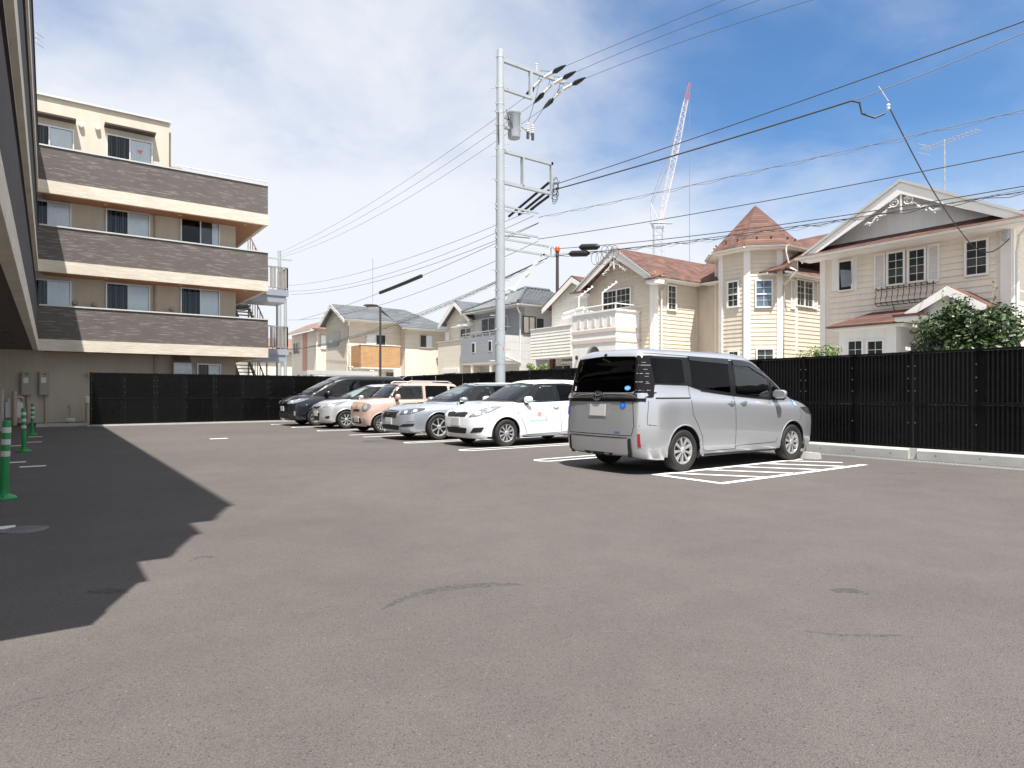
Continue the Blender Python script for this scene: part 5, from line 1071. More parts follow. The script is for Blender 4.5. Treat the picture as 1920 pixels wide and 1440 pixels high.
MB().cyl((p.x, p.y, 0), (p.x, p.y, p.z-.1), .14, .09, n=12).build('shaft', 'lamp_brown', t, smooth=True); MB().lathe([(.09, 0), (.16, .05), (.18, .2), (.1, .34), (0, .37)], (p.x, p.y, p.z-.25), UZ, 12).build('lamp', 'red_lamp', t, smooth=True)
MB().cyl((p.x, p.y, p.z-.55), (p.x, p.y, p.z-.25), .115, n=10).build('collar', 'lamp_brown', t)
p = on_y(535, 562, 40.0); t = thing('far_pole', 'thin grey pole standing behind the outside stair', 'pole', (p.x, 40.0, 0))
MB().cyl((p.x, 40, 0), (p.x, 40, p.z), .11, .09, n=12).build('shaft', 'pole_grey', t, smooth=True); MB().cyl((p.x, 40, p.z), (p.x, 40, p.z+.06), .1, n=12).build('cap', 'galv', t); MB().cyl((p.x, 40, 4.2), (p.x, 40, 4.3), .12, n=12).build('band', 'galv', t)
fp = V((14.0, 48.3, 0)); t = thing('far_utility_pole', 'distant utility pole head carrying the upper lines behind the stair', 'utility pole', fp)
MB().cyl(fp, fp+UZ*11.6, .16, .12, n=14).build('shaft', 'pole_grey', t, smooth=True); MB().beam(fp+V((-.9, 0, 11.0)), fp+V((.9, 0, 11.0)), .1, .1).build('arm', 'pole_grey', t)

# ------------------------------------------------------------------ tower crane far behind the turret
D = 150; t_ = (1235-960)/FPX; CX, CY = D*(S_+t_*C_), D*(C_-t_*S_); rt = V((C_, -S_, 0)); fw = V((S_, C_, 0)); px_m = D/FPX
cr = thing('tower_crane', 'distant lattice tower crane with red and white jib above the roofs', 'crane', (CX, CY, 0))
zc = lambda y: CAMH+(HOR-y)*px_m
def lattice(name, A, B, w0, w1, n, m, th=.2):
    A, B = V(A), V(B); d = (B-A).normalized(); sx_ = rt if abs(d.dot(rt)) < .9 else UZ; sx_ = (rt-d*rt.dot(d)).normalized(); sy_ = d.cross(sx_); b = MB(); prev = None
    for i in range(n+1):
        t = i/n; c = A.lerp(B, t); ww = (w0+(w1-w0)*t)/2; ring_ = [c+sx_*ww*a+sy_*ww*e for a, e in ((-1,-1),(1,-1),(1,1),(-1,1))]
        if prev:
            for k in range(4): b.beam(prev[k], ring_[k], th, th); b.beam(prev[k], ring_[(k+1) % 4], th*.6, th*.6)
        for k in range(4): b.beam(ring_[k], ring_[(k+1) % 4], th*.6, th*.6)
        prev = ring_
    return b.build(name, m, cr)
base_ = V((CX, CY, 0))
lattice('mast', base_, base_+UZ*zc(425), 2.1, 2.1, 22, 'steel_lattice', .12)
F = base_+UZ*zc(422)+rt*.2; T = base_+UZ*zc(156)+rt*(1293-1235)*px_m
for i, (a, b, m) in enumerate(((0, .12, 'crane_white'), (.12, .42, 'crane_white'), (.42, .62, 'crane_white'), (.62, .88, 'crane_white'), (.88, 1, 'crane_red'))):
    w_ = lambda u: 0.55+.75*math.sin(PI*min(max(u*.9+.08, 0), 1)); lattice('jib_section', F.lerp(T, a), F.lerp(T, b), w_(a), w_(b)*(.55 if b == 1 else 1), 6, m, .075)
MB().box(-1.6, 1.6, -1.2, 1.2, -.6, 1.1)
b = MB(); c = base_+UZ*zc(425); b.obox(c, rt, UZ, fw, -1.3, 1.3, -.3, .3, -1, 1); b.obox(c, rt, UZ, fw, -2.0, 3.2, .7, .85, -.6, .6); b.build('slewing_deck', 'steel_lattice', cr)
b = MB(); b.beam(c-rt*1.5, c-rt*1.9+UZ*5.5, .25, .25); b.beam(c+rt*.6, c-rt*1.9+UZ*5.5, .25, .25); b.build('a_frame', 'steel_lattice', cr)
b = MB(); b.cyl(c-rt*1.9+UZ*5.5, F.lerp(T, .86), .07, n=5); b.cyl(c-rt*1.7+UZ*5, F.lerp(T, .55), .07, n=5); b.build('jib_tie', 'cable_grey', cr)
MB().cyl(T, V((T.x, T.y, 6)), .06, n=5).build('hoist_rope', 'cable_grey', cr)

# ------------------------------------------------------------------ green post cones in the shade
bl = thing('post_cone', 'green flexible bollard with three white bands, nearest the wing end', 'bollard', (0, 0, 0), group='green bollards along the wing', local=True)
MB().lathe([(0, .0), (.125, 0), (.125, .02), (.11, .035), (.055, .06), (.047, .10), (.047, .12)], (0, 0, 0), UZ, 20).build('base', 'green_post', bl, smooth=True)
MB().lathe([(.043, .09), (.042, .3), (.040, .84), (.034, .865), (0, .87)], (0, 0, 0), UZ, 18).build('post', 'green_post', bl, smooth=True)
for z in (.76, .63, .50): MB().lathe([(.0415, z-.03), (.0432, z-.029), (.0430, z+.029), (.0412, z+.03)], (0, 0, 0), UZ, 18).build('reflective_band', 'reflective', bl, smooth=True)
for a in (.5, 2.6, 4.7): MB().cyl((.09*math.cos(a), .09*math.sin(a), .02), (.09*math.cos(a), .09*math.sin(a), .052), .011, n=6).build('anchor_bolt', 'bolt', bl)
for i, (px, py, lab) in enumerate(((6, 936, None), (45, 847.5, 'green flexible bollard with three white bands, middle one of the row'), (60, 815.5, 'green flexible bollard with three white bands, closest to the meter cabinets'))):
    o = bl if i == 0 else copy_tree(bl); o.location = gnd(px, py); o.rotation_euler = (R((1.5, -.8, .6)[i]), R((2.2, .5, -.6)[i]), i*1.1)
    if lab: o['label'] = lab

# ------------------------------------------------------------------ bushes behind the fence
def bush(name, lab, c, rad, n, leaf, m, trunk_h, shoots=0, seed=1, clumps=26):
    rnd = random.Random(seed); c = V(c); t = thing(name, lab, 'shrub', (c.x, c.y, 0)); b = MB(); cl = []
    tr_ = MB(); tr_.tube([(c.x, c.y, 0), (c.x+.03, c.y, trunk_h*.5), (c.x, c.y+.02, c.z)], [.07, .06, .03], 8)
    for i in range(clumps):
        while True:
            q = V((rnd.uniform(-1, 1), rnd.uniform(-1, 1), rnd.uniform(-1, 1)))
            if .25 < q.length < 1: break
        p = c+V((q.x*rad[0], q.y*rad[1], q.z*rad[2])); cl.append((p, rnd.uniform(.26, .42)*min(rad)))
        if i % 2 == 0: tr_.tube([(c.x, c.y, max(.1, c.z-rad[2]*.8)), c.lerp(p, .5)-UZ*.08, p], [.028, .018, .008], 5)
    tr_.build('trunk', 'bark', t, smooth=True)
    def leaf_at(p, nrm, L_, mi=0):
        x = nrm.orthogonal().normalized(); a = rnd.uniform(0, 6.28); y = nrm.cross(x); u = x*math.cos(a)+y*math.sin(a); v = nrm.cross(u); w_ = L_*.23
        b.add([p-u*L_*.5, p+v*w_-nrm*L_*.05, p+u*L_*.5-nrm*L_*.14, p-v*w_-nrm*L_*.05], [(0,1,2),(0,2,3)], mi)
    for i in range(n):
        p0, r = cl[rnd.randrange(len(cl))]; q = V((rnd.gauss(0, 1), rnd.gauss(0, 1), rnd.gauss(0, 1))).normalized()*r*rnd.uniform(.55, 1.05)
        nrm = (q.normalized()+V((rnd.gauss(0, .5), rnd.gauss(0, .5), .5+rnd.gauss(0, .4)))).normalized(); leaf_at(p0+q, nrm, leaf*rnd.uniform(.7, 1.3))
    for s in range(shoots):
        bx = c+V((rnd.uniform(-.6, .6)*rad[0], rnd.uniform(-.8, .8)*rad[1], rad[2]*.85)); h = rnd.uniform(.35, .65)
        for k in range(16): leaf_at(bx+V((rnd.gauss(0, .03), rnd.gauss(0, .03), h*k/16)), V((rnd.gauss(0, 1), rnd.gauss(0, 1), .3)).normalized(), leaf*.7, 1)
    cn = b.build('crown', [m, 'leaf_young'], t, fix=False); return t
bush('broadleaf_shrub', 'dense dark green shrub with yellow shoots in front of the white gabled house', (16.9, 5.75, 2.35), (.95, 1.12, .92), 15000, .115, 'leaf_dark', 1.6, 2, 3, 80)
bush('light_shrub', 'feathery pale green shrub behind the fence in front of the turret house', (15.2, 8.25, 1.95), (.5, .55, .42), 1500, .075, 'leaf_light', 1.2, 0, 5, 18)
p = on_x(1007, 685, 17.6); bush('small_shrub', 'small light green shrub below the white clapboard balcony', (17.6, p.y, p.z-.1), (.5, .5, .4), 900, .09, 'leaf_light', 1.4, 0, 9, 14)

# ------------------------------------------------------------------ cars
def hermite(P, k, t, closed):
    n = len(P)
    def g(i): return P[i % n] if closed else P[max(0, min(n-1, i))]
    p0, p1, p2, p3 = g(k-1), g(k), g(k+1), g(k+2)
    h0, h1, h2 = max((p1-p0).length, 1e-4), max((p2-p1).length, 1e-4), max((p3-p2).length, 1e-4)
    d0, d1, d2 = (p1-p0)/h0, (p2-p1)/h1, (p3-p2)/h2
    m1 = d1 if (not closed and k == 0) else (d0*h1+d1*h0)/(h0+h1); m2 = d1 if (not closed and k == n-2) else (d1*h2+d2*h1)/(h1+h2)
    t2, t3 = t*t, t*t*t
    return p1*(2*t3-3*t2+1)+m1*h1*(t3-2*t2+t)+p2*(-2*t3+3*t2)+m2*h1*(t3-t2)
FR = ((0, 0), (.03, .40), (.13, .70), (.42, .92), (1.0, .992))
def ring_pts(xf, xr, w, z, Rf=.32, Rr=.28, tf=1.0, tr=1.0):
    """half outline of the car at one level, front centre to rear centre; z = (column, height) anchors"""
    P = [(xf-a*Rf, b*w*tf) for a, b in FR]; x0, x1 = xf-Rf, xr+Rr; sd = [.5-.5*math.cos(PI*(i+1)/6*.92+.12) if False else (i+1)/6 for i in range(5)]
    P += [(x0+(x1-x0)*s, w*(tf*(1-s)*.0+1)*(1-(1-tf)*max(0, 1-s*3.2)**2-(1-tr)*max(0, (s-.7)/.3)**2)) for s in sd]
    P += [(xr+a*Rr, b*w*tr) for a, b in reversed(FR)]; out = []
    for k, (x, y) in enumerate(P):
        for (k0, z0), (k1, z1) in zip(z[:-1], z[1:]):
            if k0 <= k <= k1: zz_ = z0+(z1-z0)*(k-k0)/(k1-k0); break
        out.append(V((x, y, zz_)))
    return out
def Z(f, s0, s1, r): return ((0, f), (2, f), (5, s0), (9, s1), (12, r), (14, r))
def car_rings(p):
    w, xf, xr = p['w'], p['xf'], p['xr']; hz = p['hood']; cx, cz = p['cowl']; tx, tz = p['wtop']; bf, br = p['belt']; gx, gz = p['rglass']; rx, rz = p['rroof']; H_ = p['H']; wr = p['wroof']; RF, RR = p.get('Rf', .34), p.get('Rr', .28)
    sl = p.get('sill', .20); n = p.get('nose', .12); tf, tr = p.get('tf', .97), p.get('tr', .97); zs = p.get('zside', rz)
    rg = []
    rg.append(ring_pts(xf-.2, xr+.16, w-.14, Z(sl+.06, sl+.05, sl+.05, sl+.1), RF, RR, tf, tr))
    rg.append(ring_pts(xf-.07, xr+.04, w-.045, Z(sl, sl, sl, sl+.05), RF, RR, tf, tr))
    rg.append(ring_pts(xf-.005, xr+.005, w-.015, Z(.38, .36, .36, .42), RF, RR, tf, tr))
    rg.append(ring_pts(xf, xr, w, Z(.54, .56, .58, .58), RF, RR, tf, tr))
    rg.append(ring_pts(xf-.02, xr+.005, w, Z(hz-.10, .74, .78, .78), RF, RR, tf, tr))
    rg.append(ring_pts(xf-n, xr+.02, w-.008, Z(hz, bf-.13, br-.13, br-.16), RF, RR, tf, tr))
    rg.append(ring_pts(xf-n-.35*(xf-n-cx), xr+.025, w-.02, Z(hz+.42*(cz-hz)+p.get('hb', .02), bf-.06, br-.06, br-.06), RF*.95, RR, tf-.02, tr))
    rg.append(ring_pts(cx+.03, gx, w-.045, Z(cz-.005, bf, br, gz), RF*.8, RR, tf-.02, tr))
    for s, bl_ in ((.33, .012), (.68, .014)):
        rg.append(ring_pts(cx+(tx-cx)*s+bl_, gx+(rx-gx)*s-.02*math.sin(PI*s), (w-.055)+(wr-w+.055)*s**1.15+.012, Z(cz+(tz-cz)*s+.01, bf+(zs-bf)*s, br+(zs-br)*s, gz+(rz-gz)*s), RF*(.8-.25*s), RR*(1-.1*s), tf-.02-.02*s, tr-.01))
    rg.append(ring_pts(tx, rx, wr, Z(tz, zs-.03*0, zs, rz), RF*.5, RR*.85, tf-.05, tr-.02))
    rg.append(ring_pts(tx-.10, rx+.07, wr-.07, Z(tz+.35*(H_-tz), zs+.55*(H_-zs), zs+.55*(H_-zs), rz+.5*(H_-rz)), RF*.5, RR*.8, tf-.06, tr-.03))
    rg.append(ring_pts(tx-.28, rx+.22, (wr-.07)*.66, Z(tz+.72*(H_-tz), H_-.025, H_-.025, rz+.8*(H_-rz)), RF*.45, RR*.75, .92, .95))
    rg.append([V((v.x, 0, H_-.004-.05*max(0, (v.x-(tx-.9))/.9)**2*2)) for v in ring_pts(tx-.36, rx+.3, .3, Z(H_, H_, H_, H_), .2, .2)])
    return rg
def car_shell(p):
    rg = car_rings(p); full = [r+[V((v.x, -v.y, v.z)) for v in reversed(r[1:-1])] for r in rg]; nc = 28
    cs = [4, 4, 4, 5]+[11]*6+[5, 4, 4, 4]; cs = cs+cs[::-1]; vs_ = [2, 3, 4, 4, 4, 4, 5, 4, 4, 4, 3, 3, 3]
    cols = []
    for r in full: cols.append([hermite(r, k, t/cs[k], True) for k in range(nc) for t in range(cs[k])])
    M = len(cols[0]); rows = []
    for j in range(len(cols)-1):
        for t in range(vs_[j]): rows.append([hermite([c[i] for c in cols], j, t/vs_[j], False) for i in range(M)])
    rows.append(cols[-1])
    # the row arrays hold many points: evaluate columnwise once
    v = [q for r in rows for q in r]; f = []
    for j in range(len(rows)-1):
        for i in range(M): a, b = j*M+i, j*M+(i+1) % M; f.append((a, b, b+M, a+M))
    p['_M'] = M
    return v, f
def inside(poly, x, y):
    c = False; n = len(poly)
    for i in range(n):
        x1, y1 = poly[i]; x2, y2 = poly[(i+1) % n]
        if (y1 > y) != (y2 > y) and x < (x2-x1)*(y-y1)/(y2-y1)+x1: c = not c
    return c
def chaikin(poly, r):
    """round each corner of a 2-D outline; r in units of 3 cm"""
    if not r: return poly
    q = []; n = len(poly); r *= .03
    for i in range(n):
        a, b, c = V(poly[i-1]), V(poly[i]), V(poly[(i+1) % n]); la, lc = (a-b).length, (c-b).length
        if la < 1e-6 or lc < 1e-6: continue
        if (a-b).normalized().dot((c-b).normalized()) < -.97: q.append(tuple(b)); continue
        p0, p2 = b+(a-b)/la*min(r, la*.42), b+(c-b)/lc*min(r, lc*.42)
        for t in (0, .33, .67, 1): q.append(tuple(p0*(1-t)**2+b*2*t*(1-t)+p2*t*t))
    return q
class Car:
    def __init__(s, label, loc, rz, spec, paint, cat='car'):
        s.p = spec; s.paint = paint; s.root = thing('parked_car' if cat == 'car' else 'parked_minivan', label, cat, loc, rz, group='vehicles parked along the right-hand fence', local=True)
        v, f = car_shell(spec); s.r = spec['tyre']; s.ax = (spec['wb']/2, -spec['wb']/2); ra = s.r+spec.get('arch', .05); s.ra = ra
        w = spec['w']; dead = set(); cut = lambda q, a: math.hypot(q.x-a, q.z-s.r)
        for a in s.ax:
            for k, q in enumerate(f):
                pts = [v[i] for i in q]
                if k < 3*spec['_M'] and min(abs(t.x-a) for t in pts) < ra+.05: dead.add(k); continue
                if min(abs(t.y) for t in pts) < w*.58 or max(t.z for t in pts) > 1.0: continue
                rr = [cut(t, a) for t in pts]
                if max(rr) < ra: dead.add(k)
            for k, q in enumerate(f):
                if k in dead: continue
                for i in q:
                    t = v[i]
                    if abs(t.y) < w*.55 or t.z > 1.0: continue
                    rr = cut(t, a)
                    if 1e-6 < rr < ra: e = ra/rr; t.x = a+(t.x-a)*e; t.z = s.r+(t.z-s.r)*e
        s.v, s.f = v, [q for k, q in enumerate(f) if k not in dead]
        s.bvh = BVHTree.FromPolygons([tuple(q) for q in s.v], s.f); s.holes = []
    def hit(s, az, u, z):
        if az == 'top':
            h = s.bvh.ray_cast(V((u, z, 5)), V((0, 0, -1)))
        else:
            d = V((math.cos(R(az)), math.sin(R(az)), 0)); U = V((-d.y, d.x, 0)); o = U*u+UZ*z+d*6; h = s.bvh.ray_cast(o, -d)
        if h[0] is None:
            q = V((u, z, 1.5)) if az == 'top' else U*u+UZ*z+d*(s.p['xf']*abs(math.cos(R(az)))+s.p['w']*abs(math.sin(R(az)))); h = s.bvh.find_nearest(q)
        n = h[1]; dd = UZ if az == 'top' else d
        if n.dot(dd) < 0: n = -n
        return h[0], n
    def patch(s, name, poly, az, m, off=.004, ch=1, sub=.06, hole=False, parent=None, mirror=False, skirt=.012, smooth=True, cut=()):
        if mirror: cut = [[(-u, z) for u, z in q] for q in cut]
        if mirror: poly = [(-u, z) for u, z in reversed(poly)]; az = -az
        poly = chaikin(poly, ch); den = []
        for i in range(len(poly)):
            a, b = poly[i], poly[(i+1) % len(poly)]; n = max(1, int(math.hypot(b[0]-a[0], b[1]-a[1])/sub)); den += [(a[0]+(b[0]-a[0])*k/n, a[1]+(b[1]-a[1])*k/n) for k in range(n)]
        if hole: s.holes.append((poly, az))
        pts = [V((*q, )).to_2d() if False else V((q[0], q[1])) for q in den]; x0, x1 = min(q[0] for q in den), max(q[0] for q in den); y0, y1 = min(q[1] for q in den), max(q[1] for q in den)
        nx_, ny_ = int((x1-x0)/sub), int((y1-y0)/sub)
        for i in range(1, nx_+1):
            for j in range(1, ny_+1):
                x, y = x0+(x1-x0)*i/(nx_+1), y0+(y1-y0)*j/(ny_+1)
                if inside(den, x, y) and min((x-q[0])**2+(y-q[1])**2 for q in den) > (sub*.45)**2: pts.append(V((x, y)))
        for q in cut:      # points along the cut outlines keep the openings crisp
            for i in range(len(q)):
                a, b = q[i], q[(i+1) % len(q)]; n = max(1, int(math.hypot(b[0]-a[0], b[1]-a[1])/sub)); pts += [V((a[0]+(b[0]-a[0])*k/n, a[1]+(b[1]-a[1])*k/n)) for k in range(n)]
        nb_ = len(den); o = geometry.delaunay_2d_cdt(pts, [], [list(range(nb_))], 1, 1e-5); vv, ff = o[0], o[2]
        if cut: ff = [t for t in ff if not any(inside(q, sum(vv[i][0] for i in t)/len(t), sum(vv[i][1] for i in t)/len(t)) for q in cut)]
        b = MB(); P = []
        for q in vv: h, n = s.hit(az, q[0], q[1]); P.append((h, n))
        b.add([h+n*off for h, n in P], ff)
        if skirt:
            orig = o[3]; idx = {}
            for k, src in enumerate(orig):
                for t in src:
                    if t < nb_: idx[t] = k
            loop = [idx[t] for t in range(nb_) if t in idx]
            n0 = len(b.v); b.v += [P[k][0]-P[k][1]*skirt for k in loop]
            for i in range(len(loop)): j = (i+1) % len(loop); b.f.append((loop[i], loop[j], n0+j, n0+i)); b.m.append(0)
        return b.build(name, m, parent or s.root, smooth='full' if smooth == 'full' else True)
    def both(s, name, poly, az, m, **k): return s.patch(name, poly, az, m, **k), s.patch(name, poly, az, m, mirror=True, **k)
    def ribbon(s, name, pts, az, wd, m='seam', off=.0016, mirror=False, parent=None):
        if mirror: pts = [(-u, z) for u, z in pts]; az = -az
        fine = []
        for a, b_ in zip(pts[:-1], pts[1:]):
            n = max(2, int(math.hypot(b_[0]-a[0], b_[1]-a[1])/.05)); fine += [(a[0]+(b_[0]-a[0])*k/n, a[1]+(b_[1]-a[1])*k/n) for k in range(n)]
        fine.append(pts[-1]); b = MB(); A, B_ = [], []
        for i, q in enumerate(fine):
            p0, p1 = fine[max(i-1, 0)], fine[min(i+1, len(fine)-1)]; dx, dz = p1[0]-p0[0], p1[1]-p0[1]; l = math.hypot(dx, dz) or 1
            for k, L_ in ((-1, A), (1, B_)): h, n = s.hit(az, q[0]-dz/l*wd/2*k, q[1]+dx/l*wd/2*k); L_.append(h+n*off)
        n = len(A); b.add(A+B_, [(i, i+1, n+i+1, n+i) for i in range(n-1)]); return b.build(name, m, parent or s.root, smooth='full')
    def ribbons(s, name, pts, az, wd, m='seam', **k): s.ribbon(name, pts, az, wd, m, **k); s.ribbon(name, pts, az, wd, m, mirror=True, **k)
    def finish(s):
        dead = set()
        for poly, az in s.holes:
            if az == 'top': continue
            d = V((math.cos(R(az)), math.sin(R(az)), 0)); U = V((-d.y, d.x, 0)); cxp = sum(q[0] for q in poly)/len(poly); czp = sum(q[1] for q in poly)/len(poly)
            sh = [(cxp+(q[0]-cxp)*.93, czp+(q[1]-czp)*.90) for q in poly]
            for k, q in enumerate(s.f):
                c = (s.v[q[0]]+s.v[q[1]]+s.v[q[2]]+s.v[q[3]])/4
                if c.z < .8 or c.dot(d) < .15: continue
                nn = (s.v[q[2]]-s.v[q[0]]).cross(s.v[q[3]]-s.v[q[1]])
                if nn.length < 1e-9 or abs(nn.normalized().dot(d)) < .42: continue
                if inside(sh, c.dot(U), c.z): dead.add(k)
        b = MB(); b.v = s.v; b.f = [q for k, q in enumerate(s.f) if k not in dead]; b.m = [0]*len(b.f)
        o = b.build('body', s.paint, s.root, smooth='full', fix=True)
        w = s.p['w']; p = s.p
        for a in s.ax:      # wheel housings and arch lips
            for sgn in (1, -1):
                n = 20; l = MB(); y0, y1 = sgn*(w*.52), sgn*(w-.02); A = [V((a+(s.ra+.004)*math.cos(t), y1, s.r+(s.ra+.004)*math.sin(t))) for t in [-.35+(PI+.7)*i/n for i in range(n+1)]]; B_ = [V((q.x, y0, q.z)) for q in A]
                l.add(A+B_, [(i, i+1, n+2+i, n+1+i) for i in range(n)]); l.add(B_, [tuple(range(n+1))]); l.build('wheel_housing', 'liner', s.root, fix=False)
                pts = []
                for i in range(25):
                    t = -.12+(PI+.24)*i/24; x, z = a+(s.ra+.006)*math.cos(t), s.r+(s.ra+.006)*math.sin(t); h, nn = s.hit(90*sgn, -x*sgn, z); pts.append(V((x, sgn*(abs(h.y)-.004), z)))
                MB().tube(pts, .011, 6).build('wheel_arch_lip', p.get('lip', s.paint), s.root, smooth=True)
        l = MB(); l.box(p['xr']+.25, p['xf']-.25, -w*.80, w*.80, p['sill']+.03 if 'sill' in p else .23, .34); l.build('underbody', 'liner', s.root)
        # cabin: floor, dashboard and seats seen through the glass
        cx, cz = p['cowl']; fl = .55; mc = MB(); mc.box(p['xr']+.2, cx+.1, -w+.12, w-.12, fl-.05, fl); mc.box(cx-.55, cx+.05, -w+.13, w-.13, cz-.32, cz-.07); mc.build('dashboard', 'cabin', s.root)
        rows = p.get('rows', (cx-1.15, cx-2.0)); sh = p['H']
        for rx_ in rows:
            for y in (-.36, .36):
                st_ = MB(); st_.prism([(rx_-.05, y-.22, fl), (rx_+.45, y-.22, fl+.02), (rx_+.45, y-.22, fl+.18), (rx_+.02, y-.22, fl+.16), (rx_-.18, y-.20, sh-.62), (rx_-.30, y-.20, sh-.62)], (0, .44, 0))
                st_.prism([(rx_-.20, y-.13, sh-.60), (rx_-.20, y-.13, sh-.40), (rx_-.29, y-.13, sh-.40), (rx_-.30, y-.13, sh-.60)], (0, .26, 0)); st_.build('seat', p.get('seatm', 'seat'), s.root)
        s.wheels()
    def wheels(s):
        p = s.p; r = s.r; tw = p.get('tw', .19); ri = p.get('rim', .2); y = p['w']-.015-tw/2; pr = [(ri*.96, -tw/2+.02), (ri+.02, -tw/2), (r-.03, -tw/2), (r-.006, -tw/2+.03), (r, -tw/2+.06), (r, tw/2-.06), (r-.006, tw/2-.03), (r-.03, tw/2), (ri+.02, tw/2), (ri*.96, tw/2-.02)]
        proto = None
        for a in s.ax:
            for sgn in (1, -1):
                if proto is None:
                    wh = MB().lathe([(0, tw/2-.075), (ri*.95, tw/2-.075), (ri*.95, -tw/2+.03), (0, -tw/2+.03)], (0, 0, 0), UY, 24).build('wheel', 'rim_dark', s.root, smooth=True)
                    MB().lathe(pr, (0, 0, 0), UY, 40, closed=True).build('tyre', 'tyre', wh, smooth=True)
                    b = MB(); e = tw/2-.02; b.lathe([(ri*.86, e-.03), (ri*.93, e+.004), (ri*1.0, e+.004), (ri*1.02, e-.02)], (0, 0, 0), UY, 40); n = p.get('spokes', 9); ws = p.get('spw', .62)
                    b.lathe([(0, e+.012), (ri*.16, e+.010), (ri*.26, e-.002), (ri*.27, e-.05)], (0, 0, 0), UY, 24)
                    for k in range(n):
                        t = 2*PI*k/n; d = V((math.cos(t), 0, math.sin(t))); q = V((-math.sin(t), 0, math.cos(t))); w0, w1 = ri*.22*PI*2/n*ws*.62*1.5, ri*.9*2*PI/n*ws*.5; tw_ = p.get('twist', .0)*ri
                        h0, h1 = e-.004, e+.002
                        P = [d*ri*.22-q*w0*.5+UY*h0, d*ri*.22+q*w0*.5+UY*h0, d*ri*.92+q*(w1*.5+tw_)+UY*h1, d*ri*.92-q*(w1*.5-tw_)+UY*h1]; b.add(P+[v-UY*.03 for v in P], [(0,1,2,3),(0,4,5,1),(1,5,6,2),(2,6,7,3),(3,7,4,0)])
                    b.build('rim', 'rim', wh, smooth=True); proto = wh; o = wh
                else: o = copy_tree(proto, s.root)
                o.location = (a, sgn*y, r); o.rotation_euler = (0, random.uniform(0, 6), 0 if sgn > 0 else PI)
    def mirror_pair(s, x, z, m, l=.20, h=.15, d=.10, m2=None):
        for sgn in (1, -1):
            q, n = s.hit(90*sgn, -x*sgn, z-.02); y = abs(q.y); b = MB(); c = V((x, sgn*(y+.13), z)); nu, nv = 14, 8; vs = []
            for j in range(nv+1):
                f_ = PI*j/nv
                for i in range(nu):
                    t = 2*PI*i/nu; ex = lambda c_, e: math.copysign(abs(c_)**e, c_); vx = d*ex(math.cos(t), .8)*math.sin(f_)**.7; vs.append(c+V((max(vx, -d*.35), sgn*(l/2)*ex(math.cos(f_), .75), (h/2)*ex(math.sin(t), .75)*math.sin(f_)**.7)))
            b.add(vs, [(j*nu+i, j*nu+(i+1) % nu, (j+1)*nu+(i+1) % nu, (j+1)*nu+i) for j in range(nv) for i in range(nu)])
            mo = b.build('wing_mirror', m, s.root, smooth=True); MB().box(x-.03, x+.03, min(sgn*(y-.03), sgn*(y+.08)), max(sgn*(y-.03), sgn*(y+.08)), z-h/2-.02, z-h/2+.04).build('mirror_stalk', 'trim_black', mo)
    def handle(s, x, z, m, l=.17):
        for sgn in (1, -1):
            b = MB(); P = []
            for i in range(9): t = i/8; xx = x-l/2+l*t; q, n = s.hit(90*sgn, -xx*sgn, z); P.append(q+n*(.006+.026*math.sin(PI*t)**.6))
            b.tube(P, [.010+.006*math.sin(PI*i/8) for i in range(9)], 8); b.build('door_handle', m, s.root, smooth=True)
    def disc(s, name, az, u, z, r1, r2, m, off=.008, ch=0, n=18, parent=None, **k): return s.patch(name, [(u+r1*math.cos(2*PI*i/n), z+r2*math.sin(2*PI*i/n)) for i in range(n)], az, m, off=off, ch=ch, sub=max(.012, min(r1, r2)*.7), parent=parent, **k)
    def ringdecal(s, name, az, u, z, r1, r2, wd, m, off=.010, a0=0, a1=2*PI, n=22, parent=None): s.ribbon(name, [(u+r1*math.cos(a0+(a1-a0)*i/n), z+r2*math.sin(a0+(a1-a0)*i/n)) for i in range(n+1)], az, wd, m, off=off, parent=parent)
def nose(c_or_xf, az, pts):
    a = R(az); return [(-math.sin(a)*(c_or_xf-xb)+math.cos(a)*y, z) for xb, y, z in pts]
def inset(q, k=.93):
    cx, cz = sum(p[0] for p in q)/len(q), sum(p[1] for p in q)/len(q); return [(cx+(p[0]-cx)*k, cz+(p[1]-cz)*k) for p in q]
def sym(poly): return poly+[(-u, z) for u, z in reversed(poly) if abs(u) > 1e-6]

# --- silver minivan seen from behind
sp = dict(w=.8475, xf=2.30, xr=-2.39, H=1.845, hood=.93, cowl=(1.66, 1.10), wtop=(.66, 1.66), belt=(1.02, 1.16), rglass=(-2.345, 1.17), rroof=(-2.20, 1.745), zside=1.725, wroof=.70, wb=2.85, tyre=.3175, rim=.205, arch=.055, Rf=.36, Rr=.20, sill=.205, nose=.13, tr=.985, tf=.96, spokes=9, spw=.74, tw=.195, rows=(.35, -.6, -1.45))
c = Car('silver minivan parked nose-in at the fence beside the hatched bay', (7.66+1.425, 6.257+.80, 0), R(-.4), sp, 'paint_silver', 'minivan')
band = [(-2.16, 1.27), (-1.95, 1.285), (-1.30, 1.275), (-1.02, 1.21), (-.2, 1.135), (.7, 1.075), (1.30, 1.065), (1.40, 1.085), (1.30, 1.165), (1.02, 1.37), (.70, 1.545), (.42, 1.63), (0, 1.675), (-.8, 1.70), (-2.08, 1.70), (-2.13, 1.5)]
L90 = lambda poly: [(-x, z) for x, z in poly]        # left side view: u = -x
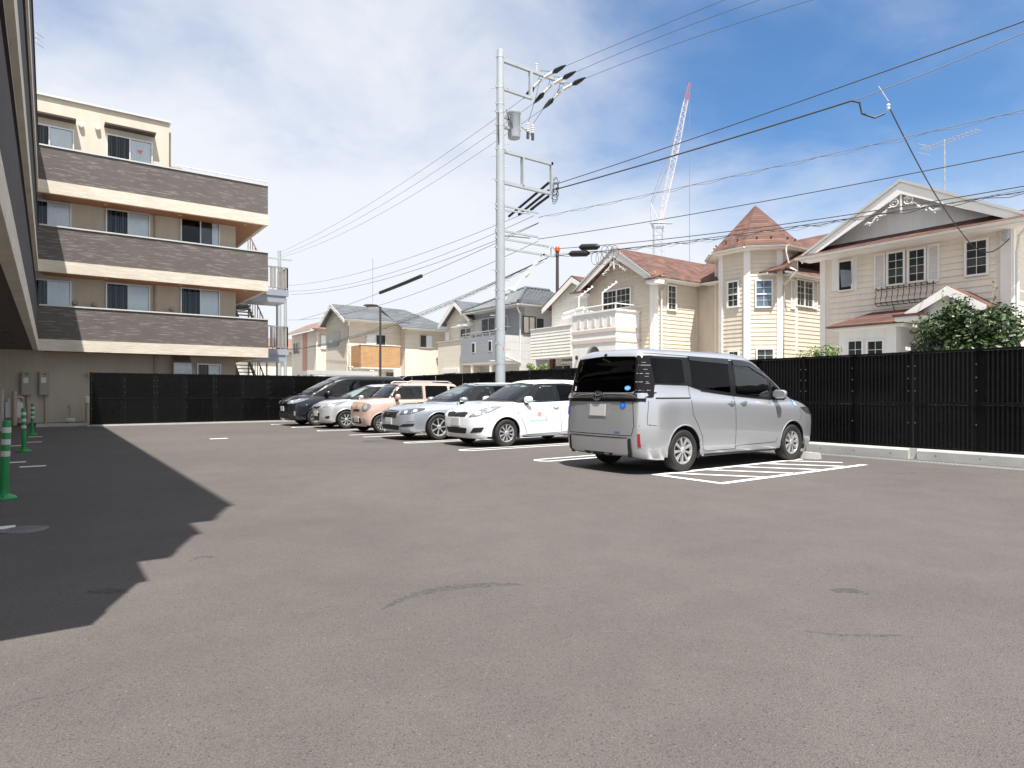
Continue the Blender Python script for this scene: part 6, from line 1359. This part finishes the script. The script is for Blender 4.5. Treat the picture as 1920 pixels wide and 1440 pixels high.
WIN = (('quarter_window', [(-2.06, 1.31), (-1.36, 1.31), (-1.36, 1.665), (-2.03, 1.665)]), ('sliding_door_window', [(-1.18, 1.262), (-.27, 1.172), (-.27, 1.62), (-1.18, 1.655)]), ('front_window', [(-.13, 1.155), (.62, 1.10), (.80, 1.10), (.80, 1.44), (.55, 1.555), (.25, 1.61), (-.13, 1.625)]), ('corner_window', [(.90, 1.105), (1.25, 1.095), (1.22, 1.14), (.92, 1.36)]))
c.both('window_surround', L90(band), 90, 'trim_black', off=.004, ch=1, sub=.04, cut=[inset(L90(q[1])) for q in WIN])
for nm, poly in WIN:
    c.both(nm, L90(poly), 90, 'car_glass_dark' if nm != 'front_window' and nm != 'corner_window' else 'car_glass', off=.0085, ch=1)
    c.holes += [(L90(poly), 90), ([(x, z) for x, z in poly], -90)]
c.both('door_visor', L90([(-1.2, 1.655), (-.25, 1.62), (-.25, 1.70), (-1.2, 1.715)]), 90, 'visor', off=.022, ch=0, sub=.1); c.both('door_visor', L90([(-.14, 1.61), (.28, 1.60), (.78, 1.42), (.83, 1.48), (.35, 1.665), (-.14, 1.695)]), 90, 'visor', off=.022, ch=0, sub=.1)
c.patch('windscreen', sym([(0, 1.13), (.62, 1.13), (.71, 1.17), (.60, 1.60), (.0, 1.64)]), 0, 'car_glass', off=.004, ch=1, hole=True)
c.patch('rear_window', sym([(0, 1.175), (.62, 1.175), (.665, 1.20), (.60, 1.69), (0, 1.715)]), 180, 'car_glass_dark', off=.006, ch=1, hole=True)
tl = [(.655, 1.09), (.80, 1.09), (.82, 1.2), (.735, 1.70), (.60, 1.705), (.665, 1.2)]
for mir in (False, True):
    q = [(-u, z) for u, z in tl] if mir else tl; o = c.patch('tail_light', q, 180, 'lamp_smoke', off=.010, ch=1, sub=.05)
    sg = -1 if mir else 1
    for k in range(4): z = 1.20+k*.12; c.ribbon('light_bar', [(sg*(.675-.009*k), z), (sg*(.775-.015*k), z)], 180, .007, 'chrome', off=.013, parent=o)
    c.ribbon('light_bar', [(sg*.715, 1.13), (sg*.655, 1.66)], 180, .012, 'lamp_smoke', off=.0135, parent=o)
wr_ = [(-2.20, 1.10), (-2.08, 1.10), (-2.02, 1.27), (-2.03, 1.70), (-2.13, 1.70), (-2.18, 1.4)]
for sg in (1, -1):
    o = c.patch('tail_light', [(-x*sg, z) for x, z in wr_], 90*sg, 'lamp_smoke', off=.0105, ch=1, sub=.05)
    for k in range(5): z = 1.2+k*.1; c.ribbon('light_bar', [(2.10*sg, z), (2.16*sg, z)], 90*sg, .005, 'chrome', off=.012, parent=o)
c.patch('rear_garnish', sym([(0, 1.085), (.78, 1.085), (.80, 1.12), (.78, 1.155), (0, 1.155)]), 180, 'chrome', off=.022, ch=0); c.patch('rear_garnish_base', sym([(0, 1.04), (.80, 1.04), (.80, 1.085), (0, 1.085)]), 180, 'trim_black', off=.010, ch=0)
em = c.disc('emblem', 180, 0, 1.125, .095, .07, 'trim_black', off=.026); 
for r1, r2, dz in ((.09, .065, 0), (.035, .06, 0), (.06, .024, .022)): c.ringdecal('emblem_ring', 180, 0, 1.125+dz, r1, r2, .016, 'chrome', off=.032, parent=em)
rc = c.patch('plate_recess', sym([(0, .80), (.20, .80), (.27, 1.035), (0, 1.035)]), 180, 'paint_silver', off=.004, ch=1); c.patch('number_plate', sym([(0, .83), (.165, .83), (.165, 1.0), (0, 1.0)]), 180, 'plate', off=.012, ch=0)
c.ribbon('tailgate_seam', [(-.665, 1.04), (-.70, .70), (-.66, .56), (.66, .56), (.70, .70), (.665, 1.04)], 180, .010)
c.patch('ramp_panel', sym([(0, .30), (.60, .30), (.60, .515), (0, .53)]), 180, 'paint_silver', off=.016, ch=0); c.patch('bumper_slot', sym([(0, .255), (.65, .255), (.64, .305), (0, .305)]), 180, 'plastic_dark', off=.010, ch=0)
for sg in (1, -1): c.patch('bumper_strip', [(sg*.61, .29), (sg*.66, .29), (sg*.65, .52), (sg*.61, .52)][::sg], 180, 'plastic_dark', off=.020, ch=0)
c.ribbon('ramp_edge', [(-.6, .525), (.6, .525)], 180, .014, 'trim_black', off=.018)
for sg in (1, -1): o = c.patch('reflector', [(sg*.745, .40), (sg*.775, .40), (sg*.775, .59), (sg*.745, .59)][::sg], 180, 'lamp_red', off=.008, ch=0, sub=.03)
c.ribbon('rear_bumper_seam', [(.70, .70), (.84, .705)], 180, .008)
c.patch('rear_wiper', [(-.02, 1.66), (.16, 1.60), (.16, 1.625), (-.02, 1.69)], 180, 'trim_black', off=.02, ch=0, sub=.05); c.disc('washer_nozzle', 180, 0, 1.735, .03, .015, 'trim_black', off=.012)
sk = c.disc('sticker', 180, .50, .99, .055, .055, 'sticker_blue', off=.004); c.ribbon('sticker_mark', [(.475, .975), (.50, 1.01), (.525, .985), (.49, .965)], 180, .012, 'sticker_sky', off=.006, parent=sk)
sk = c.disc('sticker', 180, .55, 1.235, .05, .033, 'sticker_sky', off=.010); c.ribbon('sticker_mark', [(.52, 1.235), (.58, 1.235)], 180, .008, 'sticker_white', off=.012, parent=sk)
c.patch('model_badge', [(.36, .60), (.46, .60), (.46, .612), (.36, .612)], 180, 'sticker_blue', off=.005, ch=0, sub=.03)
sk = c.patch('sticker', [(-.585, 1.20), (-.555, 1.20), (-.555, 1.27), (-.585, 1.27)], 180, 'sticker_white', off=.010, ch=0, sub=.03)
sk = c.patch('wheelchair_sticker', [(-.79, .83), (-.69, .83), (-.69, .96), (-.79, .96)], 180, 'sticker_blue', off=.006, ch=0, sub=.03)
for sg in (1, -1):
    q = c.patch('wheelchair_sticker', [(-sg*1.50, .935), (-sg*1.60, .935), (-sg*1.60, 1.055), (-sg*1.50, 1.055)][::-sg], 90*sg, 'sticker_blue', off=.004, ch=0, sub=.03)
    c.ribbon('sticker_mark', [(-sg*1.56, 1.045), (-sg*1.56, .995), (-sg*1.535, .995), (-sg*1.52, .955)], 90*sg, .012, 'sticker_white', off=.006, parent=q); c.ringdecal('sticker_mark', 90*sg, -sg*1.557, .975, .025, .025, .010, 'sticker_white', off=.006, parent=q)
for sg in (1, -1):
    rb_ = lambda pts, wd=.009: c.ribbon('door_seam', [(-x*sg, z) for x, z in pts], 90*sg, wd)
    rb_([(-1.27, 1.27), (-1.27, 1.10), (-1.24, .86), (-1.12, .68), (-1.02, .50), (-.98, .30), (-.92, .285), (-.18, .285)]); rb_([(-.20, 1.13), (-.20, .30)]); rb_([(-.20, .30), (-.15, .335), (.92, .345), (.96, .42)]); rb_([(-2.05, 1.09), (-1.28, 1.09)], .022)
    rb_([(1.62, .93), (1.70, .80), (1.62, .68)], .008); rb_([(-2.17, 1.05), (-2.20, .80), (-2.2, .72), (-2.05, .70)], .007)
    rb_([(-1.25, 1.262), (-1.25, 1.70)], .02); rb_([(-2.10, 1.74), (.55, 1.69)], .008)
c.handle(-.30, 1.02, 'chrome'); c.handle(.02, 1.015, 'chrome'); c.mirror_pair(.92, 1.15, 'paint_silver', .22, .15, .11)
c.ribbons('belt_moulding', [(-x, z) for x, z in ((-1.0, 1.20), (-.2, 1.125), (.7, 1.066), (1.28, 1.055))], 90, .016, 'trim_black', off=.006)
c.both('headlight', nose(2.30, 40, [(.03, .45, .74), (.16, .70, .76), (.48, .82, .84), (.62, .83, .92), (.40, .76, .925), (.10, .5, .88)]), 40, 'lamp_dark', off=.008); c.patch('grille', sym([(0, .70), (.5, .70), (.55, .86), (0, .88)]), 0, 'mesh_dark', off=.006)
c.both('side_skirt', L90([(-.95, .215), (.98, .205), (.98, .235), (-.95, .245)]), 90, 'plastic_dark', off=.006, ch=0)
c.finish()
tc_ = thing('wheel_chock', 'small white wheel stop in front of the silver minivan front wheel', 'wheel stop', (11.05, 6.3, 0))
MB().prism([(11.0, 6.05, 0), (11.14, 6.05, 0), (11.11, 6.05, .11), (11.03, 6.05, .11)], (0, .45, 0)).build('block', 'concrete', tc_); MB().box(11.04, 11.10, 6.2, 6.35, .11, .116).build('reflector', 'reflective', tc_)

# --- shared front-end details for the cars that face the camera
def face_car(label, loc, rz, sp, paint, d, cat='car'):
    c = Car(label, loc, rz, sp, paint, cat)
    if d.get('band'): c.both('window_surround', L90(d['band']), 90, 'trim_black', off=.008, ch=1, sub=.03, skirt=.02, cut=[inset(L90(q[1])) for q in d['side']])
    for nm, poly, gl in d['side']:
        c.both(nm, L90(poly), 90, gl, off=.012, ch=1); c.holes += [(L90(poly), 90), ([(x, z) for x, z in poly], -90)]
    q = sym(d['screen']); c.ribbon('windscreen_edge', q+[q[0]], 0, .05, 'trim_black', off=.007); q = d['screen']; zc_ = sum(t[1] for t in q)/len(q)
    c.patch('windscreen', sym([(u*.95, zc_+(z-zc_)*.93) for u, z in q]), 0, 'car_glass', off=.010, ch=1, hole=True)
    if d.get('rear'): c.patch('rear_window', sym(d['rear']), 180, 'car_glass_dark', off=.006, ch=1)
    for nm, poly, az, m, off in d.get('front', ()): c.patch(nm, sym(poly), az, m, off=off, ch=d.get('fch', 1))
    for nm, poly, az, m, off in d.get('pair', ()): c.both(nm, nose(sp['xf'], az, poly), az, m, off=off, ch=.8, sub=.045)
    for nm, az, xb, y, z, r1, r2, m, off in d.get('discs', ()):
        u = nose(sp['xf'], az, [(xb, y, z)])[0][0]; c.disc(nm, az, u, z, r1, r2, m, off=off); c.disc(nm, -az, -u, z, r1, r2, m, off=off)
    for pts, wd in d.get('seams', ()): c.ribbons('door_seam', [(-x, z) for x, z in pts], 90, wd)
    hs = d.get('hoodseam')
    if hs: c.ribbon('bonnet_seam', hs+[(-u, z) for u, z in reversed(hs)], 0, .008)
    z = d['plate']; c.patch('number_plate', sym([(0, z-.082), (.165, z-.082), (.165, z+.082), (0, z+.082)]), 0, 'plate', off=.022, ch=0)
    for x, z, m in d['handles']: c.handle(x, z, m)
    c.mirror_pair(*d['mirror'])
    for sg in (0, 1): pts = d.get('wiper', ([(-.35, .0), (.12, .03)], [(.15, .0), (.6, .03)]))[sg]; c.ribbon('wiper', [(u, d['wz']+dz) for u, dz in pts], 0, .022, 'trim_black', off=.014)
    c.both('side_skirt', L90([(-sp['wb']/2+.42, sp['sill']+.005), (sp['wb']/2-.42, sp['sill']+.0), (sp['wb']/2-.42, sp['sill']+.05), (-sp['wb']/2+.42, sp['sill']+.055)]), 90, d.get('skirt', 'plastic_dark'), off=.004, ch=0)
    return c
# white hatchback with the door emblem
sp = dict(w=.8475, xf=2.02, xr=-1.83, H=1.51, hood=.80, cowl=(.98, .985), wtop=(.30, 1.375), belt=(.92, .97), rglass=(-1.70, 1.03), rroof=(-1.38, 1.40), zside=1.40, wroof=.60, wb=2.43, tyre=.30, rim=.20, arch=.055, Rf=.46, Rr=.34, sill=.19, nose=.16, tf=.93, tr=.95, spokes=10, spw=.70, tw=.185, hb=.04)
d = dict(band=[(-1.45, 1.02), (.62, .955), (.86, .95), (.90, .975), (.45, 1.30), (.10, 1.385), (-.6, 1.40), (-1.30, 1.33)],
  side=[('front_window', [(-.23, .985), (.50, .97), (.66, .985), (.30, 1.27), (.02, 1.345), (-.23, 1.355)], 'car_glass'), ('rear_door_window', [(-1.18, 1.02), (-.33, .99), (-.33, 1.355), (-.85, 1.345), (-1.12, 1.27)], 'car_glass_dark')],
  screen=[(0, 1.00), (.62, .995), (.70, 1.01), (.55, 1.345), (0, 1.385)], rear=[(0, 1.04), (.55, 1.04), (.48, 1.34), (0, 1.36)],
  front=[('grille', [(0, .655), (.36, .66), (.42, .745), (.25, .76), (0, .745)], 0, 'mesh_dark', .006), ('lower_intake', [(0, .295), (.36, .295), (.42, .415), (0, .43)], 0, 'mesh_dark', .006)],
  pair=[('headlight', [(.03, .47, .655), (.18, .64, .675), (.42, .76, .76), (.70, .80, .885), (.50, .70, .885), (.22, .56, .80)], 40, 'lamp_clear', .008), ('fog_lamp_recess', [(.05, .50, .31), (.22, .70, .33), (.27, .74, .44), (.10, .58, .425)], 35, 'mesh_dark', .006)],
  discs=[('headlight_lens', 40, .19, .62, .735, .075, .05, 'lamp_lens', .012), ('headlight_lens', 40, .40, .74, .81, .05, .032, 'lamp_lens', .012), ('side_repeater', 90, 1.10, .84, .735, .022, .012, 'lamp_clear', .006)],
  seams=[([(.80, .95), (.83, .62), (.70, .36), (.68, .27)], .009), ([(-.28, .98), (-.30, .60), (-.34, .27), (.68, .25)], .009), ([(-1.18, 1.0), (-1.12, .72), (-.92, .58), (-.82, .30), (-.34, .27)], .009)],
  hoodseam=[(.60, .93), (.50, .81), (.3, .775)], plate=.545, handles=[(-.16, .855, 'paint_white'), (-1.02, .88, 'paint_white')], mirror=(.62, 1.02, 'paint_white', .21, .16, .10), wz=1.01)
c = face_car('white hatchback with orange sun emblem and green lettering on its door', (8.15+1.215, 12.27, 0), PI+R(.5), sp, 'paint_white', d)
eb = c.disc('door_emblem', 90, -.33, .70, .022, .022, 'sticker_red', off=.003)
c.ringdecal('door_emblem', 90, -.33, .70, .042, .042, .014, 'sticker_red', off=.003, parent=eb)
for k in range(10): a = 2*PI*k/10; c.ribbon('door_emblem', [(-.33+.062*math.cos(a), .70+.062*math.sin(a)), (-.33+.080*math.cos(a), .70+.080*math.sin(a))], 90, .014, 'sticker_red', off=.003, parent=eb)
for k in range(11):     # green lettering too small to read
    u = -.60+k*.042; c.ribbon('door_lettering', [(u, .545), (u+.028, .545)], 90, .008, 'sticker_green', off=.003); c.ribbon('door_lettering', [(u+.006, .565), (u+.022, .565)], 90, .008, 'sticker_green', off=.003); c.ribbon('door_lettering', [(u+.014, .53), (u+.014, .58)], 90, .007, 'sticker_green', off=.003)
for u, z in ((-.13, .62), (-.12, .56)): c.ringdecal('door_flower', 90, u, z, .018, .018, .012, 'sticker_pink', off=.003)
for k, pts in enumerate(([(-.03, .735), (.03, .72), (-.03, .70)], [(-.03, .70), (.03, .685), (-.03, .665)])): c.ribbon('front_badge', pts, 0, .014, 'chrome', off=.014)
c.finish()
# blue-silver estate
sp = dict(w=.925, xf=2.34, xr=-2.30, H=1.48, hood=.76, cowl=(1.02, .955), wtop=(.10, 1.365), belt=(.91, .98), rglass=(-2.20, 1.02), rroof=(-1.75, 1.37), zside=1.375, wroof=.60, wb=2.775, tyre=.325, rim=.228, arch=.045, Rf=.50, Rr=.36, sill=.185, nose=.16, tf=.92, tr=.95, spokes=7, spw=.42, tw=.21, hb=.045, rows=(-.1, -1.0), seatm='seat_light')
d = dict(band=[(-1.75, 1.04), (.55, .96), (.95, .945), (.98, .965), (.42, 1.25), (.0, 1.355), (-.8, 1.375), (-1.55, 1.29)],
  side=[('front_window', [(-.28, .985), (.50, .965), (.74, .975), (.28, 1.235), (-.05, 1.325), (-.28, 1.335)], 'car_glass'), ('rear_door_window', [(-1.2, 1.02), (-.38, .99), (-.38, 1.335), (-.9, 1.335), (-1.2, 1.28)], 'car_glass_dark')],
  screen=[(0, .975), (.70, .965), (.78, .98), (.57, 1.33), (0, 1.37)], rear=[(0, 1.03), (.55, 1.03), (.48, 1.32), (0, 1.34)],
  front=[('grille', [(0, .565), (.37, .565), (.41, .72), (0, .735)], 0, 'mesh_dark', .008), ('lower_intake', [(0, .26), (.45, .26), (.50, .37), (0, .39)], 0, 'mesh_dark', .006)],
  pair=[('headlight', [(.06, .50, .64), (.28, .76, .665), (.55, .86, .76), (.56, .84, .80), (.30, .70, .785), (.10, .50, .73)], 40, 'lamp_dark', .008), ('bumper_vane', [(.05, .48, .34), (.30, .78, .355), (.33, .80, .43), (.12, .60, .41)], 35, 'mesh_dark', .006), ('chrome_blade', [(.18, .68, .468), (.32, .80, .48), (.32, .80, .495), (.18, .68, .485)], 35, 'chrome', .010)],
  discs=[('headlight_lens', 40, .17, .64, .70, .05, .036, 'lamp_lens', .012), ('headlight_lens', 40, .36, .77, .735, .05, .034, 'lamp_lens', .012)],
  seams=[([(.92, .94), (.95, .62), (.82, .36), (.8, .26)], .009), ([(-.33, .98), (-.36, .60), (-.4, .26), (.8, .25)], .009), ([(-1.25, 1.0), (-1.2, .75), (-1.0, .58), (-.9, .30), (-.4, .26)], .009)],
  hoodseam=[(.70, .90), (.56, .79), (.40, .745)], plate=.475, handles=[(-.2, .86, 'paint_blue_silver'), (-1.08, .88, 'paint_blue_silver')], mirror=(.66, 1.00, 'paint_blue_silver', .22, .14, .11), wz=.985, skirt='paint_blue_silver')
c = face_car('blue-silver estate car with dark slatted grille and five-spoke alloys', (8.0+1.3875, 14.98, 0), PI-R(.6), sp, 'paint_blue_silver', d)
for k in range(4): c.ribbon('grille_slat', [(-.38, .60+.034*k), (.38, .60+.034*k)], 0, .008, 'chrome' if k % 3 == 0 else 'plastic_dark', off=.014)
o = c.disc('front_badge', 0, 0, .65, .052, .052, 'trim_black', off=.020); c.ringdecal('badge_ring', 0, 0, .65, .048, .048, .014, 'chrome', off=.024, parent=o); c.ribbon('badge_bar', [(-.13, .57), (.13, .72)], 0, .016, 'chrome', off=.018, parent=o)
c.ribbons('window_chrome', [(-x, z) for x, z in ((-1.7, 1.035), (.55, .952), (.95, .938))], 90, .012, 'chrome', off=.006); c.ribbons('window_chrome', [(-x, z) for x, z in ((.98, .965), (.42, 1.262), (.0, 1.367), (-.8, 1.385), (-1.5, 1.31))], 90, .012, 'chrome', off=.006)
c.ribbons('roof_rail', [(-x, z) for x, z in ((.0, 1.41), (-.8, 1.425), (-1.5, 1.40))], 90, .02, 'alu', off=.02)
c.finish()
# pink kei car
sp = dict(w=.7375, xf=1.745, xr=-1.65, H=1.51, hood=.90, cowl=(1.06, 1.035), wtop=(.62, 1.42), belt=(.97, 1.00), rglass=(-1.60, 1.02), rroof=(-1.46, 1.42), zside=1.43, wroof=.60, wb=2.49, tyre=.275, rim=.178, arch=.055, Rf=.26, Rr=.24, sill=.19, nose=.07, tf=.955, tr=.96, spokes=12, spw=.6, tw=.155, hb=.03, rows=(.05, -.75), seatm='seat_light')
d = dict(side=[('front_window', [(-.12, 1.0), (.80, .99), (.84, 1.01), (.62, 1.36), (.52, 1.395), (-.12, 1.40)], 'car_glass'), ('rear_door_window', [(-1.02, 1.02), (-.22, 1.01), (-.22, 1.40), (-1.0, 1.40)], 'car_glass_dark'), ('quarter_window', [(-1.45, 1.04), (-1.10, 1.03), (-1.10, 1.39), (-1.38, 1.37)], 'car_glass_dark')],
  screen=[(0, 1.05), (.58, 1.045), (.635, 1.07), (.54, 1.39), (0, 1.42)], rear=[(0, 1.05), (.5, 1.05), (.46, 1.36), (0, 1.38)],
  front=[('lower_grille', [(0, .27), (.30, .27), (.30, .43), (0, .43)], 0, 'mesh_dark', .006), ('grille', [(0, .64), (.22, .64), (.24, .69), (0, .70)], 0, 'mesh_dark', .006)],
  pair=[('headlight', [(.04, .40, .66), (.10, .56, .655), (.17, .65, .73), (.20, .66, .82), (.14, .58, .87), (.07, .42, .86), (.04, .36, .76)], 32, 'lamp_clear', .010), ('fog_lamp', [(.03, .42, .35), (.06, .50, .35), (.08, .54, .40), (.06, .50, .45), (.03, .42, .45), (.03, .39, .40)], 28, 'chrome', .008)],
  discs=[('headlight_lens', 32, .09, .51, .76, .075, .075, 'lamp_lens', .014)],
  seams=[([(.86, .99), (.88, .65), (.75, .40), (.74, .26)], .009), ([(-.17, 1.0), (-.17, .27), (.74, .25)], .009), ([(-1.06, 1.0), (-1.04, .70), (-.86, .52), (-.80, .27), (-.17, .27)], .009)],
  hoodseam=[(.56, 1.0), (.50, .90), (.40, .88)], plate=.40, handles=[(-.02, .90, 'paint_pink'), (-.92, .91, 'paint_pink')], mirror=(.76, 1.06, 'paint_pink', .16, .17, .09), wz=1.06, skirt='paint_pink')
c = face_car('small boxy pink car with round headlights and roof rails', (8.05+1.245, 18.32, 0), PI+R(.4), sp, 'paint_pink', d)
c.ribbon('front_badge', [(-.03, .83), (.03, .81), (-.02, .78), (.03, .75), (-.03, .73)], 0, .016, 'trim_black', off=.012)
for sg in (1, -1):
    MB().tube([(.35, sg*.56, 1.49), (.25, sg*.56, 1.535), (-1.05, sg*.56, 1.535), (-1.2, sg*.55, 1.485)], .018, 8).build('roof_rail', 'alu', c.root, smooth=True)
c.finish()
# silver hatchback
sp = dict(w=.8475, xf=2.00, xr=-1.78, H=1.51, hood=.83, cowl=(1.22, .985), wtop=(.25, 1.395), belt=(.93, 1.0), rglass=(-1.68, 1.06), rroof=(-1.42, 1.41), zside=1.41, wroof=.60, wb=2.51, tyre=.30, rim=.195, arch=.05, Rf=.50, Rr=.34, sill=.19, nose=.16, tf=.92, tr=.95, spokes=8, spw=.66, tw=.18, hb=.03)
d = dict(band=[(-1.30, 1.06), (.55, .965), (1.05, .95), (1.08, .97), (.45, 1.31), (.05, 1.39), (-.6, 1.40), (-1.22, 1.33)],
  side=[('front_window', [(-.20, 1.0), (.62, .975), (.82, .985), (.35, 1.26), (.02, 1.345), (-.20, 1.355)], 'car_glass'), ('rear_door_window', [(-1.05, 1.05), (-.30, 1.01), (-.30, 1.36), (-.8, 1.35), (-1.02, 1.28)], 'car_glass_dark')],
  screen=[(0, 1.0), (.64, .995), (.72, 1.01), (.56, 1.355), (0, 1.395)], rear=[(0, 1.07), (.52, 1.07), (.46, 1.36), (0, 1.38)],
  front=[('grille', [(0, .665), (.28, .69), (.36, .75), (0, .725)], 0, 'mesh_dark', .006), ('lower_intake', [(0, .26), (.22, .26), (.34, .50), (.28, .53), (0, .50)], 0, 'mesh_dark', .006)],
  pair=[('headlight', [(.08, .46, .70), (.25, .66, .72), (.50, .78, .80), (.82, .81, .92), (.55, .70, .89), (.20, .50, .79)], 40, 'lamp_clear', .008), ('fog_lamp_recess', [(.12, .60, .34), (.22, .70, .35), (.22, .70, .44), (.10, .58, .40)], 36, 'mesh_dark', .006)],
  discs=[('headlight_lens', 40, .28, .65, .77, .06, .042, 'lamp_lens', .012)],
  seams=[([(.95, .95), (.97, .64), (.82, .38), (.80, .27)], .009), ([(-.25, 1.0), (-.27, .60), (-.30, .27), (.8, .25)], .009), ([(-1.1, 1.03), (-1.05, .75), (-.9, .58), (-.8, .30), (-.3, .27)], .009)],
  hoodseam=[(.64, .94), (.50, .82), (.26, .775)], plate=.50, handles=[(-.12, .88, 'paint_silver2'), (-.98, .92, 'paint_silver2')], mirror=(.74, 1.03, 'paint_silver2', .20, .14, .10), wz=1.01)
c = face_car('silver hatchback with steep windscreen parked beside the dark minivan', (8.1+1.255, 21.25, 0), PI-R(.5), sp, 'paint_silver2', d)
c.ringdecal('front_badge', 0, 0, .785, .05, .034, .012, 'chrome', off=.012); c.finish()
# dark minivan at the far end
sp = dict(w=.8475, xf=2.38, xr=-2.39, H=1.85, hood=.97, cowl=(1.72, 1.12), wtop=(.62, 1.68), belt=(1.03, 1.10), rglass=(-2.34, 1.14), rroof=(-2.20, 1.74), zside=1.73, wroof=.69, wb=2.86, tyre=.3175, rim=.205, arch=.05, Rf=.42, Rr=.22, sill=.20, nose=.15, tf=.945, tr=.985, spokes=7, spw=.5, tw=.195, hb=.03, rows=(.35, -.6))
d = dict(band=[(-2.12, 1.12), (.7, 1.06), (1.50, 1.06), (1.54, 1.08), (1.1, 1.38), (.55, 1.62), (.1, 1.69), (-2.05, 1.70)],
  side=[('front_window', [(-.13, 1.10), (.80, 1.085), (.80, 1.42), (.45, 1.60), (-.13, 1.64)], 'car_glass'), ('corner_window', [(.90, 1.085), (1.38, 1.085), (.92, 1.385)], 'car_glass'), ('sliding_door_window', [(-1.15, 1.12), (-.25, 1.11), (-.25, 1.64), (-1.15, 1.65)], 'car_glass_dark'), ('quarter_window', [(-2.05, 1.15), (-1.28, 1.13), (-1.28, 1.65), (-2.0, 1.65)], 'car_glass_dark')],
  screen=[(0, 1.15), (.64, 1.145), (.72, 1.17), (.60, 1.62), (0, 1.665)], rear=[(0, 1.2), (.6, 1.2), (.55, 1.68), (0, 1.70)],
  front=[('grille', [(0, .78), (.34, .79), (.38, .90), (0, .91)], 0, 'mesh_dark', .006), ('lower_intake', [(0, .27), (.5, .27), (.56, .52), (0, .54)], 0, 'mesh_dark', .006)],
  pair=[('headlight', [(.06, .46, .79), (.22, .68, .80), (.50, .80, .90), (.66, .82, .985), (.40, .74, .96), (.12, .48, .90)], 40, 'lamp_clear', .008), ('fog_lamp', [(.20, .70, .38), (.25, .74, .38), (.25, .74, .54), (.21, .71, .54)], 40, 'lamp_clear', .008)],
  discs=[('headlight_lens', 40, .18, .62, .86, .055, .045, 'lamp_lens', .012)],
  seams=[([(.98, 1.06), (1.0, .62), (.92, .36)], .008), ([(-.2, 1.1), (-.2, .28), (.9, .28)], .008), ([(-1.22, 1.1), (-1.2, .8), (-1.0, .52), (-.95, .28), (-.2, .28)], .008)],
  hoodseam=[(.66, 1.09), (.54, .96), (.34, .925)], plate=.62, handles=[(-.08, 1.0, 'chrome'), (-.34, 1.0, 'chrome')], mirror=(1.0, 1.17, 'paint_black', .22, .16, .11), wz=1.16)
c = face_car('dark navy minivan with chrome grille bars at the far end of the row', (7.95+1.43, 23.78, 0), PI+R(.3), sp, 'paint_black', d, 'minivan')
for z in (.80, .845, .89): c.ribbon('grille_bar', [(-.36, z), (.36, z)], 0, .014, 'chrome', off=.014)
c.disc('front_badge', 0, 0, .85, .05, .045, 'chrome', off=.02)
MB().tube([(-2.05, .62, 1.74), (-2.5, .58, 1.95)], .006, 5).build('aerial', 'galv', c.root); c.finish()
